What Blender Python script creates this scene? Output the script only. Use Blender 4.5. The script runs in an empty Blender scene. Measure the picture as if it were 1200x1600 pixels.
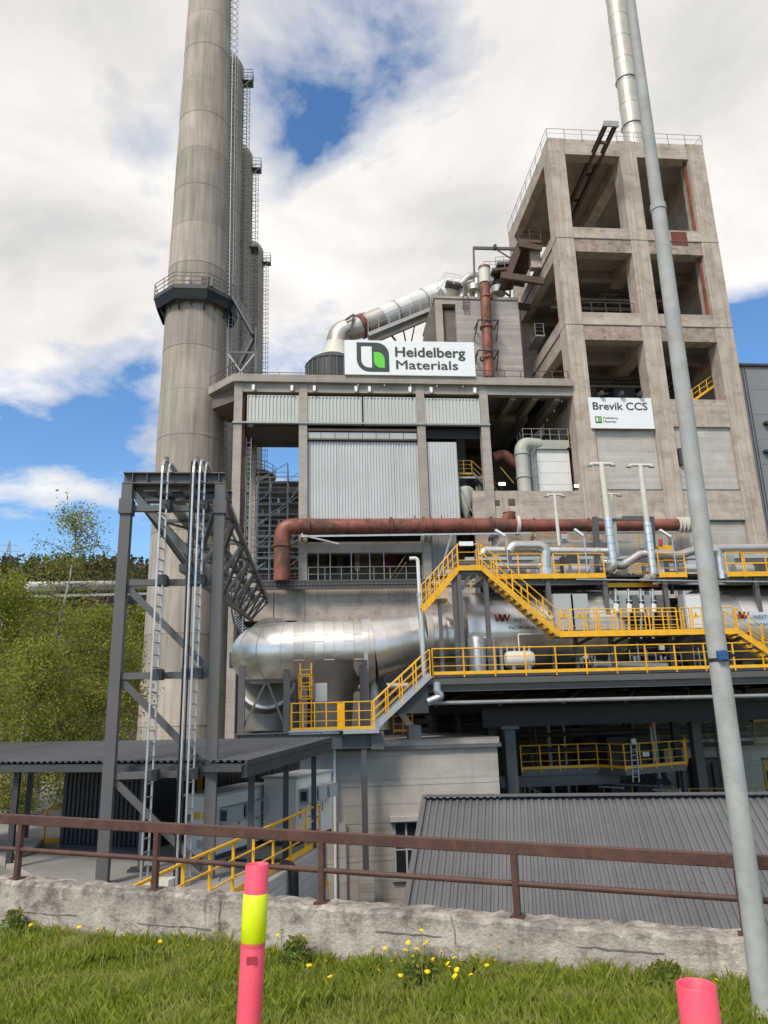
import bpy, math, random
import numpy as np
from mathutils import Vector, Matrix
V = Vector
rnd = random.Random(7)
scene = bpy.context.scene
COL = scene.collection

# ------------------------------------------------------------------ camera
EZ = 1.9                       # eye height above the road (van window)
F = 1160.0                     # focal length in pixels of the 1200x1600 picture
UP = V((-120, 4300, -F)).normalized()
_dx = -110.0
DP = V((_dx, (-F * F + 120 * _dx) / 4300, -F)).normalized()
RT = DP.cross(UP)
M3 = Matrix((RT, DP, UP))      # camera -> world
EYE = V((0, 0, EZ))
cd = bpy.data.cameras.new('camera'); cam = bpy.data.objects.new('camera', cd); COL.objects.link(cam)
cd.sensor_fit = 'VERTICAL'; cd.sensor_height = 36.0; cd.lens = 36.0 * F / 1600
cd.clip_start = 0.1; cd.clip_end = 5000
cam.matrix_world = Matrix.Translation(EYE) @ M3.to_4x4()
scene.camera = cam

# ------------------------------------------------------------------ sky, sun, exposure
SUN_EL, SUN_AZ = math.radians(48), math.radians(215)     # azimuth clockwise from +Y
world = bpy.data.worlds.new('World'); scene.world = world; world.use_nodes = True
def build_world(seed=(15.255, -15.03, -3.905)):
    nt = world.node_tree; N = nt.nodes; L = nt.links; N.clear()
    out = N.new('ShaderNodeOutputWorld'); bg = N.new('ShaderNodeBackground')
    sky = N.new('ShaderNodeTexSky'); sky.sky_type = 'NISHITA'; sky.sun_disc = False
    sky.sun_elevation = SUN_EL; sky.sun_rotation = SUN_AZ
    sky.air_density = 1.0; sky.dust_density = 0.2; sky.ozone_density = 3.0
    tc = N.new('ShaderNodeTexCoord'); sep = N.new('ShaderNodeSeparateXYZ'); L.new(tc.outputs['Generated'], sep.inputs[0])
    def math_(op, a, b=None):
        m = N.new('ShaderNodeMath'); m.operation = op
        for i, s in enumerate((a, b)):
            if s is None: continue
            if isinstance(s, (int, float)): m.inputs[i].default_value = s
            else: L.new(s, m.inputs[i])
        return m.outputs[0]
    z = math_('ADD', math_('MAXIMUM', sep.outputs[2], 0.0), 0.16)
    cx = N.new('ShaderNodeCombineXYZ')
    L.new(math_('DIVIDE', sep.outputs[0], z), cx.inputs[0]); L.new(math_('DIVIDE', sep.outputs[1], z), cx.inputs[1])
    def noise(scale, detail, rough, off, dist=0.0):
        mp = N.new('ShaderNodeMapping'); mp.inputs['Location'].default_value = off; L.new(cx.outputs[0], mp.inputs[0])
        n = N.new('ShaderNodeTexNoise'); L.new(mp.outputs[0], n.inputs['Vector'])
        n.inputs['Scale'].default_value = scale; n.inputs['Detail'].default_value = detail
        n.inputs['Roughness'].default_value = rough; n.inputs['Distortion'].default_value = dist
        return n.outputs[0]
    big = noise(1.25, 3, 0.5, seed)
    fine = noise(2.4, 10, 0.58, (seed[0] + 5, seed[1] - 3, 0.4), 0.25)
    cov = math_('ADD', math_('MULTIPLY', big, 0.62), math_('MULTIPLY', fine, 0.38))
    # the cloud deck thins out towards the horizon
    cov = math_('ADD', cov, math_('MULTIPLY', math_('SUBTRACT', math_('MINIMUM', sep.outputs[2], 0.5), 0.36), 0.5))
    ramp = N.new('ShaderNodeValToRGB'); L.new(cov, ramp.inputs[0])
    e = ramp.color_ramp.elements; e[0].position = 0.476; e[0].color = (0, 0, 0, 1); e[1].position = 0.552; e[1].color = (1, 1, 1, 1)
    e2 = ramp.color_ramp.elements.new(0.507); e2.color = (0.5, 0.5, 0.5, 1)
    # body of the cloud: warm white rims, soft grey cores
    sh = noise(2.3, 8, 0.55, (seed[0] - 2, seed[1] + 9, 1.3), 0.4)
    sr = N.new('ShaderNodeValToRGB'); L.new(math_('ADD', math_('MULTIPLY', sh, 0.6), math_('MULTIPLY', big, 0.4)), sr.inputs[0])
    e = sr.color_ramp.elements; e[0].position = 0.40; e[0].color = (8.9, 8.6, 8.2, 1); e[1].position = 0.62; e[1].color = (5.7, 5.6, 5.5, 1)
    mix = N.new('ShaderNodeMix'); mix.data_type = 'RGBA'
    hs = N.new('ShaderNodeHueSaturation'); hs.inputs['Saturation'].default_value = 1.16; hs.inputs['Value'].default_value = 1.5
    L.new(sky.outputs[0], hs.inputs['Color'])
    L.new(ramp.outputs[0], mix.inputs[0]); L.new(hs.outputs[0], mix.inputs[6]); L.new(sr.outputs[0], mix.inputs[7])
    L.new(mix.outputs[2], bg.inputs[0]); bg.inputs[1].default_value = 0.1
    L.new(bg.outputs[0], out.inputs[0])
build_world()
sd = bpy.data.lights.new('sun', 'SUN'); sun = bpy.data.objects.new('sun', sd); COL.objects.link(sun)
sd.energy = 2.6; sd.angle = math.radians(14); sd.color = (1.0, 0.92, 0.82)
_s = V((math.sin(SUN_AZ) * math.cos(SUN_EL), math.cos(SUN_AZ) * math.cos(SUN_EL), math.sin(SUN_EL)))
sun.rotation_euler = _s.to_track_quat('Z', 'Y').to_euler(); sun.location = _s * 200
vs = scene.view_settings; vs.view_transform = 'Standard'; vs.look = 'None'; vs.gamma = 1; vs.exposure = 0.32; vs.use_curve_mapping = False
scene.cycles.max_bounces = 6; scene.cycles.diffuse_bounces = 3; scene.cycles.glossy_bounces = 3; scene.cycles.transmission_bounces = 3
scene.cycles.caustics_reflective = False; scene.cycles.caustics_refractive = False

# ------------------------------------------------------------------ picture measurements -> places
def ray(x, y): return M3 @ V((x - 600, 800 - y, -F))
def PY(x, y, Y): r = ray(x, y); return EYE + r * (Y / r.y)       # on the vertical plane at depth Y
def PZ(x, y, Z): r = ray(x, y); return EYE + r * ((Z - EZ) / r.z) # on the level Z
def PX(x, y, X): r = ray(x, y); return EYE + r * (X / r.x)       # on the vertical plane at X
def XY(x, y, Y): return PY(x, y, Y).x
def ZY(x, y, Y): return PY(x, y, Y).z

# ------------------------------------------------------------------ materials
MATS = {}
def pm(name, col, rough=0.75, metal=0.0, var=0.12, scale=1.5, streak=0.0, sscale=6.0, dirt=(0.06, 0.05, 0.045), boards=0.0,
       boardamt=0.12, bump=0.15, bscale=30.0, rust=0.0, rustcol=(0.16, 0.06, 0.03), rscale=1.2, orand=0.06, mott=0.0, spec=0.5, rvar=0.0, vboards=0.0, mscale=2.6, topdirt=None):
    m = bpy.data.materials.new(name); m.use_nodes = True; nt = m.node_tree; N = nt.nodes; L = nt.links
    b = N['Principled BSDF']; b.inputs['Roughness'].default_value = rough; b.inputs['Metallic'].default_value = metal
    b.inputs['Specular IOR Level'].default_value = spec
    geo = N.new('ShaderNodeNewGeometry'); pos = geo.outputs['Position']
    oi = N.new('ShaderNodeObjectInfo')
    def mp(s, off=(0, 0, 0)):
        k = N.new('ShaderNodeMapping'); k.inputs['Scale'].default_value = s; k.inputs['Location'].default_value = off; L.new(pos, k.inputs[0]); return k.outputs[0]
    def noise(vec, sc, det=4, ro=0.55):
        n = N.new('ShaderNodeTexNoise'); L.new(vec, n.inputs['Vector']); n.inputs['Scale'].default_value = sc
        n.inputs['Detail'].default_value = det; n.inputs['Roughness'].default_value = ro; return n.outputs[0]
    def mth(op, a, c, cl=False):
        k = N.new('ShaderNodeMath'); k.operation = op; k.use_clamp = cl
        for i, s in enumerate((a, c)):
            if isinstance(s, (int, float)): k.inputs[i].default_value = s
            else: L.new(s, k.inputs[i])
        return k.outputs[0]
    def rng(v, a, c, d, e):
        k = N.new('ShaderNodeMapRange'); L.new(v, k.inputs[0])
        for i, s in enumerate((a, c, d, e)): k.inputs[i + 1].default_value = s
        return k.outputs[0]
    def mixc(f, a, c):
        k = N.new('ShaderNodeMix'); k.data_type = 'RGBA'
        if isinstance(f, (int, float)): k.inputs[0].default_value = f
        else: L.new(f, k.inputs[0])
        for i, s in ((6, a), (7, c)):
            if isinstance(s, tuple): k.inputs[i].default_value = (*s, 1)
            else: L.new(s, k.inputs[i])
        return k.outputs[2]
    n1 = noise(mp((1, 1, 1)), scale, 6, 0.6)
    val = rng(n1, 0.3, 0.7, 1 - var, 1 + var)
    if orand: val = mth('MULTIPLY', val, rng(oi.outputs['Random'], 0, 1, 1 - orand, 1 + orand))
    height = None
    if boards:
        sx = N.new('ShaderNodeSeparateXYZ'); L.new(pos, sx.inputs[0])
        fl = mth('FLOOR', mth('DIVIDE', sx.outputs[2], boards), 0.0)
        fr = mth('FRACT', mth('DIVIDE', sx.outputs[2], boards), 0.0)
        wn = N.new('ShaderNodeTexWhiteNoise'); wn.noise_dimensions = '1D'; L.new(fl, wn.inputs['W'])
        val = mth('MULTIPLY', val, rng(wn.outputs[0], 0, 1, 1 - boardamt, 1 + boardamt))
        line = rng(fr, 0.0, 0.10, 1.0, 0.0)
        val = mth('MULTIPLY', val, rng(line, 0, 1, 1.0, 0.82)); height = rng(line, 0, 1, 1.0, 0.0)
        fb = noise(mp((0.25, 0.25, 9.0)), 3.0, 3)
        val = mth('MULTIPLY', val, rng(fb, 0.3, 0.7, 1 - boardamt, 1 + boardamt))
    if vboards:
        fb = noise(mp((vboards, vboards, 0.12)), 1.0, 3)
        val = mth('MULTIPLY', val, rng(fb, 0.3, 0.7, 1 - boardamt, 1 + boardamt))
    hsv = N.new('ShaderNodeHueSaturation'); hsv.inputs['Color'].default_value = (*col, 1); L.new(val, hsv.inputs['Value'])
    c = hsv.outputs[0]
    if streak:
        sn = noise(mp((1, 1, 0.05)), sscale, 8, 0.72); s2 = noise(mp((1, 1, 0.6)), 0.5, 3)
        k = mth('MULTIPLY', rng(sn, 0.5, 0.74, 0, 1), rng(s2, 0.4, 0.65, 0, 1))
        c = mixc(mth('MULTIPLY', k, streak, True), c, dirt)
    if mott:
        k = rng(noise(mp((1, 1, 1.4), (7, 3, 1)), mscale, 9, 0.72), 0.5, 0.64, 0, 1)
        c = mixc(mth('MULTIPLY', k, mott, True), c, dirt)
    if topdirt:                                   # lichen and grime growing along an upper edge
        sz = N.new('ShaderNodeSeparateXYZ'); L.new(pos, sz.inputs[0])
        k = mth('MULTIPLY', rng(sz.outputs[2], topdirt[0], topdirt[1], 0, 1), rng(noise(mp((1, 1, 0.7)), 5.0, 8, 0.75), 0.4, 0.6, 0, 1))
        c = mixc(mth('MULTIPLY', k, 0.85, True), c, (0.07, 0.06, 0.05))
    if rust:
        k = rng(noise(mp((1, 1, 0.8), (3, 9, 2)), rscale, 8, 0.65), 0.62 - 0.25 * rust, 0.72 - 0.2 * rust, 0, 1)
        c = mixc(k, c, rustcol)
        L.new(rng(k, 0, 1, rough, 0.85), b.inputs['Roughness'])
        if metal: L.new(rng(k, 0, 1, metal, 0.0), b.inputs['Metallic'])
    elif rvar:
        L.new(rng(noise(mp((1, 1, 3)), 1.1, 5, 0.6), 0.3, 0.7, max(0.05, rough - rvar), rough + rvar), b.inputs['Roughness'])
    L.new(c, b.inputs['Base Color'])
    if bump:
        bp = N.new('ShaderNodeBump'); bp.inputs['Strength'].default_value = bump; bp.inputs['Distance'].default_value = 0.02
        h = noise(mp((1, 1, 1)), bscale, 5, 0.6)
        if height is not None: h = mth('ADD', h, height)
        L.new(h, bp.inputs['Height']); L.new(bp.outputs[0], b.inputs['Normal'])
    MATS[name] = m; return m

pm('concrete', (0.36, 0.325, 0.285), 0.85, var=0.16, scale=0.5, streak=0.55, sscale=3.0, dirt=(0.13, 0.105, 0.085), boards=0.16, boardamt=0.07, bump=0.3, bscale=14)
pm('concrete_warm', (0.445, 0.38, 0.318), 0.85, var=0.2, scale=0.6, streak=0.8, sscale=2.6, dirt=(0.17, 0.105, 0.075), boards=0.24, boardamt=0.10, bump=0.3, bscale=14, mott=0.42, mscale=0.9)
pm('concrete_col', (0.45, 0.38, 0.318), 0.85, var=0.18, scale=0.5, streak=0.85, sscale=3.5, dirt=(0.18, 0.115, 0.085), vboards=5.0, boardamt=0.22, bump=0.3, bscale=14, mott=0.35, mscale=0.8)
pm('concrete_pale', (0.44, 0.415, 0.375), 0.85, var=0.13, scale=0.7, streak=0.3, sscale=3.0, dirt=(0.2, 0.17, 0.14), boards=0.3, boardamt=0.10, bump=0.3, bscale=14)
pm('concrete_board', (0.39, 0.365, 0.335), 0.85, var=0.12, scale=0.6, streak=0.3, sscale=2.2, dirt=(0.16, 0.14, 0.12), boards=0.34, boardamt=0.13, bump=0.4, bscale=10)
pm('concrete_low', (0.42, 0.385, 0.34), 0.85, var=0.2, scale=0.45, streak=0.5, sscale=1.4, dirt=(0.2, 0.17, 0.14), boards=1.0, boardamt=0.05, bump=0.3, bscale=12, mott=0.15)
pm('concrete_chimney', (0.355, 0.312, 0.262), 0.88, var=0.24, scale=0.16, streak=0.85, sscale=4.2, dirt=(0.15, 0.125, 0.10), vboards=2.6, boardamt=0.22, bump=0.25, bscale=8, orand=0.16)
pm('concrete_silo', (0.30, 0.265, 0.23), 0.88, var=0.15, scale=0.35, streak=0.7, sscale=2.0, dirt=(0.12, 0.085, 0.065), vboards=1.2, boardamt=0.1, bump=0.25, orand=0.05)
pm('concrete_road', (0.43, 0.385, 0.33), 0.9, var=0.3, scale=2.2, streak=1.0, sscale=6.0, dirt=(0.09, 0.075, 0.058), mott=0.75, mscale=4.0, bump=0.9, bscale=26, topdirt=(0.08, 0.27))
pm('concrete_dark', (0.15, 0.13, 0.115), 0.9, var=0.25, scale=0.5, streak=0.4, bump=0.2)  # shade put into the concrete colour for inner faces; also cracks and joints
pm('yard', (0.27, 0.26, 0.245), 0.85, var=0.15, scale=0.7, bump=0.2, mott=0.2, dirt=(0.17, 0.16, 0.15))
pm('gravel', (0.22, 0.21, 0.195), 0.95, var=0.35, scale=9.0, bump=1.0, bscale=40)
pm('soil', (0.09, 0.10, 0.035), 0.95, var=0.3, scale=4, bump=0.5)
pm('terrain', (0.10, 0.105, 0.06), 0.95, var=0.3, scale=0.1, bump=0.3)
pm('steel', (0.105, 0.103, 0.101), 0.5, 0.0, var=0.08, scale=1.2, bump=0.06, orand=0.1)
pm('steel_dark', (0.048, 0.05, 0.053), 0.55, 0.0, var=0.12, scale=1.2, bump=0.06, orand=0.08)
pm('steel_shaded', (0.018, 0.018, 0.019), 0.6, var=0.15, scale=1.0, bump=0.05)  # darker copy of the deck steel, underdeck shade put into its colour
pm('concrete_stained', (0.34, 0.275, 0.225), 0.88, var=0.28, scale=1.3, streak=0.9, sscale=3.0, dirt=(0.14, 0.085, 0.06), mott=0.7, mscale=1.8, bump=0.4, bscale=12)
pm('brownsteel', (0.10, 0.07, 0.055), 0.7, 0.0, var=0.25, scale=1.0, rust=0.3, bump=0.15)
pm('galv', (0.50, 0.51, 0.52), 0.42, 0.75, var=0.14, scale=3, bump=0.08, rvar=0.1, orand=0.08)
pm('galv_dull', (0.33, 0.335, 0.335), 0.55, 0.4, var=0.15, scale=2, bump=0.1, orand=0.08)
pm('alu', (0.68, 0.65, 0.61), 0.36, 0.9, var=0.10, scale=0.35, bump=0.0, rvar=0.08, orand=0.17)
pm('alu_dark', (0.27, 0.25, 0.225), 0.5, 0.6, var=0.2, scale=0.6, streak=0.3, sscale=2.0, bump=0.0)
pm('alu_beige', (0.52, 0.49, 0.43), 0.5, 0.35, var=0.12, scale=0.7, streak=0.3, sscale=2.0, bump=0.0, orand=0.08)
pm('alu_dirty', (0.52, 0.485, 0.44), 0.45, 0.75, var=0.15, scale=0.7, streak=0.25, sscale=2.5, bump=0.0, rvar=0.06, orand=0.10)
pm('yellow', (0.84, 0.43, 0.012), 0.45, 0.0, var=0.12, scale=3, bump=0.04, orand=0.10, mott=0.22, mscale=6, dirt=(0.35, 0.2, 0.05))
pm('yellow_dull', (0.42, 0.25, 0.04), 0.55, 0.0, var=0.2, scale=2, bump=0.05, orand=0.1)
pm('sheet', (0.56, 0.565, 0.565), 0.5, 0.1, var=0.07, scale=0.35, streak=0.4, sscale=1.6, dirt=(0.36, 0.34, 0.31), bump=0.03, orand=0.03)
pm('sheet_pale', (0.52, 0.53, 0.50), 0.5, 0.0, var=0.07, scale=0.35, streak=0.4, sscale=1.8, dirt=(0.33, 0.31, 0.28), bump=0.03, orand=0.03)
pm('sheet_grey', (0.23, 0.235, 0.245), 0.5, 0.1, var=0.08, scale=0.3, bump=0.03, orand=0.06)
pm('sheet_black', (0.028, 0.03, 0.033), 0.5, 0.1, var=0.1, scale=0.5, bump=0.03)
pm('roof_sheet', (0.118, 0.119, 0.127), 0.5, 0.1, var=0.12, scale=0.5, bump=0.03, mott=0.3, mscale=0.8, dirt=(0.18, 0.175, 0.17), orand=0.09)
pm('rustpipe', (0.24, 0.075, 0.048), 0.5, 0.0, var=0.3, scale=0.9, rust=0.6, rustcol=(0.105, 0.052, 0.036), rscale=0.8, bump=0.12, streak=0.3, orand=0.08)
pm('rustrail', (0.085, 0.038, 0.028), 0.62, 0.0, var=0.25, scale=5, rust=0.4, rustcol=(0.12, 0.055, 0.033), rscale=8, bump=0.2)
pm('red', (0.45, 0.03, 0.03), 0.5, bump=0.0)
pm('slotred', (0.42, 0.03, 0.05), 0.6, bump=0.0)
pm('redplate', (0.16, 0.04, 0.03), 0.75, var=0.2, bump=0.1)
pm('white', (0.80, 0.81, 0.82), 0.45, var=0.03, scale=0.6, bump=0.02, orand=0.02)
pm('whitebox', (0.70, 0.69, 0.67), 0.45, var=0.06, scale=0.8, streak=0.12, bump=0.02, orand=0.04)
pm('kiosk', (0.80, 0.76, 0.70), 0.55, var=0.06, scale=0.8, streak=0.2, dirt=(0.5, 0.47, 0.43), bump=0.02, spec=0.2)
pm('dry', (0.36, 0.32, 0.16), 0.8, var=0.2, scale=9, bump=0.0)
pm('boxgrey', (0.40, 0.42, 0.42), 0.5, var=0.06, scale=0.8, streak=0.12, bump=0.02)
pm('cream', (0.62, 0.60, 0.52), 0.5, var=0.08, scale=2, bump=0.03, orand=0.03)
pm('palegreen', (0.42, 0.43, 0.37), 0.5, var=0.12, scale=0.8, streak=0.3, bump=0.04)
pm('logo_dark', (0.035, 0.055, 0.045), 0.5, var=0.02, bump=0.0, orand=0)
pm('logo_green', (0.13, 0.62, 0.05), 0.5, var=0.02, bump=0.0, orand=0)
pm('logo_red', (0.33, 0.025, 0.02), 0.5, var=0.02, bump=0.0, orand=0)
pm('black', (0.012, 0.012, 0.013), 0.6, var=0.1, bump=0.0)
pm('darkmachine', (0.05, 0.048, 0.046), 0.6, var=0.4, scale=1.0, bump=0.1, orand=0.3)  # dark machinery tone, also painted in for the shade under the deck
pm('pink', (0.93, 0.085, 0.15), 0.5, var=0.07, scale=5, bump=0.12, bscale=60, orand=0, mott=0.4, mscale=9, dirt=(0.6, 0.12, 0.13), streak=0.35, sscale=30)
pm('lime', (0.78, 0.9, 0.01), 0.3, var=0.08, scale=8, bump=0.25, bscale=180, orand=0, mott=0.12, mscale=14, dirt=(0.5, 0.55, 0.05))
pm('lamp_grey', (0.36, 0.365, 0.355), 0.72, 0.0, var=0.14, scale=6, bump=0.1, streak=0.3, sscale=12, dirt=(0.24, 0.24, 0.23), mott=0.25, mscale=7, spec=0.25)
pm('blue', (0.03, 0.08, 0.22), 0.4, bump=0.0)
pm('window', (0.02, 0.022, 0.025), 0.15, var=0.1, bump=0.0)
pm('bark', (0.55, 0.53, 0.49), 0.85, var=0.2, scale=8, mott=0.6, dirt=(0.06, 0.05, 0.045), bump=0.4)
pm('bark_dark', (0.09, 0.075, 0.06), 0.9, var=0.3, scale=6, bump=0.4)
pm('petal', (0.85, 0.56, 0.0), 0.6, var=0.08, scale=40, bump=0.0)
pm('stem', (0.16, 0.24, 0.05), 0.7, var=0.1, bump=0.0)
def leafmat(name, c1, c2, trans=0.35):
    m = bpy.data.materials.new(name); m.use_nodes = True; nt = m.node_tree; N = nt.nodes; L = nt.links
    b = N['Principled BSDF']; b.inputs['Roughness'].default_value = 0.6; b.inputs['Specular IOR Level'].default_value = 0.25
    g = N.new('ShaderNodeNewGeometry'); mx = N.new('ShaderNodeMix'); mx.data_type = 'RGBA'
    mx.inputs[6].default_value = (*c1, 1); mx.inputs[7].default_value = (*c2, 1)
    L.new(g.outputs['Random Per Island'], mx.inputs[0]); L.new(mx.outputs[2], b.inputs['Base Color'])
    t = N.new('ShaderNodeBsdfTranslucent'); L.new(mx.outputs[2], t.inputs[0])
    ms = N.new('ShaderNodeMixShader'); ms.inputs[0].default_value = trans
    L.new(b.outputs[0], ms.inputs[1]); L.new(t.outputs[0], ms.inputs[2]); L.new(ms.outputs[0], N['Material Output'].inputs[0])
    MATS[name] = m
leafmat('leaf_birch', (0.15, 0.19, 0.028), (0.37, 0.38, 0.07), 0.5)
leafmat('leaf_dark', (0.05, 0.06, 0.02), (0.14, 0.13, 0.05), 0.3)
leafmat('leaf_mid', (0.12, 0.16, 0.025), (0.24, 0.26, 0.05), 0.4)
leafmat('leaf_brown', (0.10, 0.08, 0.045), (0.17, 0.13, 0.06), 0.2)
leafmat('grass_blade', (0.16, 0.225, 0.022), (0.40, 0.46, 0.07), 0.5)
def patchy(name, c3, sc):
    nt = MATS[name].node_tree; N = nt.nodes; L = nt.links; mx = [n for n in N if n.type == 'MIX'][0]; g = [n for n in N if n.type == 'NEW_GEOMETRY'][0]
    no = N.new('ShaderNodeTexNoise'); no.inputs['Scale'].default_value = sc; no.inputs['Detail'].default_value = 5; L.new(g.outputs['Position'], no.inputs['Vector'])
    r = N.new('ShaderNodeMapRange'); L.new(no.outputs[0], r.inputs[0]); r.inputs[1].default_value = 0.45; r.inputs[2].default_value = 0.7
    m2 = N.new('ShaderNodeMix'); m2.data_type = 'RGBA'; L.new(r.outputs[0], m2.inputs[0]); L.new(mx.outputs[2], m2.inputs[6]); m2.inputs[7].default_value = (*c3, 1)
    for n in N:
        if n.type == 'BSDF_PRINCIPLED': L.new(m2.outputs[2], n.inputs['Base Color'])
        if n.type == 'BSDF_TRANSLUCENT': L.new(m2.outputs[2], n.inputs[0])
patchy('grass_blade', (0.40, 0.42, 0.12), 1.6)
def emit(name, col, s):
    m = bpy.data.materials.new(name); m.use_nodes = True; b = m.node_tree.nodes['Principled BSDF']
    b.inputs['Base Color'].default_value = (*col, 1); b.inputs['Emission Color'].default_value = (*col, 1); b.inputs['Emission Strength'].default_value = s
    MATS[name] = m
emit('lamp_lit', (1.0, 0.95, 0.82), 2.2)

# ------------------------------------------------------------------ mesh helpers
def org(o):
    p = V((0, 0, 0))
    while o is not None: p = p + o.location; o = o.parent
    return p
def thing(name, label, cat, loc=(0, 0, 0), group=None, kind=None):
    o = bpy.data.objects.new(name, None); COL.objects.link(o); o.location = loc; o.empty_display_size = 0.3
    tag(o, label, cat, group, kind); return o
def tag(o, label=None, cat=None, group=None, kind=None):
    for k, v in (('label', label), ('category', cat), ('group', group), ('kind', kind)):
        if v: o[k] = v
    return o
def copy_tree(o, parent=None):
    c = o.copy(); COL.objects.link(c); c.parent = parent
    for ch in list(o.children): copy_tree(ch, c)
    return c
class MB:
    def __init__(s): s.v = []; s.f = []
    def add(s, vs, fs):
        n = len(s.v); s.v += [V(a) for a in vs]; s.f += [tuple(i + n for i in f) for f in fs]; return s
    def box(s, x0, x1, y0, y1, z0, z1):
        x0, x1 = min(x0, x1), max(x0, x1); y0, y1 = min(y0, y1), max(y0, y1); z0, z1 = min(z0, z1), max(z0, z1)
        return s.add([(x0, y0, z0), (x1, y0, z0), (x1, y1, z0), (x0, y1, z0), (x0, y0, z1), (x1, y0, z1), (x1, y1, z1), (x0, y1, z1)],
                     [(3, 2, 1, 0), (4, 5, 6, 7), (0, 1, 5, 4), (1, 2, 6, 5), (2, 3, 7, 6), (3, 0, 4, 7)])
    def frame(s, o, a, b, c):                       # box from corner o along three vectors
        o, a, b, c = V(o), V(a), V(b), V(c)
        if a.cross(b).dot(c) < 0: a, b = b, a
        return s.add([o, o + a, o + a + b, o + b, o + c, o + a + c, o + a + b + c, o + b + c],
                     [(3, 2, 1, 0), (4, 5, 6, 7), (0, 1, 5, 4), (1, 2, 6, 5), (2, 3, 7, 6), (3, 0, 4, 7)])
    def bar(s, p, q, w, h=None, up=V((0, 0, 1))):
        p, q = V(p), V(q); h = h or w; d = (q - p)
        if d.length < 1e-6: return s
        dn = d.normalized(); u = up
        if abs(dn.dot(u)) > 0.98: u = V((0, 1, 0))
        a = dn.cross(u).normalized(); b = a.cross(dn).normalized()
        return s.frame(p - a * w / 2 - b * h / 2, a * w, b * h, d)
    def ibeam(s, p, q, w, h, t=0.025, up=V((0, 0, 1))):
        p, q = V(p), V(q); dn = (q - p).normalized(); u = up
        if abs(dn.dot(u)) > 0.98: u = V((0, 1, 0))
        a = dn.cross(u).normalized(); b = a.cross(dn).normalized(); d = q - p
        s.frame(p - a * w / 2 - b * h / 2, a * w, b * t, d); s.frame(p - a * w / 2 + b * (h / 2 - t), a * w, b * t, d)
        return s.frame(p - a * t / 2 - b * (h / 2 - t), a * t, b * (h - 2 * t), d)
    def tube(s, pts, r, n=10, caps=True):
        pts = [V(p) for p in pts]; rs = r if isinstance(r, (list, tuple)) else [r] * len(pts)
        t0 = (pts[1] - pts[0]).normalized(); a = t0.orthogonal().normalized(); base = len(s.v); prev = t0
        for i, p in enumerate(pts):
            if i == 0: t = t0
            elif i == len(pts) - 1: t = (pts[i] - pts[i - 1]).normalized()
            else: t = ((pts[i] - pts[i - 1]).normalized() + (pts[i + 1] - pts[i]).normalized()).normalized()
            a = (prev.rotation_difference(t)) @ a; prev = t; b = t.cross(a)
            for k in range(n):
                th = 2 * math.pi * k / n; s.v.append(p + (a * math.cos(th) + b * math.sin(th)) * rs[i])
        for i in range(len(pts) - 1):
            for k in range(n):
                k2 = (k + 1) % n; s.f.append((base + i * n + k, base + i * n + k2, base + (i + 1) * n + k2, base + (i + 1) * n + k))
        if caps:
            s.f.append(tuple(base + k for k in reversed(range(n)))); e = base + (len(pts) - 1) * n; s.f.append(tuple(e + k for k in range(n)))
        return s
    def lathe(s, prof, c, n=32, a0=0.0, a1=2 * math.pi):
        c = V(c); base = len(s.v); full = abs(a1 - a0 - 2 * math.pi) < 1e-6; m = n if full else n + 1
        for r, z in prof:
            for k in range(m):
                th = a0 + (a1 - a0) * k / n; s.v.append(c + V((r * math.cos(th), r * math.sin(th), z)))
        for i in range(len(prof) - 1):
            for k in range(n):
                k2 = (k + 1) % m; s.f.append((base + i * m + k, base + i * m + k2, base + (i + 1) * m + k2, base + (i + 1) * m + k))
        return s
    def prism(s, poly, ext):
        poly = [V(p) for p in poly]; ext = V(ext); n = len(poly); b = len(s.v)
        nrm = sum(((poly[i] - poly[0]).cross(poly[(i + 1) % n] - poly[0]) for i in range(1, n - 1)), V((0, 0, 0)))
        if nrm.dot(ext) > 0: poly = poly[::-1]
        s.v += poly + [p + ext for p in poly]
        s.f.append(tuple(b + i for i in range(n))); s.f.append(tuple(b + n + i for i in reversed(range(n))))
        for i in range(n): j = (i + 1) % n; s.f.append((b + j, b + i, b + n + i, b + n + j))
        return s
    def corr(s, o, u, v, pitch=0.2, depth=0.05, thick=0.0):
        """trapezoid sheet: profile runs along u, ribs along v, relief along u x v"""
        o, u, v = V(o), V(u), V(v); nrm = u.cross(v).normalized(); L = u.length; k = max(1, round(L / pitch)); p = L / k; un = u / L
        prof = []
        for i in range(k): prof += [(i * p, 0), (i * p + p * .40, 0), (i * p + p * .5, depth), (i * p + p * .9, depth)]
        prof.append((L, 0)); b = len(s.v)
        for t, h in prof: s.v.append(o + un * t + nrm * h); s.v.append(o + un * t + nrm * h + v)
        for i in range(len(prof) - 1): s.f.append((b + 2 * i, b + 2 * i + 2, b + 2 * i + 3, b + 2 * i + 1))
        return s
    def build(s, name, mat, par=None, smooth=False, bevel=0.0, angle=35):
        me = bpy.data.meshes.new(name); og = org(par) if par else V((0, 0, 0))
        me.from_pydata([v - og for v in s.v], [], s.f); me.materials.append(MATS[mat]); me.update()
        if smooth:
            me.polygons.foreach_set('use_smooth', [True] * len(me.polygons))
            try: me.set_sharp_from_angle(angle=math.radians(angle))
            except Exception: pass
        o = bpy.data.objects.new(name, me); COL.objects.link(o)
        if par: o.parent = par
        if bevel:
            b = o.modifiers.new('bevel', 'BEVEL'); b.width = bevel; b.segments = 2; b.limit_method = 'ANGLE'
        return o
def bx(name, mat, par, x0, x1, y0, y1, z0, z1, bevel=0.0): return MB().box(x0, x1, y0, y1, z0, z1).build(name, mat, par, bevel=bevel)
def tb(name, mat, par, pts, r, n=10): return MB().tube(pts, r, n).build(name, mat, par, smooth=True)
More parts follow.
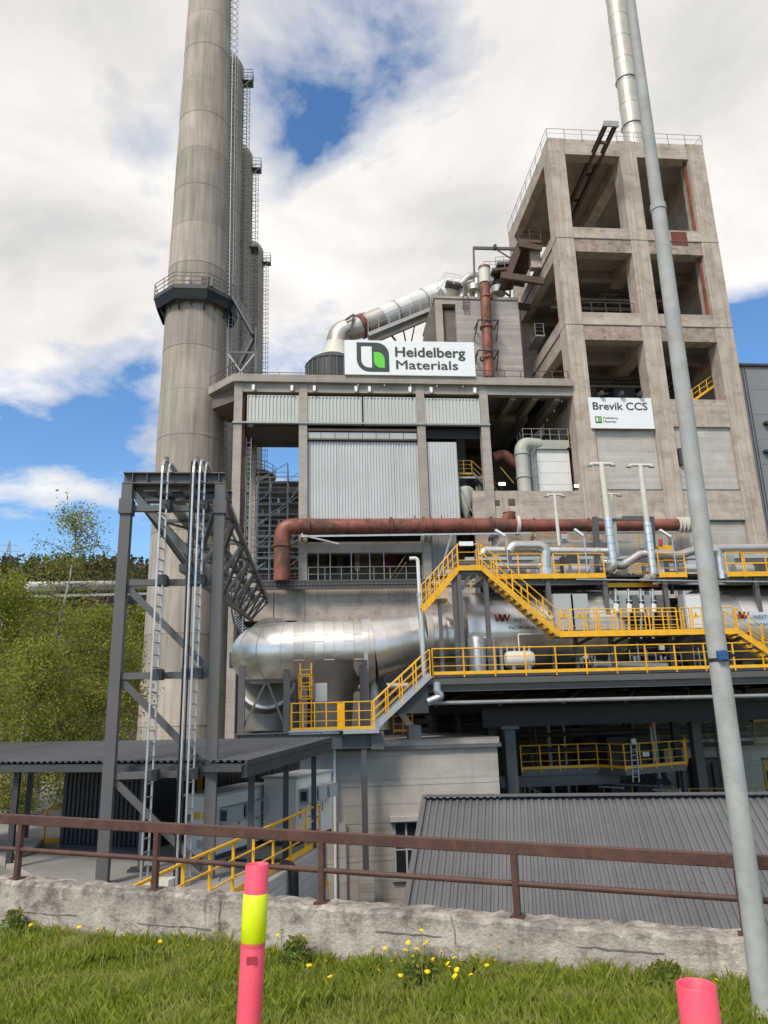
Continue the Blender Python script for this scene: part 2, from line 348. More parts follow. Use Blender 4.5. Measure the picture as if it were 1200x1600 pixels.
def br(name, mat, par, p, q, w, h=None): return MB().bar(p, q, w, h).build(name, mat, par)
def beam(name, mat, par, p, q, w, h, t=0.03): return MB().ibeam(p, q, w, h, t).build(name, mat, par)
def bend(pts, r, n=6):
    """round the corners of a polyline"""
    pts = [V(p) for p in pts]; out = [pts[0]]
    for i in range(1, len(pts) - 1):
        a, b, c = pts[i - 1], pts[i], pts[i + 1]; d1 = (a - b); d2 = (c - b)
        ang = d1.angle(d2); t = min(r / max(math.tan(ang / 2), 1e-3), d1.length * .49, d2.length * .49)
        s, e = b + d1.normalized() * t, b + d2.normalized() * t
        for k in range(n + 1):
            u = k / n; out.append(s * (1 - u) ** 2 + b * 2 * u * (1 - u) + e * u * u)
    out.append(pts[-1]); return out
_pc = {}
def instance(key, make, name, mat, par, loc):
    k = (key, mat)
    if k not in _pc:
        mb = MB(); make(mb); me = bpy.data.meshes.new(name); me.from_pydata(mb.v, [], mb.f); me.materials.append(MATS[mat]); _pc[k] = me
    o = bpy.data.objects.new(name, _pc[k]); COL.objects.link(o); o.parent = par; o.location = V(loc) - (org(par) if par else V((0, 0, 0))); return o
def railing(par, pts, h=1.1, sp=1.5, mat='yellow', mids=2, toe=0.12, r=0.024, pw=0.05, ends=True):
    pts = [V(p) for p in pts]; Z = V((0, 0, 1))
    for a, b in zip(pts, pts[1:]):
        L = (b - a).length; n = max(1, round(L / sp))
        for i in range(n + (1 if b is pts[-1] else 0)):
            p = a.lerp(b, i / n)
            instance(('post', round(h, 2), pw), lambda m: m.box(-pw / 2, pw / 2, -pw / 2, pw / 2, -0.12, h), 'post', mat, par, p)
    def run(off): return [p + Z * off for p in pts]
    tb('top_rail', mat, par, run(h), r * 1.15, 6)
    for k in range(mids): tb('mid_rail', mat, par, run(h * (k + 1) / (mids + 1)), r * 0.75, 5)
    if toe:
        m = MB()
        for a, b in zip(pts, pts[1:]): m.bar(a + Z * toe / 2, b + Z * toe / 2, 0.015, toe)
        m.build('toe_board', mat, par)
def stair(par, a, b, wv, mat='yellow', smat='yellow', tmat='galv_dull', rmat=None, h=1.1, n=None, rails=(0, 1), sp=1.1, sh=0.26):
    """stair from foot a to head b; wv = width vector"""
    a, b, wv = V(a), V(b), V(wv); n = n or max(3, round(abs(b.z - a.z) / 0.21)); rmat = rmat or mat
    for k in (0, 1): br('stringer', smat, par, a + wv * k, b + wv * k, 0.03, sh)
    run = V((b.x - a.x, b.y - a.y, 0)).normalized() * 0.26
    for i in range(n):
        p = a.lerp(b, (i + .5) / n)
        MB().frame(p - run / 2 - V((0, 0, .02)) + wv * 0.03, run, wv * 0.94, V((0, 0, 0.04))).build('tread', tmat, par)
    for k in rails: railing(par, [a + wv * k, b + wv * k], h, sp, rmat, 2, 0)
def ladder(par, base, top, wv, mat='galv', pitch=0.3, rail=0.05, rung=0.02, name='ladder', cage=None, stuff=False):
    base, top, wv = V(base), V(top), V(wv)
    m = MB()
    for k in (-.5, .5): m.bar(base + wv * k, top + wv * k, rail, rail)
    L = (top - base).length; n = int(L / pitch)
    for i in range(1, n): p = base.lerp(top, i / n); m.bar(p - wv / 2, p + wv / 2, rung, rung)
    if cage is not None:
        c = V(cage); k = int(L / 0.9); wn = wv.normalized(); cl = c.length; cn = c / cl
        def ring(p): return [p - wv * .5, p - wv * .65 + cn * cl * .5, p - wv * .35 + cn * cl, p + wv * .35 + cn * cl, p + wv * .65 + cn * cl * .5, p + wv * .5]
        rs = [ring(base.lerp(top, (i + 2.5) / (k + 2.5))) for i in range(k)]
        for q in rs:
            for a, b in zip(q, q[1:]): m.bar(a, b, 0.04, 0.04)
        if rs:
            for j in (1, 2, 3, 4): m.bar(rs[0][j], rs[-1][j], 0.03, 0.03)
    return m.build(name, mat, par)
def text(par, s, x0, z0, x1, z1, y, mat, bold=0.0, name='lettering'):
    """lettering filling the rectangle x0..x1, z0..z1 on a face looking towards -Y at depth y"""
    cu = bpy.data.curves.new(name, 'FONT'); cu.body = s; cu.size = 1; cu.extrude = 0.0; cu.resolution_u = 4
    t = bpy.data.objects.new('tmp', cu); COL.objects.link(t)
    dg = bpy.context.evaluated_depsgraph_get(); dg.update(); me = bpy.data.meshes.new_from_object(t.evaluated_get(dg)); bpy.data.objects.remove(t)
    co = np.empty(len(me.vertices) * 3); me.vertices.foreach_get('co', co); co = co.reshape(-1, 3)
    mn, mx = co.min(0), co.max(0); og = org(par)
    out = np.empty_like(co); out[:, 0] = x0 + (co[:, 0] - mn[0]) / (mx[0] - mn[0]) * (x1 - x0) - og.x
    out[:, 2] = z0 + (co[:, 1] - mn[1]) / (mx[1] - mn[1]) * (z1 - z0) - og.z; out[:, 1] = y - og.y
    me.vertices.foreach_set('co', out.ravel()); me.update()
    vs_ = out; fs = [tuple(p.vertices) for p in me.polygons]; bpy.data.meshes.remove(me); b = bold * (z1 - z0)
    allv, allf = [], []
    for k, (dx, dz) in enumerate(((0, 0), (b, 0), (-b, 0), (0, b), (0, -b)) if bold else ((0, 0),)):
        n = len(allv); allv += [(v[0] + dx, v[1] - .0006 * k, v[2] + dz) for v in vs_]; allf += [tuple(i + n for i in f) for f in fs]
    me = bpy.data.meshes.new(name); me.from_pydata(allv, [], allf); me.materials.append(MATS[mat])
    o = bpy.data.objects.new(name, me); COL.objects.link(o); o.parent = par; return o
def big_mesh(name, mat, co, nv_per_face, par=None):
    n = len(co); nf = n // nv_per_face; me = bpy.data.meshes.new(name)
    me.vertices.add(n); me.vertices.foreach_set('co', np.asarray(co, dtype=np.float32).ravel())
    me.loops.add(n); me.loops.foreach_set('vertex_index', np.arange(n, dtype=np.int32))
    me.polygons.add(nf); me.polygons.foreach_set('loop_start', np.arange(0, n, nv_per_face, dtype=np.int32))
    me.update(calc_edges=True); me.materials.append(MATS[mat]); o = bpy.data.objects.new(name, me); COL.objects.link(o)
    if par: o.parent = par
    return o
Zv = V((0, 0, 1))
# ================================================================== SETTING
YD = -1.83                      # left yard level
PIT = -7.2                      # lower plant level
WA, WB = V((-3.08, 8.83, 0)), V((3.09, 5.76, 0))            # roadside wall line
WD = (WB - WA).normalized(); WN = V((WD.y, -WD.x, 0))        # WN points to the camera side
if WN.y > 0: WN = -WN
WTOP = 0.29
def smooth(a, b, x): t = np.clip((x - a) / (b - a), 0, 1); return t * t * (3 - 2 * t)
def hill(x, y):
    x = np.asarray(x, float); y = np.asarray(y, float)
    base = np.where(x < 0, -2.4 + smooth(-10, 4, x) * -4.9, PIT - 0.1)
    left = smooth(60, -40, x - 0.1 * (y - 200))
    h = 50 * smooth(120, 350, y - 0.25 * x) * (0.35 + 0.65 * left) + 6 * smooth(55, 120, y) * left
    h = h + 3.0 * np.sin(x * 0.035 + 1) * smooth(150, 300, y) + 2 * np.sin(x * 0.09 + y * 0.03) * smooth(150, 300, y)
    return base + h
def make_ground():
    xs = np.concatenate([np.linspace(-1500, -200, 14)[:-1], np.linspace(-200, 160, 91), np.linspace(160, 1500, 14)[1:]])
    ys = np.concatenate([np.linspace(-400, 10, 8)[:-1], np.linspace(10, 420, 104), np.linspace(420, 3000, 16)[1:]])
    X, Y = np.meshgrid(xs, ys); Z = hill(X, Y); nx, ny = len(xs), len(ys)
    vs_ = np.stack([X, Y, Z], -1).reshape(-1, 3); fs = []
    for j in range(ny - 1):
        for i in range(nx - 1): a = j * nx + i; fs.append((a, a + 1, a + nx + 1, a + nx))
    me = bpy.data.meshes.new('ground'); me.from_pydata(vs_.tolist(), [], fs); me.materials.append(MATS['terrain'])
    me.polygons.foreach_set('use_smooth', [True] * len(me.polygons))
    o = bpy.data.objects.new('ground', me); COL.objects.link(o); tag(o, kind='structure')
make_ground()
# verge the camera drives beside, a solid bank held by the concrete wall
p0, p1 = WA - WD * 60, WA + WD * 60
def zg(s): return -.19 + .09 * float(smooth(3.2, 7.0, s))         # verge level along the wall
def make_verge():
    m = MB(); ss = [-60, -20, -8] + [-6 + k * .5 for k in range(40)] + [20, 60]; ds = [0, .5, 1, 1.5, 2.2, 3, 4, 6, 9]
    for s in ss:
        for d in ds: m.v.append(WA + WD * s + WN * d + Zv * (zg(s) + (.2 + zg(s)) * 0 + .22 * float(smooth(2.5, 6, d)) - .02))
    n = len(ds)
    for i in range(len(ss) - 1):
        for j in range(n - 1): a = i * n + j; m.f.append((a, a + 1, a + n + 1, a + n))
    tag(m.build('verge', 'soil', smooth=True), kind='structure')
make_verge()
tag(MB().prism([p0 + WN * 9 - Zv * .1, p1 + WN * 9 - Zv * .1, p1 + WN * 60 - Zv * .1, p0 + WN * 60 - Zv * .1], (0, 0, -7.9)).build('road', 'yard'), kind='structure')
# left yard slab
R0 = PZ(292, 1348, YD + 1.1) - Zv * 1.1; R1 = PZ(502, 1257, YD + 1.1) - Zv * 1.1; RN = PZ(213, 1386, YD + 1.1) - Zv * 1.1; R2 = V((-1.9, 32.0, YD))
yard_poly = [V((-5.5, 10.6, YD)), RN + (RN - R0) * .5, RN, R0, R1, R2, V((-1.9, 58, YD)), V((-30, 70, YD)), V((-40, 25, YD))]
tag(MB().prism(yard_poly, (0, 0, -5.5)).build('yard', 'yard'), kind='structure')
tag(MB().prism([V((-30, 12, YD + .004)), PZ(-200, 1350, YD + .004), PZ(20, 1352, YD + .004), PZ(62, 1385, YD + .004), V((-5.2, 11, YD + .004))], (0, 0, .02)).build('gravel_strip', 'gravel'), kind='structure')
tag(MB().bar(PZ(-10, 1338, YD + .06), PZ(75, 1392, YD + .06), .16, .14).build('kerb', 'concrete'), kind='structure')

# ------------------------------------------------------------------ roadside wall, railing, lamp post, markers
def roadside():
    # weathered wall: many-segment mesh with uneven top edge
    rw = random.Random(3); A, B = WA - WD * 9, WA + WD * 7.72; n = 240; m = MB(); L = (B - A).length
    def wob(t, k): return (math.sin(t * 7.1 + k) + math.sin(t * 17.3 + 2 * k) + math.sin(t * 41 + 3 * k)) * .004
    prof = []
    for i in range(n + 1):
        t = i / n * L; p = A + WD * t; c = rw.uniform(-.008, .008)
        z = WTOP - .0075 * (t - 9) + wob(t, 1) + c - (.02 if rw.random() < .05 else 0); ch = .02 + rw.random() * .02
        prof.append([p + WN * .0 + Zv * -.6, p + WN * wob(t, 5) + Zv * (z - ch), p - WN * (ch + rw.random() * .012) + Zv * z, p - WN * .26 + Zv * z, p - WN * .28 + Zv * -6])
    for r in prof: m.v += [V(a) for a in r]
    for i in range(n):
        for k in range(4): a = i * 5 + k; m.f.append((a, a + 5, a + 6, a + 1))
    m.f.append((0, 1, 2, 3, 4)); e = n * 5; m.f.append((e + 4, e + 3, e + 2, e + 1, e))
    w = m.build('roadside_wall', 'concrete_road'); tag(w, 'low weathered concrete wall along the grass under the rusty brown railing', 'wall')
    rk = random.Random(5)
    def on_wall(px, py): r = ray(px, py); return EYE + r * ((WA + WN * .006 - EYE).dot(WN) / r.dot(WN))
    for x0, y0, x1, y1, n in ((344, 1408, 341, 1478, 9), (215, 1443, 330, 1452, 7), (40, 1425, 120, 1431, 5), (585, 1455, 690, 1463, 7), (900, 1478, 1040, 1491, 8), (705, 1430, 712, 1475, 6)):
        m = MB(); a_, b_ = on_wall(x0, y0), on_wall(x1, y1); q = [a_.lerp(b_, k / n) + WD * rk.uniform(-.008, .008) + Zv * rk.uniform(-.006, .006) for k in range(n + 1)]
        for u, v in zip(q, q[1:]): m.bar(u, v, .005, rk.uniform(.004, .009))
        m.build('crack', 'concrete_dark', w)
    # railing
    off = -WN * .12; rail = thing('guard_railing', 'rusty brown steel railing with two rails on the roadside concrete wall', 'railing', WA + off + Zv * WTOP)
    HT = 0.555
    for k in range(-4, 5):
        if k >= 0: r = ray((28, 243, 503, 806, 1157)[k], 1350 + 12 * k); p = EYE + r * ((WA + off - EYE).dot(WN) / r.dot(WN)); p.z = 0
        else: p = WA + off + WD * (1.75 * k - .12)
        dz = -.0075 * 1.725 * k; ht = HT - .0115 * 1.725 * k
        o = MB().bar(p + Zv * (WTOP - .15), p + Zv * (WTOP + dz + ht), .055, .055, up=WD).build('post', 'rustrail', rail, bevel=.005)
        MB().bar(p + Zv * (WTOP + dz - .01), p + Zv * (WTOP + dz + .012), .13, .11, up=WD).build('base_plate', 'rustrail', o)
    a, b = WA + off - WD * 7.2, WB + off + WD * 1.2
    MB().bar(a + Zv * (WTOP + HT + .03 + .019 * 7.2), b + Zv * (WTOP + HT + .03 - .019 * 8.1), .055, .10).build('top_rail', 'rustrail', rail, bevel=.008)
    MB().tube([a + Zv * (WTOP + .285 + .0135 * 7.2), b + Zv * (WTOP + .285 - .0135 * 8.1)], .024, 12).build('mid_rail', 'rustrail', rail, smooth=True)
    # lamp post
    lp = PZ(1198, 1594, -.11); t = thing('lamp_post', 'tall tapered galvanised grey lamp post standing in the verge at the right', 'lamp post', lp)
    lean = (PY(985, 0, lp.y) - lp).normalized(); zc = PY(1030, 328, lp.y).z - lp.z; zk = PY(1131, 1027, lp.y).z - lp.z - .02
    def at(h): return lp + lean * h
    MB().tube([at(0), at(2.1)], [.076, .0725], 24).build('pole', 'lamp_grey', t, smooth=True)
    MB().tube([at(2.1), at(2.12), at(zc)], [.0725, .070, .060], 24).build('pole', 'lamp_grey', t, smooth=True)
    c = MB().tube([at(zc - .02), at(zc - .01), at(zc + .05), at(zc + .06)], [.057, .067, .066, .054], 24).build('collar', 'lamp_grey', t, smooth=True)
    MB().tube([at(zc), at(9.6)], [.056, .038], 20).build('pole', 'lamp_grey', t, smooth=True)
    arm = bend([at(9.5), at(10), at(10.2) + V((-.9, -.8, .1))], .3); MB().tube(arm, .03, 12).build('arm', 'lamp_grey', t, smooth=True)
    MB().frame(at(10.2) + V((-1.6, -1.3, .05)), (.75, .62, 0), (.12, -.16, 0), (0, 0, .09)).build('lamp_head', 'lamp_grey', t, bevel=.02)
    MB().tube([at(-.05), at(.05), at(.07)], [.14, .13, .09], 24).build('base_collar', 'concrete', t, smooth=True)
    for z in (zk,):
        MB().tube([at(z - .01), at(z + .012)], .0755, 24).build('strap', 'black', t, smooth=True)
        bxp = at(z + .02) + V((-.012, -.075, -.03)); MB().box(bxp.x - .035, bxp.x + .035, bxp.y - .03, bxp.y + .02, bxp.z, bxp.z + .075).build('clamp_box', 'blue', t, bevel=.008)
        MB().tube([bxp + V((.06, -.01, .04)), bxp + V((.1, .02, .04))], .012, 8).build('sensor', 'black', t)
    # pink flexible markers
    def marker(top, foot_dx, label, seed):
        base = V((top.x + foot_dx, top.y - .02, zg(4) + .03)); ax = (top - base); L = ax.length; ax.normalize()
        t = thing('marker_post', label, 'marker post', base, 'pink traffic markers along the kerb')
        r = .062
        def q(h): return base + ax * h
        m = MB().lathe([(r * 1.02, .03), (r, .2), (r, L - .005), (r - .003, L), (r - .008, L - .005), (r - .008, L - .4), (0, L - .4)], base, 32)
        for v in m.v: v.x += (top.x - base.x) * (v.z - base.z) / L; v.y += (top.y - base.y) * (v.z - base.z) / L
        m.build('tube', 'pink', t, smooth=True, angle=50)
        MB().tube([q(L - .37), q(L - .37) + ax * .005, q(L - .145), q(L - .14)], [r, r + .0035, r + .0035, r], 28, caps=False).build('reflective_band', 'lime', t, smooth=True)
        MB().tube([q(L - .385), q(L - .37)], [r + .002, r + .002], 28, caps=False).build('seam', 'pink', t, smooth=True)
        side = V((0, -1, 0)); u = V((1, 0, 0))
        for sgn in (1,):
            c = q(L - .44) + side * (r - .012); MB().frame(c - u * .025 - ax * .018, u * .05, side * .0135, ax * .036).build('slot', 'slotred', t)
        MB().tube([q(0), q(.03), q(.05)], [.14, .13, r], 24).build('base', 'black', t, smooth=True)
    marker(PY(402, 1350, 4.36), -.05, 'pink plastic marker post with a yellow reflective band in front of the wall', 1)
    marker(PY(1087, 1537, 2.62), -.0, 'pink marker post top, nearest the camera beside the lamp post', 2)
roadside()

def verge_plants():
    rg = np.random.default_rng(5); n = 230000
    s = rg.uniform(-4.5, 8.6, n); d = rg.uniform(0.01, 1, n) ** 1.15 * 3.3
    px_ = WA.x + WD.x * s + WN.x * d; py_ = WA.y + WD.y * s + WN.y * d
    clump = (np.sin(px_ * 5.1 + py_ * 3.3) + np.sin(px_ * 11 - py_ * 7.7) + np.sin(px_ * 2.1 + 4)) / 3
    near = np.exp(-d / .18)
    h = (0.05 + .03 * clump + .045 * rg.random(n) + near * .05 * (1 + clump) * rg.random(n)) * (1 - .45 * smooth(1.6, 3.3, d))
    gz = -.19 + .09 * smooth(3.2, 7.0, s) + .22 * smooth(2.5, 6, d); h = np.maximum(h * 1.15, .03) * rg.uniform(.5, 1.25, n); bare = (np.sin(px_ * 1.7 + 1.2) * np.sin(py_ * 2.3 + .4) > .72); h[bare] *= .5
    an = rg.uniform(0, 6.283, n); lean = rg.uniform(.1, .75, n) * h; w = rg.uniform(.0011, .003, n)
    dx, dy = np.cos(an), np.sin(an); co = np.zeros((n, 4, 3))
    b2 = rg.uniform(0, 6.283, n); sx, sy = np.cos(b2) * w, np.sin(b2) * w
    co[:, 0] = np.stack([px_ - sx, py_ - sy, gz - .03], 1); co[:, 1] = np.stack([px_ + sx, py_ + sy, gz - .03], 1)
    co[:, 2] = np.stack([px_ + dx * lean * .35 + sx * .8, py_ + dy * lean * .35 + sy * .8, gz + h * .6], 1)
    co[:, 3] = np.stack([px_ + dx * lean, py_ + dy * lean, gz + h], 1)
    g = big_mesh('grass', 'grass_blade', co.reshape(-1, 3), 4); tag(g, 'long green grass growing on the verge below the concrete wall', 'grass', kind='stuff')
    ns = 260; s2 = rg.uniform(-4.5, 8.6, ns); d2 = rg.uniform(0.02, 1.6, ns); hx = rg.uniform(.10, .26, ns); bx_ = WA.x + WD.x * s2 + WN.x * d2; by_ = WA.y + WD.y * s2 + WN.y * d2; gz2 = -.19 + .09 * smooth(3.2, 7.0, s2)
    q = np.zeros((ns, 4, 3)); ox, oy = rg.normal(size=ns) * .03, rg.normal(size=ns) * .03
    q[:, 0] = np.stack([bx_ - .001, by_, gz2 - .02], 1); q[:, 1] = np.stack([bx_ + .001, by_, gz2 - .02], 1); q[:, 2] = np.stack([bx_ + ox + .0015, by_ + oy, gz2 + hx], 1); q[:, 3] = np.stack([bx_ + ox - .0015, by_ + oy, gz2 + hx], 1)
    st_ = big_mesh('dry_stalks', 'dry', q.reshape(-1, 3), 4); tag(st_, 'thin dry stalks scattered through the verge grass', 'grass', kind='stuff')
    # leafy weed clumps along the foot of the wall
    def weed(px, py, off, hgt, spread, nl, lab):
        # place on the line parallel to the wall at distance off
        r = ray(px, py); nrm = WN; t = ((WA + WN * off) - EYE).dot(nrm) / r.dot(nrm); b = EYE + r * t; b.z = zg((b - WA).dot(WD)) - .01
        k = np.zeros((nl, 4, 3)); hh = rg.random(nl) ** .7 * hgt; a = rg.uniform(0, 6.283, nl); rr = spread * rg.random(nl) ** .6 * (1.1 - .6 * hh / hgt)
        c = np.stack([b.x + np.cos(a) * rr, b.y + np.sin(a) * rr, b.z + hh], 1); u = rg.normal(size=(nl, 3)); u /= np.linalg.norm(u, axis=1)[:, None]
        v = rg.normal(size=(nl, 3)); v -= (v * u).sum(1)[:, None] * u; v /= np.linalg.norm(v, axis=1)[:, None]; sz = rg.uniform(.012, .035, nl)[:, None]
        k[:, 0] = c - u * sz; k[:, 1] = c - v * sz * .4; k[:, 2] = c + u * sz; k[:, 3] = c + v * sz * .4
        bb = np.array([b.x, b.y, b.z]); q = np.zeros((nl, 4, 3)); q[:, 0] = bb - [.002, 0, 0]; q[:, 1] = bb + [.002, 0, 0]; q[:, 2] = c + [.0012, 0, 0]; q[:, 3] = c - [.0012, 0, 0]
        w = thing('weed_plant', lab, 'weed', b); og = np.array([b.x, b.y, b.z]); big_mesh('foliage', 'leaf_mid', (k - og).reshape(-1, 3), 4, w)['kind'] = 'stuff'; big_mesh('stems', 'stem', (q - og).reshape(-1, 3), 4, w)['kind'] = 'stuff'
    weed(462, 1500, .22, .26, .17, 420, 'leafy weed clump at the wall foot just right of the pink marker')
    weed(655, 1510, .35, .2, .22, 420, 'leafy weed clump among the densest dandelions')
    weed(1040, 1530, .15, .2, .2, 300, 'low weed clump at the wall foot left of the lamp post')
    weed(20, 1460, .15, .27, .16, 300, 'tall weed clump at the wall foot, far left')
    spots = [(47, 1457), (70, 1453), (123, 1453), (153, 1456), (174, 1478), (215, 1480), (335, 1463), (318, 1473), (293, 1488), (440, 1458), (434, 1466), (475, 1468),
             (483, 1515), (516, 1532), (509, 1507), (548, 1500), (592, 1522), (602, 1487), (634, 1490), (638, 1478), (651, 1488), (659, 1459), (663, 1481), (667, 1477), (655, 1514),
             (676, 1505), (626, 1530), (700, 1511), (703, 1517), (710, 1502), (714, 1521), (711, 1531), (716, 1490), (736, 1529), (752, 1510), (761, 1514), (774, 1507), (779, 1487), (690, 1493), (645, 1500), (722, 1508), (668, 1524), (612, 1509), (745, 1497), (250, 1476), (90, 1468), (1120, 1538)]
    ymap = lambda x: 1455 + x * .058
    head = MB(); nr = random.Random(4)
    for k in range(26):
        a = k * 2.4; rr = .5 + .5 * (k / 26); tip = V((math.cos(a) * rr, math.sin(a) * rr, .35 - .3 * rr)); b = V((math.cos(a) * .15, math.sin(a) * .15, .12)); sd_ = V((-math.sin(a), math.cos(a), 0)) * .17
        head.add([b - sd_ * .6, tip - sd_, tip + sd_, b + sd_ * .6], [(0, 1, 2, 3)])
    head.lathe([(.0, .36), (.4, .33), (.62, .2), (.5, .02), (.1, -.15)], (0, 0, 0), 10)
    hm = bpy.data.meshes.new('flower_head'); hm.from_pydata([v * .021 for v in head.v], [], head.f); hm.materials.append(MATS['petal'])
    for i, (px, py) in enumerate(spots):
        low = py - ymap(px); off = .12 + max(0, low) * .011 + nr.uniform(0, .08)
        r = ray(px, py); t = ((WA + WN * off) - EYE).dot(WN) / r.dot(WN); h = EYE + r * t
        if px < 230: lab, grp = 'yellow dandelion in the grass left of the pink marker, near the wall', 'dandelions at the left'
        elif px < 345: lab, grp = 'yellow dandelion close to the left side of the banded pink marker', 'dandelions left of the marker'
        elif px < 560: lab, grp = 'yellow dandelion just right of the banded pink marker', 'dandelions right of the marker'
        elif px < 800: lab, grp = 'yellow dandelion in the dense patch below the middle of the wall', 'dandelions in the middle patch'
        else: lab, grp = 'single yellow dandelion next to the lamp post', None
        gz_ = zg((h - WA).dot(WD)) - .02; h.z = max(h.z + .025, gz_ + .15); d = thing('dandelion', lab, 'flower', (h.x, h.y, gz_), grp)
        tb('stem', 'stem', d, [V((h.x + nr.uniform(-.02, .02), h.y, gz_)), V((h.x, h.y, gz_ + (h.z - gz_) * .6)), h], .0028, 5)
        o = bpy.data.objects.new('flower_head', hm); COL.objects.link(o); o.parent = d; o.location = h - d.location
        o.rotation_euler = (nr.uniform(.1, .9), nr.uniform(-.4, .4), nr.uniform(0, 6)); s = nr.uniform(1.0, 1.35); o.scale = (s, s, s)
verge_plants()

# ------------------------------------------------------------------ trees
def tree(name, label, base, h, rad, z0, nleaf, ls, leaf, bark, seed, limbs=30, droop=.5, lean=0.0, group=None, tr=None, sig=.24, power=.75):
    rg = np.random.default_rng(seed); base = V(base); t = thing(name, label, 'tree', base, group); tr = tr or h * .012
    m = MB(); pts = []; x = y = 0.0
    for i in range(9):
        f = i / 8; pts.append(base + V((x + lean * f * h, y, f * h))); x += rg.normal() * h * .012; y += rg.normal() * h * .012
    MB().tube(pts, [tr * (1 - .93 * i / 8) for i in range(9)], 8).build('trunk', bark, t, smooth=True)
    cent = []; wt = []
    for k in range(limbs):
        f = z0 + (1 - z0) * ((k + rg.random()) / limbs) ** .9; i = min(7, int(f * 8)); p = pts[i].lerp(pts[i + 1], f * 8 - i)
        g = (f - z0) / (1 - z0); prof = math.sin(math.pi * min(1, .12 + g * .86)) ** power; Lb = rad * prof * rg.uniform(.65, 1.15) + .25
        a = rg.uniform(0, 6.283); d = V((math.cos(a), math.sin(a), rg.uniform(.35, 1.0) * (1 - .3 * g)));  q = [p]; seg = 5
        for s in range(seg): d2 = d + V((rg.normal() * .2, rg.normal() * .2, -droop * (s / seg) * 1.3)); q.append(q[-1] + d2 * (Lb / seg))
        m.tube(q, [max(.012, tr * .32 * (1 - f * .6) * (1 - .85 * s / seg)) for s in range(seg + 1)], 5)
        for s in range(1, seg + 1):
            for _ in range(3):
                e = q[s] + V((rg.normal(), rg.normal(), rg.normal() - droop * .6)) * (Lb * .17)
                m.tube([q[s - 1].lerp(q[s], rg.random()), e], [.012, .005], 4, caps=False); cent.append(e); cent.append(q[s].lerp(e, .5)); wt += [1, .6]
    m.build('branches', 'bark_dark', t, smooth=True)
    cent = np.array([list(c - base) for c in cent]); w = np.array(wt) * rg.random(len(wt)) ** 2.2; w /= w.sum()
    idx = rg.choice(len(cent), nleaf, p=w); c = cent[idx] + rg.normal(size=(nleaf, 3)) * sig * np.array([1, 1, 1.25]) * (rad * .28 + .3)
    c[:, 2] = np.maximum(c[:, 2], .3)
    u = rg.normal(size=(nleaf, 3)); u /= np.linalg.norm(u, axis=1)[:, None]; v = rg.normal(size=(nleaf, 3)); v -= (v * u).sum(1)[:, None] * u; v /= np.linalg.norm(v, axis=1)[:, None]
    s = (ls * rg.uniform(.6, 1.3, nleaf))[:, None]; k = np.zeros((nleaf, 4, 3)); k[:, 0] = c - u * s; k[:, 1] = c - v * s * .6; k[:, 2] = c + u * s; k[:, 3] = c + v * s * .6
    big_mesh('crown', leaf, k.reshape(-1, 3), 4, t); return t
def conifer(label, base, h, rad, seed, group):
    rg = np.random.default_rng(seed); base = V(base); t = thing('conifer_tree', label, 'tree', base, group)
    tb('trunk', 'bark_dark', t, [base, base + Zv * h], [h * .014, .03], 6); n = 1500
    f = rg.random(n) ** .8; tier = (np.floor(f * 11) + rg.random(n) * .6) / 11; rr = rad * (1 - tier) * rg.random(n) ** .5 * rg.uniform(.55, 1.1, n); a = rg.uniform(0, 6.283, n)
    a += np.sin(np.floor(f * 11) * 3.7) * .8
    c = np.stack([np.cos(a) * rr, np.sin(a) * rr, h * (.12 + .88 * tier) - rr * .25], 1); u = np.stack([np.cos(a), np.sin(a), rg.normal(size=n) * .3 - .3], 1); v = np.stack([-np.sin(a), np.cos(a), rg.normal(size=n) * .4], 1)
    s = (h * .035 * rg.uniform(.5, 1.2, n))[:, None]; k = np.zeros((n, 4, 3)); k[:, 0] = c - u * s; k[:, 1] = c - v * s * .35; k[:, 2] = c + u * s; k[:, 3] = c + v * s * .35
    big_mesh('crown', 'leaf_dark', k.reshape(-1, 3), 4, t)
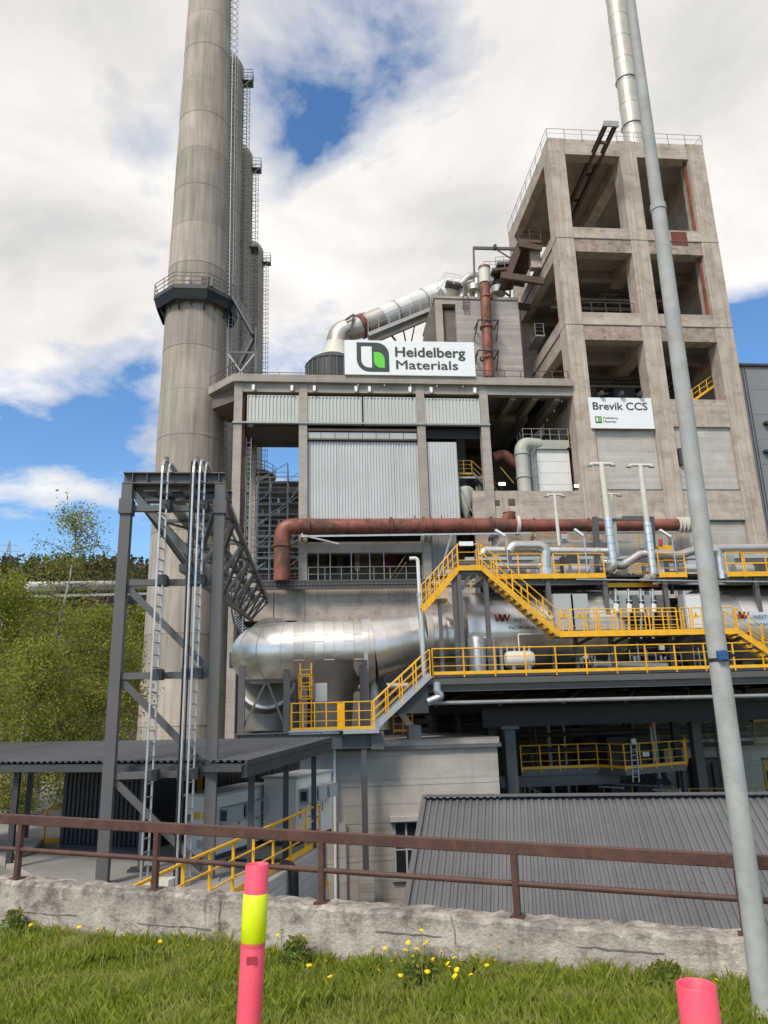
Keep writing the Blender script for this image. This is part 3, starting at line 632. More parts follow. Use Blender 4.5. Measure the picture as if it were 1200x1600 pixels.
def woods():
    def b(px, Y, z=None):
        x = XY(px, 1100, Y); return V((x, Y, float(hill(x, Y)) - .1 if z is None else z))
    G = 'birches behind the canopy'
    tree('birch_tree', 'tall slender birch with white trunk and thin airy top against the blue sky', b(68, 40), ZY(95, 800, 40) + 2.4, 2.6, .25, 7500, .065, 'leaf_birch', 'bark', 11, 46, .55, .012, G, tr=.17, sig=.26, power=.6)
    tree('birch_tree', 'bushy bright green birch at the left edge, cut by the frame', b(-15, 37), ZY(0, 905, 37) + 2.4, 3.4, .08, 24000, .072, 'leaf_birch', 'bark', 12, 54, .5, 0, G)
    tree('birch_tree', 'full green birch just right of the slender white trunk', b(118, 46), ZY(120, 955, 46) + 2.4, 3.3, .05, 24000, .075, 'leaf_birch', 'bark', 13, 54, .5, 0, G)
    tree('birch_tree', 'low spreading green birch in front of the slender white trunk', b(45, 33), ZY(40, 1020, 33) + 2.4, 3.0, .05, 22000, .062, 'leaf_birch', 'bark', 14, 50, .5, 0, G)
    tree('birch_tree', 'small green tree right behind the black shed', b(140, 36), ZY(140, 1075, 36) + 2.4, 2.0, .05, 9000, .06, 'leaf_birch', 'bark_dark', 15, 36, .5, 0, G)
    tree('leafy_tree', 'yellow green tree between the steel frame post and the chimney foot', b(203, 95), ZY(203, 985, 95) + 1, 5.2, .05, 5000, .2, 'leaf_birch', 'bark_dark', 16, 40, .4)
    tree('bare_tree', 'brownish tree just in leaf behind the round traffic sign', b(196, 70), ZY(196, 1085, 70) + 1, 3.0, .15, 1200, .10, 'leaf_brown', 'bark_dark', 17, 40, .2)
    tree('leafy_tree', 'dull olive tree left of the steel post, below the conveyor', b(160, 80), ZY(150, 975, 80) + 1, 5.5, .05, 5000, .17, 'leaf_mid', 'bark_dark', 18, 40, .4)
    tree('leafy_tree', 'tall green tree under the conveyor at the far left', b(15, 62), ZY(20, 960, 62) + 1, 5.0, .05, 13000, .10, 'leaf_birch', 'bark_dark', 19, 44, .4)
    for i, (px, py, lab) in enumerate([(205, 872, 'slim dark conifer on the skyline, middle of three beside the steel post'), (222, 868, 'tallest slim conifer on the skyline nearest the chimney'), (187, 876, 'dark conifer on the skyline left of the steel post'),
                                       (145, 866, 'broad dark conifer at the ridge end above the conveyor'), (112, 868, 'dark conifer on the ridge right of the birch top'), (60, 868, 'dark conifer on the ridge left of the birch top'), (232, 880, 'short conifer on the skyline touching the chimney edge')]):
        Y = 330; x = XY(px, py, Y); zt = ZY(px, py, Y); h = [15, 18, 16, 18, 16, 16, 14][i]
        conifer(lab, (x, Y, zt - h), h, h * .2, 40 + i, 'conifers on the skyline')
    # hillside wood as masses
    rg = np.random.default_rng(9)
    for name, mat, cnt, lab, hh, rr, seed, ymin in (('hillside_wood', 'leaf_dark', 900, 'dark mixed wood covering the far hillside', 13, 3.4, 1, 200), ('spring_wood', 'leaf_mid', 500, 'pale green spring wood on the lower hillside', 10, 4.0, 2, 90), ('brown_wood', 'leaf_brown', 260, 'brownish budding wood scattered on the hillside', 12, 3.4, 3, 150)):
        rg = np.random.default_rng(seed); Y = ymin + (355 - ymin) * rg.random(cnt) ** .8; X = Y * rg.uniform(-.46, -.17, cnt); Zb = hill(X, Y); al = []
        for i in range(cnt):
            n = 110; h = hh * rg.uniform(.6, 1.25); f = rg.random(n); pr = (1 - f) * 1.0 if (mat == 'leaf_dark' and i % 2) else np.sin(np.pi * np.clip(f * .9 + .08, 0, 1)) ** .6
            r_ = rr * rg.uniform(.6, 1.1) * pr * rg.random(n) ** .4; a = rg.uniform(0, 6.283, n)
            c = np.stack([X[i] + np.cos(a) * r_, Y[i] + np.sin(a) * r_, Zb[i] + h * (.08 + f * .92)], 1)
            u = rg.normal(size=(n, 3)); u /= np.linalg.norm(u, axis=1)[:, None]; v = rg.normal(size=(n, 3)); v -= (v * u).sum(1)[:, None] * u; v /= np.linalg.norm(v, axis=1)[:, None]
            s = rg.uniform(.3, .8, n)[:, None]; k = np.zeros((n, 4, 3)); k[:, 0] = c - u * s; k[:, 1] = c - v * s * .7; k[:, 2] = c + u * s; k[:, 3] = c + v * s * .7; al.append(k.reshape(-1, 3))
        tag(big_mesh(name, mat, np.concatenate(al), 4), lab, 'forest', kind='stuff')
woods()
def far_things():
    # conveyor gallery crossing the valley
    Y = 100.0; t = thing('conveyor_gallery', 'long pale tubular conveyor gallery crossing behind the trees at the left', 'conveyor', PY(140, 920, Y))
    a, b = PY(42, 917, Y - 6), PY(330, 912, Y + 14)
    for i in range(8): tb('tube_segment', 'concrete_pale' if i not in (0, 5) else 'whitebox', t, [a.lerp(b, i / 8), a.lerp(b, (i + .97) / 8)], 0.62 if i not in (5,) else .75, 16)
    br('floor_edge', 'white', t, a + V((-.5, -1.2, -1.4)), b + V((0, -1.2, -1.5)), .3, .3)
    c0, c1 = a + V((10, -1, -1.9)), b + V((0, -1, -2)); br('chord', 'steel_dark', t, c0, c1, .3, .8); d0, d1 = c0 - Zv * 7.2, c1 - Zv * 7.2; br('chord', 'brownsteel', t, d0, d1, .3, .45)
    for i in range(5):
        p, q = c0.lerp(c1, i / 5), c0.lerp(c1, (i + 1) / 5); mid = d0.lerp(d1, (i + .5) / 5); br('diagonal', 'brownsteel', t, p, mid, .28); br('diagonal', 'brownsteel', t, mid, q, .28)
    for f in (.42, .8):
        p = d0.lerp(d1, f); br('pier', 'brownsteel', t, p, V((p.x, p.y, float(hill(p.x, p.y)))), .5)
    # power pylon on the ridge
    Y = 420; p = PY(15, 845, Y); t = thing('power_pylon', 'lattice power pylon on the ridge at the far left', 'pylon', p - Zv * 40)
    m = MB(); top = p; foot = p - Zv * 34
    for sx in (-1, 1):
        for sy in (-1, 1): m.bar(foot + V((sx * 3, sy * 3, 0)), top + V((sx * .2, sy * .2, 0)), .28)
    for k in range(10):
        f, g = k / 10, (k + 1) / 10; wa, wb = 3 * (1 - f) + .2, 3 * (1 - g) + .2
        m.bar(foot + V((-wa, -wa, 34 * f)), foot + V((wb, -wb, 34 * g)), .16); m.bar(foot + V((wa, -wa, 34 * f)), foot + V((-wb, -wb, 34 * g)), .16)
    m.build('mast', 'galv_dull', t)
    for dz, w in ((-2.5, 5), (-6, 7), (-9.5, 5)): br('cross_arm', 'galv_dull', t, top + V((-w, 0, dz)), top + V((w, 0, dz)), .3)
    # traffic sign seen past the post
    p = PY(186, 1131, 75); t = thing('traffic_sign', 'small round white speed sign with red ring behind the steel frame', 'traffic sign', V((p.x, p.y, p.z - 2.6)))
    tb('pole', 'galv', t, [p - Zv * 2.6, p + Zv * .3], .04, 8)
    MB().tube([p + V((0, -.06, 0)), p + V((0, -.10, 0))], .36, 24).build('ring', 'red', t); MB().tube([p + V((0, -.105, 0)), p + V((0, -.115, 0))], .27, 24).build('face', 'white', t)
    text(t, '70', p.x - .17, p.z - .12, p.x + .17, p.z + .12, p.y - .12, 'black', .02)
    q = p - Zv * .85; MB().prism([q + V((-.33, -.08, -.25)), q + V((.33, -.08, -.25)), q + V((0, -.08, .35))], (0, .03, 0)).build('warning_plate', 'red', t)
    MB().prism([q + V((-.2, -.085, -.17)), q + V((.2, -.085, -.17)), q + V((0, -.085, .2))], (0, -.01, 0)).build('warning_face', 'white', t)
    # road guard seen through the trees
    t = thing('road_barrier', 'pale road barrier behind the canopy roof at the left', 'barrier', PY(150, 1170, 60))
    for i in range(6):
        p, q = PY(75 + i * 25, 1178 - i * 2.2, 60 + i), PY(100 + i * 25, 1176 - i * 2.2, 61 + i); br('beam', 'galv_dull', t, p, q, .08, .32); br('post', 'galv_dull', t, p - Zv * .8, p + Zv * .1, .1)
far_things()
# ================================================================== LARGE PLANT STRUCTURES
def chimneys():
    cx, cy = -11.25, 66.0
    def R(z): return 2.27 + (79 - z) * .0158 if z > 39 else 2.9 + (39 - z) * .0085 + max(0, 8 - z) * .01
    t = thing('chimney', 'tallest concrete chimney with an octagonal steel gallery around its shaft', 'chimney', (cx, cy, -2.4))
    rc = random.Random(21); z = -2.4; k = 0
    while z < 104:
        h = 4.4 if z > 5 else 3.7; o_ = .018 * (k % 2); k += 1; prof = [(R(z) + o_, z), (R(z + h) + o_, z + h), (R(z + h) - .05, z + h)]
        MB().lathe([(r, zz) for r, zz in prof], (cx, cy, 0), 56).build('shaft_section', 'concrete_chimney', t, smooth=True, angle=50); z += h
        MB().lathe([(R(z), z - .05), (R(z) + .024, z - .04), (R(z) + .024, z + .02), (R(z), z + .03)], (cx, cy, 0), 56).build('pour_joint', 'concrete_silo', t)
    # gallery
    zg = 40.6; r0, r1 = R(zg) + .02, 4.05
    def ring(r, z, n=8, ph=.39): return [V((cx + r * math.cos(ph + 2 * math.pi * i / n), cy + r * math.sin(ph + 2 * math.pi * i / n), z)) for i in range(n)]
    a, b = ring(r0, zg), ring(r1, zg)
    for i in range(8):
        j = (i + 1) % 8
        MB().add([a[i], b[i], b[j], a[j], a[i] + Zv * .08, b[i] + Zv * .08, b[j] + Zv * .08, a[j] + Zv * .08], [(0, 3, 2, 1), (4, 5, 6, 7), (0, 1, 5, 4), (1, 2, 6, 5), (2, 3, 7, 6), (3, 0, 4, 7)]).build('deck_plate', 'steel_dark', t)
        br('edge_plate', 'steel_dark', t, b[i] - Zv * .1, b[j] - Zv * .1, .06, .42)
        lo = ring(R(zg - 2) + .02, zg - 1.9)[i]; br('bracket', 'steel_dark', t, b[i] - Zv * .2, lo, .14); br('bracket', 'steel_dark', t, b[i] * .99 + a[i] * .01 - Zv * .12, a[i] - Zv * .12, .12, .2)
        br('bracket_web', 'steel_dark', t, b[i].lerp(b[j], .5) - Zv * .2, lo.lerp(ring(R(zg - 2), zg - 1.9)[j], .5), .1)
        MB().add([b[i] - Zv * .3, b[j] - Zv * .3, ring(R(zg) + .9, zg - 1.25)[j], ring(R(zg) + .9, zg - 1.25)[i]], [(0, 1, 2, 3), (3, 2, 1, 0)]).build('skirt_plate', 'steel_dark', t)
    rb = MB()
    for i in range(8):
        j = (i + 1) % 8
        for f in (0, .5): p = b[i].lerp(b[j], f); rb.bar(p, p + Zv * 1.35, .06)
        for hh in (.5, .95, 1.35): rb.bar(b[i] + Zv * hh, b[j] + Zv * hh, .05)
    rb.build('gallery_railing', 'steel', t)
    bx('sensor_box', 'steel', t, cx + .9, cx + 2.0, cy - 3.6, cy - 3.0, zg + .1, zg + 1.0)
    bx('sensor_box', 'galv_dull', t, cx - .6, cx - .2, cy - 3.3, cy - 2.9, zg + .1, zg + 1.1)
    # caged ladder on the right side, up and down
    an = math.radians(-12)
    for z0, z1 in ((zg, 103), (28, zg)):
        p0 = V((cx + (R(z0) + .2) * math.cos(an), cy + (R(z0) + .2) * math.sin(an), z0)); p1 = V((cx + (R(z1) + .2) * math.cos(an), cy + (R(z1) + .2) * math.sin(an), z1))
        ladder(t, p0, p1, V((.35, -.38, 0)), 'galv_dull', .45, .07, .045, 'caged_ladder', V((.55, .45, 0)))
    # zig-zag access stair between gallery and the roof of the frame building
    acc = [V((cx + 3.6, cy - 2.0, zg)), V((cx + 5.6, cy - 1.9, 36.8)), V((cx + 5.6, cy - 1.2, 36.8)), V((cx + 4.2, cy - 1.2, 33.6)), V((cx + 5.6, cy - 1.9, 30.6))]
    s = MB()
    for p, q in zip(acc, acc[1:]):
        for o in (0, .8): s.bar(p + V((0, o, 0)), q + V((0, o, 0)), .05, .22); s.bar(p + V((0, o, 1)), q + V((0, o, 1)), .05); s.bar(p + V((0, o, .5)), q + V((0, o, .5)), .04)
        for k in range(12): r = p.lerp(q, k / 12); s.box(r.x - .12, r.x + .12, r.y, r.y + .8, r.z - .02, r.z + .02)
        for k in range(5): r = p.lerp(q, k / 4); s.bar(r, r + Zv, .045)
    s.build('access_stair', 'steel', t)
    for dx in (3.3, 5.9):
        for dy in (-2.2, -.8): br('stair_leg', 'steel', t, (cx + dx, cy + dy, 30.6), (cx + dx, cy + dy, 37.2), .14)
    br('stair_brace', 'galv_dull', t, (cx + 3.3, cy - 2.2, 30.8), (cx + 5.9, cy - 2.2, 34.6), .12); br('stair_brace', 'galv_dull', t, (cx + 5.9, cy - 2.2, 30.8), (cx + 3.3, cy - 2.2, 34.6), .12)
    br('stair_brace', 'steel', t, (cx + 3.3, cy - 2.2, 34.6), (cx + 5.9, cy - 2.2, 34.6), .12, .2)
    # tapered stacks standing in a row behind
    labs = ['concrete stack directly behind the tallest chimney, second highest in the row', 'rust-streaked concrete stack, third in the row behind the chimney', 'farthest and lowest-looking concrete stack at the right end of the row']
    for i, (Y, px, py) in enumerate(((80, 381, 110), (92, 395, 246), (110, 411.5, 393))):
        e = PY(px, py, Y); top = e.z + (.9 if i else 1.0); rt = 2.75; X = e.x - rt; t = thing('stack', labs[i], 'stack', (X, Y, -3), 'row of concrete stacks')
        z = -3.0
        def Rs(z): return rt + (top - z) * .009
        seg = (top - 2 + 3) / 12
        for k in range(12):
            MB().lathe([(Rs(z) + .018 * (k % 2), z), (Rs(z + seg) + .018 * (k % 2), z + seg), (Rs(z + seg) - .05, z + seg)], (X, Y, 0), 40).build('shaft_section', 'concrete_silo', t, smooth=True, angle=50); z += seg
        MB().lathe([(Rs(z), z), (rt + .02, top - .9), (rt - .25, top - .35), (rt - 1.0, top), (0, top + .05)], (X, Y, 0), 40).build('cap', 'concrete_silo', t, smooth=True, angle=60)
        lx = X + rt + .35
        ladder(t, (lx + (top + 3 - 2) * .004 + .3, Y - .6, 0), (lx - .1, Y - .6, top - 2.2), V((.55, -.15, 0)), 'steel', .55, .07, .05, 'caged_ladder', V((.45, .5, 0)))
        ladder(t, (X + 1.9, Y - 2.62, 20), (X + 1.6, Y - 2.42, top - 1.5), V((.6, .2, 0)), 'steel_dark', .55, .08, .06, 'rung_ladder', V((.3, -.7, 0)))
        zz = top - 3.4; pl = bx('ladder_platform', 'steel', t, X + rt - .3, X + rt + 1.25, Y - 1.0, Y + .3, zz - .06, zz)
        m = MB(); cs = [V((X + rt, Y - 1.0, zz)), V((X + rt + 1.25, Y - 1.0, zz)), V((X + rt + 1.25, Y + .3, zz)), V((X + rt, Y + .3, zz))]
        for p, q in zip(cs, cs[1:]):
            for hh in (.55, 1.1, 1.6): m.bar(p + Zv * hh, q + Zv * hh, .06)
        for p in cs: m.bar(p, p + Zv * 1.6, .07)
        m.bar((X + rt, Y - 1.2, zz - 1.4), (X + rt + 1.3, Y - 1.2, zz), .08); m.build('platform_railing', 'steel', t)
        if i == 1: bx('ladder_platform', 'steel', t, X + rt - .2, X + rt + 1.1, Y - 1.2, Y + .6, zz - 13.2, zz - 13)
        if i == 2:   # gallery ring seen through the open bay
            zg = ZY(410, 745, Y); MB().lathe([(Rs(zg), zg - 1.8), (Rs(zg) + 2.2, zg - .3), (Rs(zg) + 2.2, zg), (Rs(zg), zg)], (X, Y, 0), 16).build('gallery', 'brownsteel', t)
            m = MB(); n = 16
            for k in range(n):
                a = 2 * math.pi * k / n; b_ = 2 * math.pi * (k + 1) / n; r_ = Rs(zg) + 2.15; p = V((X + r_ * math.cos(a), Y + r_ * math.sin(a), zg)); q = V((X + r_ * math.cos(b_), Y + r_ * math.sin(b_), zg))
                m.bar(p, p + Zv * 1.3, .07)
                for hh in (.65, 1.3): m.bar(p + Zv * hh, q + Zv * hh, .06)
            m.build('gallery_railing', 'steel_dark', t)
chimneys()

FY = 60.0
def fX(x, y=650): return XY(x, y, FY)
def fZ(y, x=600): return ZY(x, y, FY)
TWL, TWR = 23.35, 39.6           # tower front left / right edges
def corr_panel(t, x0, x1, z0, z1, y, mat, pitch=.22, depth=.06, frame=True, name='cladding_panel'):
    o = MB().corr((x0, y, z0), (x1 - x0, 0, 0), (0, 0, z1 - z0), pitch, depth).build(name, mat, t)
    if frame:
        m = MB(); w = .07
        m.box(x0 - w, x1 + w, y - .09, y + .06, z1, z1 + w); m.box(x0 - w, x0, y - .09, y + .06, z0, z1); m.box(x1, x1 + w, y - .09, y + .06, z0, z1); m.box(x0 - w, x1 + w, y - .09, y + .06, z0 - w, z0); m.build('edge_trim', mat, o)
    return o
def frame_building():
    t = thing('frame_building', 'grey concrete frame building with corrugated panels, left of the tall tower', 'building', (0, 60, PIT))
    zt, zs, zb = fZ(590), fZ(601), fZ(614)
    cols = [(fX(365), fX(378)), (fX(467), fX(480)), (fX(651.5), fX(664)), (fX(751), fX(764))]
    zlow = fZ(905)
    for i, (a, b) in enumerate(cols):
        bx('column', 'concrete', t, a, b, FY, FY + .8, PIT if i == 0 else (zlow if i < 3 else fZ(812)), zb)
    # roof slab with its chamfered left corner platform
    z0 = zs
    poly = [V((cols[0][0] - .05, FY - .35, z0)), V((TWL - .02, FY - .35, z0)), V((TWL - .02, 66, z0)), V((-6, 70, z0)), V((-8.0, 66.8, z0)), V((-9.35, 62.6, z0))]
    MB().prism(poly, (0, 0, zt - zs)).build('roof_slab', 'concrete', t)
    MB().prism([V((-6.8, 60.9, z0)), V((-6, 66, z0)), V((-8.0, 66, z0)), V((-9.0, 62.8, z0))], (0, 0, -1.3)).build('slab_haunch', 'concrete_dark', t)
    xs = [cols[0][0]] + [c[0] for c in cols[1:]] + [TWL]
    for (a, b), nx in zip(cols, [c[0] for c in cols[1:]] + [TWL]): bx('roof_beam', 'concrete', t, b, nx, FY + .06, FY + .66, zb, zs)
    for a, b in cols: bx('beam_node', 'concrete', t, a, b, FY, FY + .8, zb, zs)
    # roof-edge railings and the rear roof
    railing(t, [(-9.2, 62.8, zt), (cols[0][0], FY - .2, zt)], 1.1, 1.1, 'brownsteel', 1, 0, .03, .06)
    railing(t, [(cols[0][0], FY + 1.6, zt), (fX(538), FY + 1.6, zt)], 1.1, 1.8, 'brownsteel', 1, 0, .03, .06)
    railing(t, [(fX(745), FY + .5, zt), (TWL - .1, FY + .5, zt)], 1.1, 1.6, 'brownsteel', 1, 0, .03, .06)
    bx('rear_roof', 'concrete_dark', t, cols[1][0], TWL - .03, 66.002, 76, zs, zt - .05)
    # upper corrugated panels
    for a, b, y0, y1 in ((387, 466, 618, 660), (482, 564.5, 620, 662), (569.5, 650, 621, 663), (665.5, 751, 623, 663.5)):
        corr_panel(t, fX(a), fX(b), fZ(y1, a), fZ(y0, a), FY + .12, 'sheet_pale', .30, .09)
    br('ledge_rail', 'galv_dull', t, (cols[0][0] - .1, FY - .08, fZ(660, 365)), (cols[3][1] + .05, FY - .08, fZ(664, 760)), .1, .14)
    for x in (396, 456, 491, 556, 577, 640, 673, 741):
        X = fX(x, 611); o = bx('eave_lamp', 'white', t, X - .12, X + .12, FY - .3, FY + .03, fZ(613), fZ(606)); bx('lamp_glass', 'whitebox', o, X - .08, X + .08, FY - .34, FY - .1, fZ(615), fZ(613) - .002)
    # black sheet painting the shade in the gap below the upper panels
    bx('gap_shade_sheet', 'black', t, cols[1][1], cols[3][0], FY + .75, FY + .8, fZ(680), fZ(616))
    # left open bay: deck, back beam, inner column, rusty pipe with chain ladder
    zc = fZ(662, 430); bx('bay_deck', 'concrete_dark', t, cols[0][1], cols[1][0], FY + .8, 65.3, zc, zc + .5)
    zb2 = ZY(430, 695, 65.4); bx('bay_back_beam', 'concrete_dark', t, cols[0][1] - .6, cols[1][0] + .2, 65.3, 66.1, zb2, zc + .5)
    xi = XY(390, 740, 65.4), XY(399, 740, 65.4); bx('inner_column', 'concrete', t, xi[0], xi[1] + .05, 65.3, 66.05, PIT, zb2)
    bx('bay_side_beam', 'concrete', t, cols[0][1] - .7, cols[0][1] + .05, FY + .8, 65.3, zc - 1.3, zc)
    p = PY(381, 640, 60.5); tb('downpipe', 'rustpipe', t, [V((p.x, 60.6, fZ(618))), V((p.x - .15, 60.6, fZ(880)))], .16, 10)
    ladder(t, (p.x + .45, 60.9, fZ(880)), (p.x + .45, 60.9, fZ(680)), V((.4, 0, 0)), 'galv_dull', .42, .05, .05, 'wall_ladder')
    ladder(t, (p.x + .95, 62.5, fZ(880)), (p.x + .95, 62.5, fZ(690)), V((.5, .2, 0)), 'galv_dull', .5, .05, .05, 'wall_ladder')
    # strip of pale plates and rusty beam
    br('rusty_beam', 'brownsteel', t, (cols[1][1], FY + .3, fZ(671)), (cols[2][0], FY + .3, fZ(671)), .3, .22)
    n = 8; a, b = cols[1][1] + .02, cols[2][0] - .02
    for i in range(n):
        x0, x1 = a + (b - a) * i / n, a + (b - a) * (i + .96) / n; bx('strip_plate', 'boxgrey', t, x0, x1, FY + .25, FY + .32, fZ(684), fZ(674.5))
    br('rusty_beam', 'brownsteel', t, (cols[1][1], FY + .25, fZ(686)), (cols[2][0], FY + .25, fZ(686)), .2, .12)
    # large corrugated walls, three sheets each
    a, b = cols[1][1] - .02, cols[2][0] + .3; zA, zB = fZ(830), fZ(688)
    for i in range(4): MB().corr((a + (b - a) * i / 4, FY + .46 + .012 * (i % 2), zA), ((b - a) / 4 + .05, 0, 0), (0, 0, zB - zA), .26, .09).build('wall_sheet', 'sheet', t)
    MB().corr((cols[2][1] - .25, FY + .4, zA), (fX(716, 740) - cols[2][1] + .25, 0, 0), (0, 0, zB - zA), .26, .09).build('wall_sheet', 'sheet', t)
    bx('sheet_return', 'sheet', t, fX(716, 740), fX(716, 740) + .06, FY + .4, FY + 5, zA, zB)
    bx('back_sheet', 'sheet_grey', t, cols[1][0], fX(716, 740), FY + .62, FY + .7, zA - .2, zB)
    # inner mass behind the sheets
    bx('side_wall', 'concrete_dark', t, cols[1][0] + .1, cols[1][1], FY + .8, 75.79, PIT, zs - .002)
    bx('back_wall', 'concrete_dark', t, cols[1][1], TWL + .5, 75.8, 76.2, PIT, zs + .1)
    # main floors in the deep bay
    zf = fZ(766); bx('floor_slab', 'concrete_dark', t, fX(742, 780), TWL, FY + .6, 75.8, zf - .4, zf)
    bx('parapet', 'concrete_warm', t, fX(740, 790), TWL + .0, FY + .14, FY + .58, fZ(812), zf)
    bx('lower_wall', 'concrete_warm', t, fX(745, 830), TWL, FY + .5, FY + .9, fZ(905), fZ(812))
    for k, (x0, x1, y0, y1) in enumerate(((773, 781, 781, 789), (795, 805, 779, 789))): bx('wall_vent', 'brownsteel', t, fX(x0, 785), fX(x1, 785), FY + .08, FY + .16, fZ(y1), fZ(y0))
    for k in range(3):
        X = fX(800 + k * 35, 620); bx('ceiling_beam', 'concrete', t, X, X + .5, FY + .7, 75.8, zs - 1.0, zs)
    bx('ceiling_hatch', 'black', t, fX(835, 640), fX(880, 640), 63, 66, zs - .06, zs - .02)
    bx('inner_column', 'concrete_dark', t, fX(735, 690), fX(735, 690) + .8, 66, 66.8, zf - 8, zs)
    # yellow landing and stair inside the deep bay
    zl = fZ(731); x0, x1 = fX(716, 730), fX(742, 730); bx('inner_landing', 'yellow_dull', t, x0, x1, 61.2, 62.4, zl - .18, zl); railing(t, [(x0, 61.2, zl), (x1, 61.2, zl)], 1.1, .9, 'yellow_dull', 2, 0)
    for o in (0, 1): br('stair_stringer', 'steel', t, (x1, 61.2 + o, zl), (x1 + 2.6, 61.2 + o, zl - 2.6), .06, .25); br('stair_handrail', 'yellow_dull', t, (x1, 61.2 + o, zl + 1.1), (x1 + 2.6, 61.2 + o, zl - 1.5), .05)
    for k in range(10): bx('stair_tread', 'steel', t, x1 + .26 * k, x1 + .26 * k + .22, 61.25, 62.15, zl - .26 * k - .1, zl - .26 * k - .06)
    for x in (x0 + .2, x1 + 1.6): br('stair_leg', 'galv_dull', t, (x, 61.3, zl - 3), (x, 61.3, zl - .2), .12)
    br('stair_beam', 'galv_dull', t, (x0, 61.25, zl - .45), (x1 + 1.5, 61.25, zl - .45), .12, .16); br('stair_beam', 'galv_dull', t, (x0 + 1, 61.25, zl - 2.4), (x1 + 1.5, 61.25, zl - 2.4), .12, .16)
    a, b = V((fX(772, 740), 61.5, fZ(738))), V((fX(786, 762), 61.5, fZ(764))); br('stair_handrail', 'yellow_dull', t, a, b, .07); br('stair_handrail', 'yellow_dull', t, a + V((1, 0, 1)), b + V((1.4, 0, 1)), .07); br('stair_stringer', 'yellow_dull', t, a - Zv, b - Zv + V((.4, 0, 0)), .07, .2)
    # lower opening with gallery
    zo1, zo0 = fZ(862), fZ(907); bx('lintel_beam', 'concrete', t, cols[1][1], cols[2][0], FY + .1, FY + .7, fZ(863), fZ(846)); 
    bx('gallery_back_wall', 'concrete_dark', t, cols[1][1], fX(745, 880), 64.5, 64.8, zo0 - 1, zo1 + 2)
    bx('gallery_floor', 'concrete', t, cols[0][1], fX(745, 905), FY - .1, 66, zo0 - .45, zo0)
    for k, (px, w, mat) in enumerate(((512, 14, 'window'), (537, 17, 'window'), (620, 14, 'window'), (597, 16, 'redplate'), (553, 9, 'boxgrey'))):
        o = bx('machine_panel', mat, t, XY(px, 880, 64.4), XY(px + w, 880, 64.4), 64.2, 64.4, ZY(px, 893, 64.4), ZY(px, 868, 64.4))
    for px in (497, 516, 549, 578, 600): tb('thin_post', 'galv_dull', t, [V((fX(px, 880), FY + .05, zo0)), V((fX(px, 880), FY + .05, zo1))], .045, 6)
    railing(t, [(cols[1][1] + .1, FY, zo0), (cols[2][0] - .1, FY, zo0)], 1.15, 1.25, 'galv_dull', 1, 0, .03, .05)
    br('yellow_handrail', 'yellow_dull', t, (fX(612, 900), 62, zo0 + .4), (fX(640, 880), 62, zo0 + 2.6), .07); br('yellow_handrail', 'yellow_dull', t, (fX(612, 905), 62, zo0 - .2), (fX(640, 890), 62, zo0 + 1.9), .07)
    # cable tray band and wall below
    xa, xb = fX(405, 915), fX(672, 915); zb0, zb1 = fZ(921), fZ(909); bx('cable_tray', 'steel_dark', t, xa, xb, FY - .9, FY - .5, zb0, zb1 - .05)
    m = MB()
    for k in range(44): X = xa + (xb - xa) * k / 43; m.box(X - .03, X + .03, FY - .95, FY - .9, zb0, zb1)
    for zz in (zb0, (zb0 + zb1) / 2, zb1): m.box(xa, xb, FY - .97, FY - .92, zz - .03, zz + .03)
    m.build('tray_mesh', 'steel', t)
    bx('lower_panel', 'concrete_warm', t, fX(383, 950), fX(464, 950), FY + .06, FY + .5, fZ(967), zo0 - .46)
    bx('lower_panel', 'concrete_warm', t, fX(476, 950), fX(745, 950), FY + .06, FY + .5, fZ(985), zo0 - .46)
    bx('lower_pilaster', 'concrete', t, fX(464, 950), fX(476, 950), FY - .02, FY + .5, fZ(985), zo0 - .46)
    bx('recess_shade_sheet', 'black', t, fX(376, 1000), fX(745, 1000), FY + 2, FY + 2.1, PIT, fZ(960))  # black sheet stands in for the shade inside the lower openings
    MB().corr((fX(665, 870), FY + .3, fZ(900)), (fX(716, 870) - fX(665, 870), 0, 0), (0, 0, fZ(835) - fZ(900)), .3, .05).build('grey_sheet', 'sheet_grey', t)
    for px in (384, 424):   # hanging cable
        pass
    p = PY(428, 925, 59.2); tb('hanging_cable', 'black', t, [p, p - Zv * 2.4], .04, 6)
    MB().box(fX(367, 940), fX(372, 940), FY - .4, FY, fZ(1000), fZ(905)).build('cable_duct', 'steel_dark', t)
frame_building()

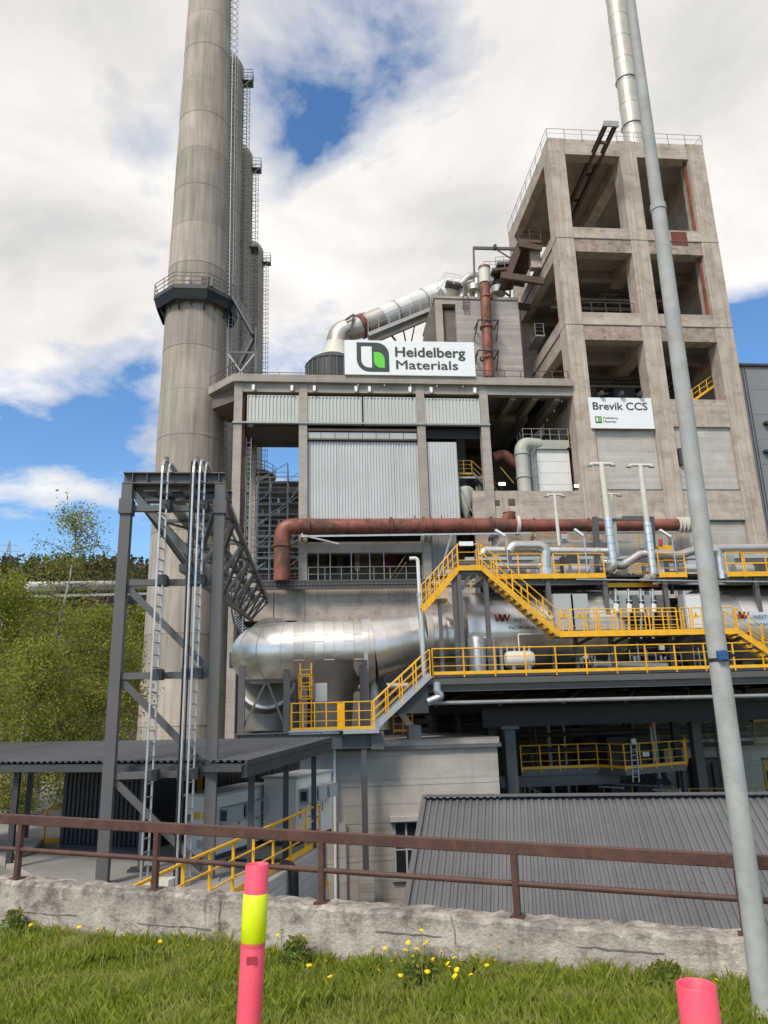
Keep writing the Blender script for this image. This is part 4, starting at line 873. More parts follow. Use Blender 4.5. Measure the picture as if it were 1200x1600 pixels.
def tower():
    t = thing('preheater_tower', 'tall open concrete tower with stacked square openings at the right', 'tower', (31, 67, PIT))
    Y0, Y1 = FY, 75.4; top = 56.9; W = 1.65
    zb = [(fZ(622, 960), fZ(531, 960)), (fZ(488, 960), fZ(394, 960)), (fZ(356, 960), fZ(243, 960))]   # openings (bottom, top)
    cx = [(TWL, TWL + W), (30.65, 32.4), (TWR - W - .1, TWR)]
    Zc = fZ(905)
    for a, b in cx:
        bx('column', 'concrete_col', t, a, b, Y0, Y0 + 1.7, PIT, top)
        bx('column', 'concrete_warm', t, a, b, Y1 - 1.9, Y1, PIT, top)
    bands = [(zb[0][1], zb[1][0]), (zb[1][1], zb[2][0]), (zb[2][1], top), (fZ(665, 960), zb[0][0])]
    for z0, z1 in bands:
        for i in (0, 1): bx('front_beam', 'concrete_warm', t, cx[i][1], cx[i + 1][0], Y0 + .08, Y0 + 1.2, z0, z1)
        bx('side_beam', 'concrete_warm', t, TWL + .08, TWL + .95, Y0 + 1.7, Y1 - 1.9, z0, z1)
        bx('back_beam', 'concrete_warm', t, cx[0][1], cx[2][0], Y1 - 1.2, Y1 - .1, z0, z1)
    # stained lower half of each band, with a dark pour joint above it
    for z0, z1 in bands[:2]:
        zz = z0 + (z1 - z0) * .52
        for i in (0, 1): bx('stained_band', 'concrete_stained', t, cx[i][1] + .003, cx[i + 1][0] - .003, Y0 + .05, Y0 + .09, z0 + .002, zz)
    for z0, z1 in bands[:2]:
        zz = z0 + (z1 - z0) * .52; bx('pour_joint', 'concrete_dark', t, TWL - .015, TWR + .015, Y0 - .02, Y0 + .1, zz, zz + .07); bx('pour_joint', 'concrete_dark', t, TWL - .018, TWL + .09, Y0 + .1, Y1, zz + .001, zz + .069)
    pp = PY(1047, 395, Y0); bx('rust_stain', 'concrete_stained', t, fX(1050, 388), fX(1078, 388), Y0 + .035, Y0 + .05, zb[1][1] + .05, fZ(384, 1060))
    for z in (zb[0][1] + 1.2, zb[1][1] + 1.1, top - .55, zb[0][0] - .6):
        bx('floor_slab', 'concrete', t, TWL + .95, TWR - .4, Y0 + 1.2, Y1 - 1.2, z, z + .45)
    for z in (zb[0][1], zb[1][1], zb[2][1]):
        for xx in (30.9,): bx('cross_beam', 'concrete_warm', t, xx, xx + 1.1, Y0 + 1.2, Y1 - 1.2, z - .3, z + 1.2)
        for yy in (64.8, 69.6): bx('cross_beam', 'concrete', t, TWL + .95, TWR - .4, yy, yy + .7, z + .15, z + 1.2) if z < 50 else None
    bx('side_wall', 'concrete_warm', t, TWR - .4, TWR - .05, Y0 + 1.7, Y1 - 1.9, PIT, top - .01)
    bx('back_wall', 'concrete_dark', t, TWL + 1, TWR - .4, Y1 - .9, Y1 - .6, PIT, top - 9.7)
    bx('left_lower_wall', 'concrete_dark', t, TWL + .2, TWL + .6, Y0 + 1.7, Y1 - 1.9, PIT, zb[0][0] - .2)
    # infill panels
    pz1, pz0 = fZ(668, 990), fZ(764, 990)
    for i in (0, 1):
        a, b = cx[i][1], cx[i + 1][0]
        bx('infill_panel', 'concrete_pale', t, a, b, Y0 + .32, Y0 + .7, pz0, bands[3][0])
        bx('panel_sill', 'steel_dark', t, a, b, Y0 + .1, Y0 + .4, pz0 - .12, pz0)
        z2 = fZ(812, 1000); bx('lower_beam', 'concrete_warm', t, a, b, Y0 + .08, Y0 + .9, z2, pz0 - .12)
        bx('infill_panel', 'concrete_pale', t, a, b, Y0 + .34, Y0 + .7, PIT, z2 - .1); bx('panel_sill', 'steel_dark', t, a, b, Y0 + .1, Y0 + .4, z2 - .1, z2)
    z = fZ(829, 1150); bx('stained_board', 'steel', t, fX(973, 815), fX(1008, 815), Y0 + .02, Y0 + .08, fZ(818, 990), fZ(806, 990))
    bx('lamp_bracket', 'steel_dark', t, fX(1062, 715), fX(1067, 715), Y0 + .0, Y0 + .3, fZ(726, 1062), fZ(700, 1062))
    a = PY(1048, 363, Y0); bx('red_plate', 'redplate', t, a.x, fX(1074, 373), Y0 + .02, Y0 + .08, fZ(383, 1060), fZ(362, 1060))
    railing(t, [(TWL, Y1, top), (TWL, Y0, top), (TWR, Y0, top), (TWR, Y1, top)], 1.1, 1.9, 'galv_dull', 1, 0, .03, .06)
    # hoist beams that stick out of the top opening
    hx = XY(958, 195, 56.5); zh = zb[2][1] + .5
    zh = ZY(962, 195, 56.5)
    for o in (-.0, .95): beam('hoist_beam', 'brownsteel', t, (hx + o - .7, 56.5, zh), (hx + o - .7, 71, zh - 1.0), .3, .5, .05)
    bx('hoist_end_plate', 'galv_dull', t, hx - .95, hx + .5, 56.35, 56.5, zh - .3, zh + .3)
    for yy in (58.5, 63, 67): br('hoist_tie', 'brownsteel', t, (hx - .7, yy, zh - .3), (hx + .25, yy, zh - .3), .15, .3)
    # opening details: railings, rusty edges, stair
    z = zb[1][0]; railing(t, [(cx[0][1], Y0 + 1, z), (cx[1][0], Y0 + 1, z)], 1.6, 1.5, 'brownsteel', 1, 0, .03, .05)
    for z0, z1 in zb[1:]: br('rusty_angle', 'rustpipe', t, (cx[2][0] - .12, Y0 + .6, z0), (cx[2][0] - .12, Y0 + .6, z1), .22)
    a, b = PY(1083, 626, 62), PY(1128, 594, 62)
    br('yellow_stringer', 'yellow', t, a, b, .05, .22); br('yellow_handrail', 'yellow', t, a + Zv * 1.1, b + Zv * 1.1, .06); br('yellow_handrail', 'yellow', t, a + Zv * .6, b + Zv * .6, .05)
    for k in range(5): r = a.lerp(b, k / 4); br('yellow_post', 'yellow', t, r, r + Zv * 1.1, .07)
    bx('stair_landing', 'steel_dark', t, b.x - .6, b.x + 1.2, 61.6, 63, b.z - .4, b.z - .2)
    # machinery floors inside
    for z, y in ((zb[1][0], 68), (zb[0][0], 68)):
        for k in range(3): bx('inner_duct', 'darkmachine', t, 26.4 + 4 * k, 28.6 + 4 * k, y - 1, y + 3, z, z + 4.2)
    for k, (z, y) in enumerate(((zb[1][1] - .5, 66), (zb[0][1] - .6, 67))):
        for j in range(3): br('service_pipe', 'galv_dull' if j else 'steel_dark', t, (25.2, y + j * 1.2, z - .3 * j), (37, y + j * 1.2, z - .3 * j), .25)
    bx('light_strip', 'white', t, TWL + .1, TWL + .3, 65, 66.3, zb[0][1] + .5, zb[0][1] + .62)
    # cantilever balcony and brackets on the left side
    zB = ZY(835, 393, 66); xB = XY(807, 420, 66)
    bx('balcony_slab', 'brownsteel', t, xB, TWL + .06, 64.5, 71.5, zB, zB + .35)
    for yy in (64.6, 71.2): br('balcony_beam', 'brownsteel', t, (xB, yy, zB - .2), (TWL + .06, yy, zB - .6), .3, .6)
    MB().prism([V((xB, 65, zB)), V((xB + .6, 65, zB)), V((xB - .9, 65, zB - 3.6)), V((xB - 1.6, 65, zB - 3.6))], (0, 5.0, 0)).build('balcony_side_plate', 'brownsteel', t)
    bx('balcony_haunch', 'concrete_warm', t, TWL - 1.0, TWL + .06, 65.2, 66, zB - 2.4, zB - .01)
    br('balcony_beam', 'brownsteel', t, (xB - 2, 65, zB - 3.6), (TWL + .06, 65, zB - 4.2), .35, .7); br('balcony_beam', 'brownsteel', t, (xB - 2, 70, zB - 3.6), (TWL + .06, 70, zB - 4.2), .35, .7)
    railing(t, [(xB, 64.5, zB + .35), (TWL, 64.5, zB + .35)], 1.2, 1.3, 'brownsteel', 1, 0, .03, .05)
    # small caged landing in the left side opening
    zz = ZY(845, 545, 70); bx('side_landing', 'galv_dull', t, TWL - .6, TWL + .4, 67, 70, zz - .15, zz); railing(t, [(TWL - .6, 70, zz), (TWL - .6, 67, zz), (TWL + .3, 67, zz)], 1.3, 1.2, 'galv_dull', 2, 0)
    railing(t, [(TWL + .4, Y0 + 1.7, zb[0][0] + 1.4), (TWL + .4, Y1 - 2, zb[0][0] + 1.4)], 1.2, 2.2, 'galv_dull', 1, 0)
tower()

def behind_roof():
    # board-marked concrete block beside the tower
    Y = 66.2; zt = ZY(700, 467, Y); x0, x1, x2 = XY(681, 500, Y), XY(692, 500, Y), XY(713, 500, Y)
    t = thing('lift_block', 'windowless board-marked concrete block behind the white company sign', 'building', (18, 68, 29))
    xe = XY(814, 530, Y); bx('main_wall', 'concrete_board', t, x2, xe, Y, 74, 29, zt); bx('pilaster', 'concrete', t, x0, x1, Y - .02, 74, 29, zt)
    bx('recess_panel', 'concrete_dark', t, x1, x2, Y + .5, 73, 29, zt - 1); bx('lintel', 'concrete', t, x1, x2, Y - .01, 73.8, ZY(700, 475, Y), zt)
    bx('roof_edge', 'concrete', t, x0 - .1, xe + .05, Y - .12, 74.1, zt, zt + .28)
    MB().prism([V((x0, Y + .3, 30)), V((x0, Y + .3, zt - .4)), V((x0 - .5, Y + .3, zt - 1)), V((x0 - 2.6, Y + .3, 30))], (0, 3, 0)).build('sloped_buttress', 'concrete_dark', t)
    for px in (724, 731): br('ladder_rail', 'steel_dark', t, PY(px, 484, Y - .3), PY(px, 462, Y - .3), .08)
    for k in range(3): br('ladder_rung', 'steel_dark', t, PY(724, 483 - 5 * k, Y - .3), PY(731, 483 - 5 * k, Y - .3), .06)
    # rust-red vertical pipe in front of it
    t = thing('red_riser_pipe', 'rust red vertical pipe with white sleeve top on the concrete block', 'pipe', PY(764, 590, 65))
    pts = [PY(764, 590, 65), PY(757.5, 445, 65)]; tb('pipe', 'rustpipe', t, pts, .52, 16); q = PY(756.6, 421, 65); tb('sleeve', 'cream', t, [PY(757.4, 443, 65), q], .56, 16); tb('rim', 'rustpipe', t, [q, q + Zv * .25], .6, 16)
    for py in (465, 512, 560): o = PY(760, py, 65); MB().lathe([(.56, -.08), (.66, -.08), (.66, .08), (.56, .08)], o, 16).build('flange', 'rustpipe', t)
    for py in (505, 552):
        o = PY(761, py, 65); br('guide_bracket', 'steel_dark', t, o + V((-1, -.6, 0)), o + V((1, -.6, 0)), .1); br('guide_bracket', 'steel_dark', t, o + V((-1, -.6, 0)), o + V((-1, 1.2, 0)), .1); br('guide_bracket', 'steel_dark', t, o + V((1, -.6, 0)), o + V((1, 1.2, 0)), .1)
        for s in (-1, 1): br('guide_strut', 'steel_dark', t, o + V((s, -.6, 0)), o + V((s * 1.15, 1.2, -1.3)), .08)
    # inclined gas duct with elbow
    Y = 71.0; t = thing('gas_duct', 'big inclined metal gas duct with an elbow, rising behind the sign to the right', 'duct', PY(525, 560, Y))
    P = [PY(525, 562, Y), PY(529, 519, Y), PY(560, 512, Y), PY(690, 457, Y + 1)]
    full = bend(P[:3] + [P[2].lerp(P[3], .2)], 2.2, 8); r = 1.18
    tb('elbow', 'alu_dirty', t, full, r, 24); a, b = P[2].lerp(P[3], .1), P[3] + (P[3] - P[2]) * .12; n = 6
    for i in range(n):
        p, q = a.lerp(b, i / n), a.lerp(b, (i + .985) / n); tb('duct_section', 'whitebox' if i else 'alu_dirty', t, [p, q], r * (1 + .004 * (i % 2)), 24)
        d = (q - p).normalized(); i % 2 == 0 and tb('stiffener_ring', 'alu_dirty', t, [p, p + d * .16], r + .08, 24)
    tb('cone', 'cream', t, [PY(525, 562, Y), PY(526, 545, Y), PY(526.5, 538, Y)], [r + .55, r + .1, r + .05], 24)
    tb('collar_ring', 'rustpipe', t, [a - (b - a).normalized() * .9, a - (b - a).normalized() * .3], r + .16, 24)
    br('bracket', 'steel_dark', t, PY(547, 525, Y - 1.3), PY(553, 492, Y - 1.3), .2); br('bracket', 'steel_dark', t, PY(540, 500, Y - 1.3), PY(553, 491, Y - 1.3), .16)
    w0, w1 = PY(575, 524, Y - 1.4), PY(688, 478, Y - 1.4); br('walkway_beam', 'galv_dull', t, w0 - Zv * .1, w1 - Zv * .1, .9, .4)
    br('walkway_beam', 'concrete_dark', t, w0 - Zv * .9, w1 - Zv * .8, .3, .5)
    railing(t, [w0 + Zv * .25 - V((0, .4, 0)), w1 + Zv * .25 - V((0, .4, 0))], 1.2, 1.2, 'galv_dull', 1, 0, .03, .06)
    c = PY(637, 528, Y); 
    for dx, dz in ((-1.8, .4), (-.6, 2.2), (1.0, 2.4), (-2.6, 1.4)): br('prop', 'steel_dark', t, c + V((0, 0, -2.2)), c + V((dx, 0, dz)), .14)
    # dark conical vessel below the elbow
    c = PY(520, 575, 69); zt = ZY(520, 563, 69); t = thing('dark_hopper', 'dark round hopper under the gas duct elbow at roof level', 'hopper', (c.x, c.y, 29.5)); r = 2.75
    MB().lathe([(r, 29.6), (r, zt - .9), (r + .08, zt - .85), (r - .3, zt - .35), (1.5, zt + .25), (1.2, zt + .3)], (c.x, c.y, 0), 36).build('shell', 'steel_dark', t, smooth=True)
    for k in range(14): a = math.pi + k * math.pi / 13; bx('rib', 'steel', t, c.x + r * math.cos(a) - .05, c.x + r * math.cos(a) + .05, c.y + r * math.sin(a) - .1, c.y + r * math.sin(a) + .02, 29.6, zt - .9)
    # pipe cluster and platforms above the block
    t = thing('cyclone_pipework', 'cluster of pale pipes and railed platforms on top of the concrete block', 'pipework', PY(740, 466, 69))
    Y = 69.0
    def P3(x, y, dy=0): return PY(x, y, Y + dy)
    tb('pipe', 'whitebox', t, bend([P3(690, 462, 1), P3(712, 452, 1), P3(735, 447, 1), P3(752, 462, 1)], 1.0), 1.0, 16)
    tb('pipe', 'alu_dirty', t, bend([P3(716, 450), P3(732, 434), P3(752, 432), P3(770, 440)], .8), .5, 14)
    tb('pipe', 'alu_dirty', t, bend([P3(722, 470), P3(722, 444), P3(745, 441)], .5), .42, 12)
    tb('pipe', 'cream', t, bend([P3(735, 468), P3(738, 452), P3(760, 455), P3(775, 468)], .5), .45, 12); tb('pipe', 'rustpipe', t, [P3(766, 452, .5), P3(800, 446, .5)], .45, 12)
    tb('pipe', 'galv_dull', t, bend([P3(770, 470, 1), P3(776, 442, 1), P3(800, 436, 1)], .5), .6, 12); tb('pipe', 'alu_dirty', t, [P3(745, 466, -1), P3(745, 436, -1)], .3, 10)
    tb('valve_body', 'alu_dirty', t, [P3(741, 455, -1), P3(741, 447, -1)], .7, 12); tb('valve_body', 'galv_dull', t, [P3(778, 460, -.5), P3(778, 450, -.5)], .8, 12)
    br('platform', 'steel', t, P3(695, 447), P3(722, 452), 2.0, .25); railing(t, [P3(692, 446, -1), P3(696, 440, -1) * 1, P3(722, 445, -1)], 1.1, .9, 'whitebox', 2, 0, .03, .05)
    br('stair_flank', 'whitebox', t, P3(680, 458, -1), P3(697, 438, -1), .1, .2); br('stair_flank', 'whitebox', t, P3(684, 454, -1) + Zv * .8, P3(700, 434, -1) + Zv * .8, .07)
    br('platform', 'brownsteel', t, P3(766, 430), P3(803, 427), 2.2, .3); railing(t, [P3(757, 424, -1), P3(775, 424, -1), P3(803, 422, -1)], 1.2, .8, 'galv_dull', 2, 0, .03, .05)
    railing(t, [P3(775, 417, 0), P3(800, 416, 0)], 1.2, .8, 'galv_dull', 2, 0, .03, .05); br('platform', 'steel', t, P3(774, 419), P3(803, 418), 2.0, .25)
    bx('motor_housing', 'galv_dull', t, P3(775, 430).x, P3(800, 430).x, Y, Y + 2, P3(780, 426).z, P3(780, 418).z)
    for px in (735, 743, 767, 783, 797): br('support_post', 'steel', t, P3(px, 470, .3), P3(px, 430, .3), .14)
    br('brace', 'steel_dark', t, P3(772, 446), P3(797, 463), .16); br('brace', 'brownsteel', t, P3(760, 444), P3(800, 450), .25, .4); br('brace', 'brownsteel', t, P3(800, 425), P3(796, 446), .35, .5)
    br('gantry_post', 'steel', t, P3(742, 468, -1), P3(740, 387, -1), .18); br('gantry_beam', 'steel', t, P3(739, 387.5, -1), P3(806, 389, -1), .22, .3); br('gantry_brace', 'steel', t, P3(773, 388, -1), P3(803, 407, -1), .12); bx('gantry_trolley', 'steel_dark', t, P3(771, 386, -1).x, P3(775, 386, -1).x, Y - 1.3, Y - .8, P3(773, 390, -1).z, P3(773, 384, -1).z)
    tb('lamp', 'galv', t, [P3(805, 405, -1), P3(805, 393, -1)], .1, 8)
    # metal stack behind the tower
    Y = 79.0; a, b = PY(990, 228, Y), PY(964, -20, Y); t = thing('metal_stack', 'shiny metal exhaust stack with ring bands rising behind the tower roof', 'stack', V((a.x, Y, 50)))
    n = 9; rr = 1.28; X = (a.x + b.x) / 2
    a = V((a.x, Y, 50)); b = V((a.x + .3, Y, 106)); n = 15
    for i in range(n): tb('stack_section', 'alu_beige', t, [a.lerp(b, i / n), a.lerp(b, (i + .99) / n)], rr + .004 * (i % 2), 28); d = (b - a).normalized(); p = a.lerp(b, i / n); tb('band', 'alu_beige', t, [p, p + d * .1], rr + .03, 28)
    for zz in (76.5, 84): MB().lathe([(rr + .02, 0), (rr + .14, 0), (rr + .14, .12), (rr + .02, .12)], V((a.lerp(b, (zz - 50) / 56).x, Y, zz)), 28).build('flange_ring', 'galv_dull', t)
    tb('riser', 'galv_dull', t, [V((a.x - rr - .15, Y - .3, 50)), V((b.x - rr - .15, Y - .3, 106))], .05, 6)
    # dark clad hall at the right edge
    Y = 63.0; x0 = XY(1158, 640, Y); zt = ZY(1160, 571, Y); t = thing('clad_hall', 'dark grey metal clad hall at the right edge beside the tower', 'building', (x0 + 8, Y + 8, PIT))
    n = 16; zs_ = [PIT + (zt - PIT) * i / n for i in range(n + 1)]
    for i in range(n):
        for j in range(3): bx('cladding_panel', 'sheet_grey', t, x0 + 1.2 + j * 5, x0 + 1.2 + j * 5 + 4.985, Y, Y + .12, zs_[i] + .012, zs_[i + 1] - .012)
    bx('core', 'steel_dark', t, x0 + .6, x0 + 17, Y + .1, Y + 16, PIT, zt - .05); bx('corner_trim', 'sheet_grey', t, x0, x0 + 1.18, Y - .03, Y + .3, PIT, zt - .1)
    for k in range(4): bx('corner_rib', 'steel_dark', t, x0 + .15 + .27 * k, x0 + .23 + .27 * k, Y - .07, Y - .03, PIT, zt - .1)
    bx('roof_flashing', 'steel_dark', t, x0 - .6, x0 + 17, Y - .25, Y + .2, zt - .1, zt + .12)
    for py in (663, 707): p = PY(1192, py, Y); bx('hood_vent', 'steel_dark', t, p.x, p.x + 2, Y - .5, Y, p.z - .1, p.z + .15)
behind_roof()

def signs():
    Y = FY - .55; x0, x1 = XY(538.5, 560, Y), XY(742, 562, Y); z0, z1 = ZY(640, 586.5, Y), ZY(640, 533, Y)
    t = thing('company_sign', 'large white rooftop sign reading Heidelberg Materials with a green leaf logo', 'sign', ((x0 + x1) / 2, Y, z0))
    bx('board', 'white', t, x0, x1, Y, Y + .25, z0, z1, bevel=.02)
    w, h = x1 - x0, z1 - z0; y = Y - .012
    def u(px, py): return V((x0 + (px - 234) / (845 - 234) * w, y, z1 - (py - 545) / (710 - 545) * h))   # measured on the enlarged sign
    def leaf(x_0, y_0, x_1, y_1, r, c, dy):
        """rectangle with two opposite corners rounded (c = set of rounded corners)"""
        pts = []
        for cn, (cxp, cyp, a0) in {'tl': (x_0 + r, y_0 + r, 180), 'tr': (x_1 - r, y_0 + r, 270), 'br': (x_1 - r, y_1 - r, 0), 'bl': (x_0 + r, y_1 - r, 90)}.items():
            if cn in c:
                for k in range(9): a = math.radians(a0 + 90 * k / 8); pts.append((cxp + r * math.cos(a), cyp + r * math.sin(a)))
            else: pts.append({'tl': (x_0, y_0), 'tr': (x_1, y_0), 'br': (x_1, y_1), 'bl': (x_0, y_1)}[cn])
        return [u(a, b) + V((0, dy, 0)) for a, b in pts]
    lg = MB().prism(leaf(290, 556, 440, 695, 58, ('tr', 'bl'), 0), (0, -.02, 0)).build('logo', 'logo_dark', t)
    MB().prism(leaf(311, 576, 360, 676, 34, ('bl',), -.022), (0, -.01, 0)).build('logo_counter', 'white', lg)
    MB().prism(leaf(369, 602, 419, 677, 34, ('tr', 'bl'), -.022), (0, -.01, 0)).build('logo_leaf', 'logo_green', lg)
    a, b = u(471, 618), u(799, 578); text(t, 'Heidelberg', a.x, u(0, 636).z, b.x, u(0, 576).z, y - .004, 'logo_dark', .03)
    a, b = u(473, 681), u(762, 640); text(t, 'Materials', a.x, a.z, b.x, b.z, y - .004, 'logo_dark', .03)
    for f in (.1, .3, .5, .7, .9): br('stand', 'galv', t, (x0 + w * f, Y + .4, z0 - .9), (x0 + w * f, Y + .4, z0 + .6), .12)
    Y = FY - .12; x0, x1 = XY(921, 645, Y), XY(1019.5, 645, Y); z0, z1 = ZY(970, 670, Y), ZY(970, 622, Y)
    t = thing('project_sign', 'white sign reading Brevik CCS on the tower front', 'sign', ((x0 + x1) / 2, Y, z0)); bx('board', 'white', t, x0, x1, Y - .08, Y + .06, z0, z1, bevel=.015)
    w, h = x1 - x0, z1 - z0; y = Y - .09
    def u(a, b): return V((x0 + a * w, y, z1 - b * h))
    a, b = u(.06, .40), u(.92, .16); text(t, 'Brevik CCS', a.x, a.z, b.x, b.z, y - .003, 'logo_dark', .03)
    a, b = u(.075, .83), u(.175, .62); lg = bx('logo', 'logo_dark', t, a.x, b.x, y - .01, y, a.z, b.z); bx('logo_leaf', 'logo_green', lg, a.x + (b.x - a.x) * .52, b.x - .06, y - .02, y - .011, a.z + .1, a.z + .55); bx('logo_counter', 'white', lg, a.x + .08, a.x + (b.x - a.x) * .42, y - .02, y - .011, a.z + .12, b.z - .1)
    a, b = u(.2, .72), u(.43, .63); text(t, 'Heidelberg', a.x, a.z, b.x, b.z, y - .003, 'logo_dark', .01); a, b = u(.2, .82), u(.40, .74); text(t, 'Materials', a.x, a.z, b.x, b.z, y - .003, 'logo_dark', .01)
    for f in (.2, .52, .82): o = u(f, -.06); bx('sign_lamp', 'steel_dark', t, o.x - .15, o.x + .15, Y - .5, Y + .1, o.z - .05, o.z + .3)
signs()
# ================================================================== PROCESS PLANT IN FRONT OF THE BUILDINGS
def red_pipe():
    Y = 58.6; t = thing('red_header_pipe', 'long rust red header pipe with elbow down at its left end', 'pipe', PY(600, 822, Y)); r = .63
    x0, z = XY(441, 822, Y), ZY(600, 822, Y); xe = XY(800, 822, Y); xr = XY(1062, 822, Y)
    tb('elbow', 'rustpipe', t, bend([V((x0, Y, ZY(441, 908, Y))), V((x0, Y, z)), V((x0 + 2.6, Y, z))], .95, 8), r * 1.04, 24)
    n = 5
    for i in range(n):
        a, b = V((x0 + 2.4 + (xe - x0 - 2.4) * i / n, Y, z)), V((x0 + 2.4 + (xe - x0 - 2.4) * (i + 1) / n, Y, z)); tb('pipe_section', 'rustpipe', t, [a, b], r, 24)
    m = 4
    for i in range(m): a, b = V((xe + (xr - xe) * i / m, Y, z)), V((xe + (xr - xe) * (i + 1) / m, Y, z)); tb('pipe_section', 'rustpipe', t, [a, b], r * .83, 24)
    tb('reducer', 'rustpipe', t, [V((xe - .5, Y, z)), V((xe + .5, Y, z))], [r * 1.01, r * .84], 24)
    for px in (483, 611, 662, 673, 738, 768): X = XY(px, 822, Y); tb('flange', 'rustpipe', t, [V((X - .09, Y, z)), V((X + .09, Y, z))], r + .13, 24)
    for px in (812, 835, 920): X = XY(px, 822, Y); tb('flange', 'rustpipe', t, [V((X - .07, Y, z)), V((X + .07, Y, z))], r * .83 + .1, 24)
    X = XY(808, 822, Y); tb('white_flange', 'cream', t, [V((X - .12, Y, z)), V((X + .12, Y, z))], r + .2, 24)
    for i, px in enumerate((1060, 1066, 1072, 1078)): X = XY(px, 822, Y); tb('bellows_ring', 'cream', t, [V((X - .1, Y, z)), V((X, Y, z)), V((X + .12, Y, z))], [r * .8, r + .06, r * .8], 24)
    X = XY(441, 858, Y); zf = ZY(441, 853, Y); MB().lathe([(r, -.1), (r + .12, -.1), (r + .12, .1), (r, .1)], (x0, Y, zf), 24).build('flange', 'rustpipe', t)
    X = XY(796, 808, Y); tb('stub', 'rustpipe', t, [V((X - .5, Y, z)), V((X, Y, z + .9)), V((X, Y, z + 1.1))], [.45, .5, .55], 16)
    br('support_rail', 'galv', t, PY(472, 838, Y - .6), PY(830, 833, Y - .6), .1, .14)
    for px in (472, 668, 770, 836): p = PY(px, 836, Y - .5); br('support_arm', 'galv_dull', t, p, p + V((.0, 1.4, -.1)), .16, .3)
    for a, b in (((480, 838), (530, 850)), ((705, 836), (685, 905)), ((786, 840), (770, 860))): br('tie_rod', 'galv_dull', t, PY(*a, Y - .6), PY(*b, Y - .6), .13)
    for px in (648, 690, 720, 735): X = XY(px, 812, Y); tb('lifting_lug', 'rustpipe', t, [V((X, Y, z + r)), V((X, Y, z + r + .25))], .05, 6)
    bx('support_column', 'concrete', t, XY(772, 860, Y), XY(781, 860, Y), Y, Y + .7, PIT, ZY(775, 836, Y))
red_pipe()

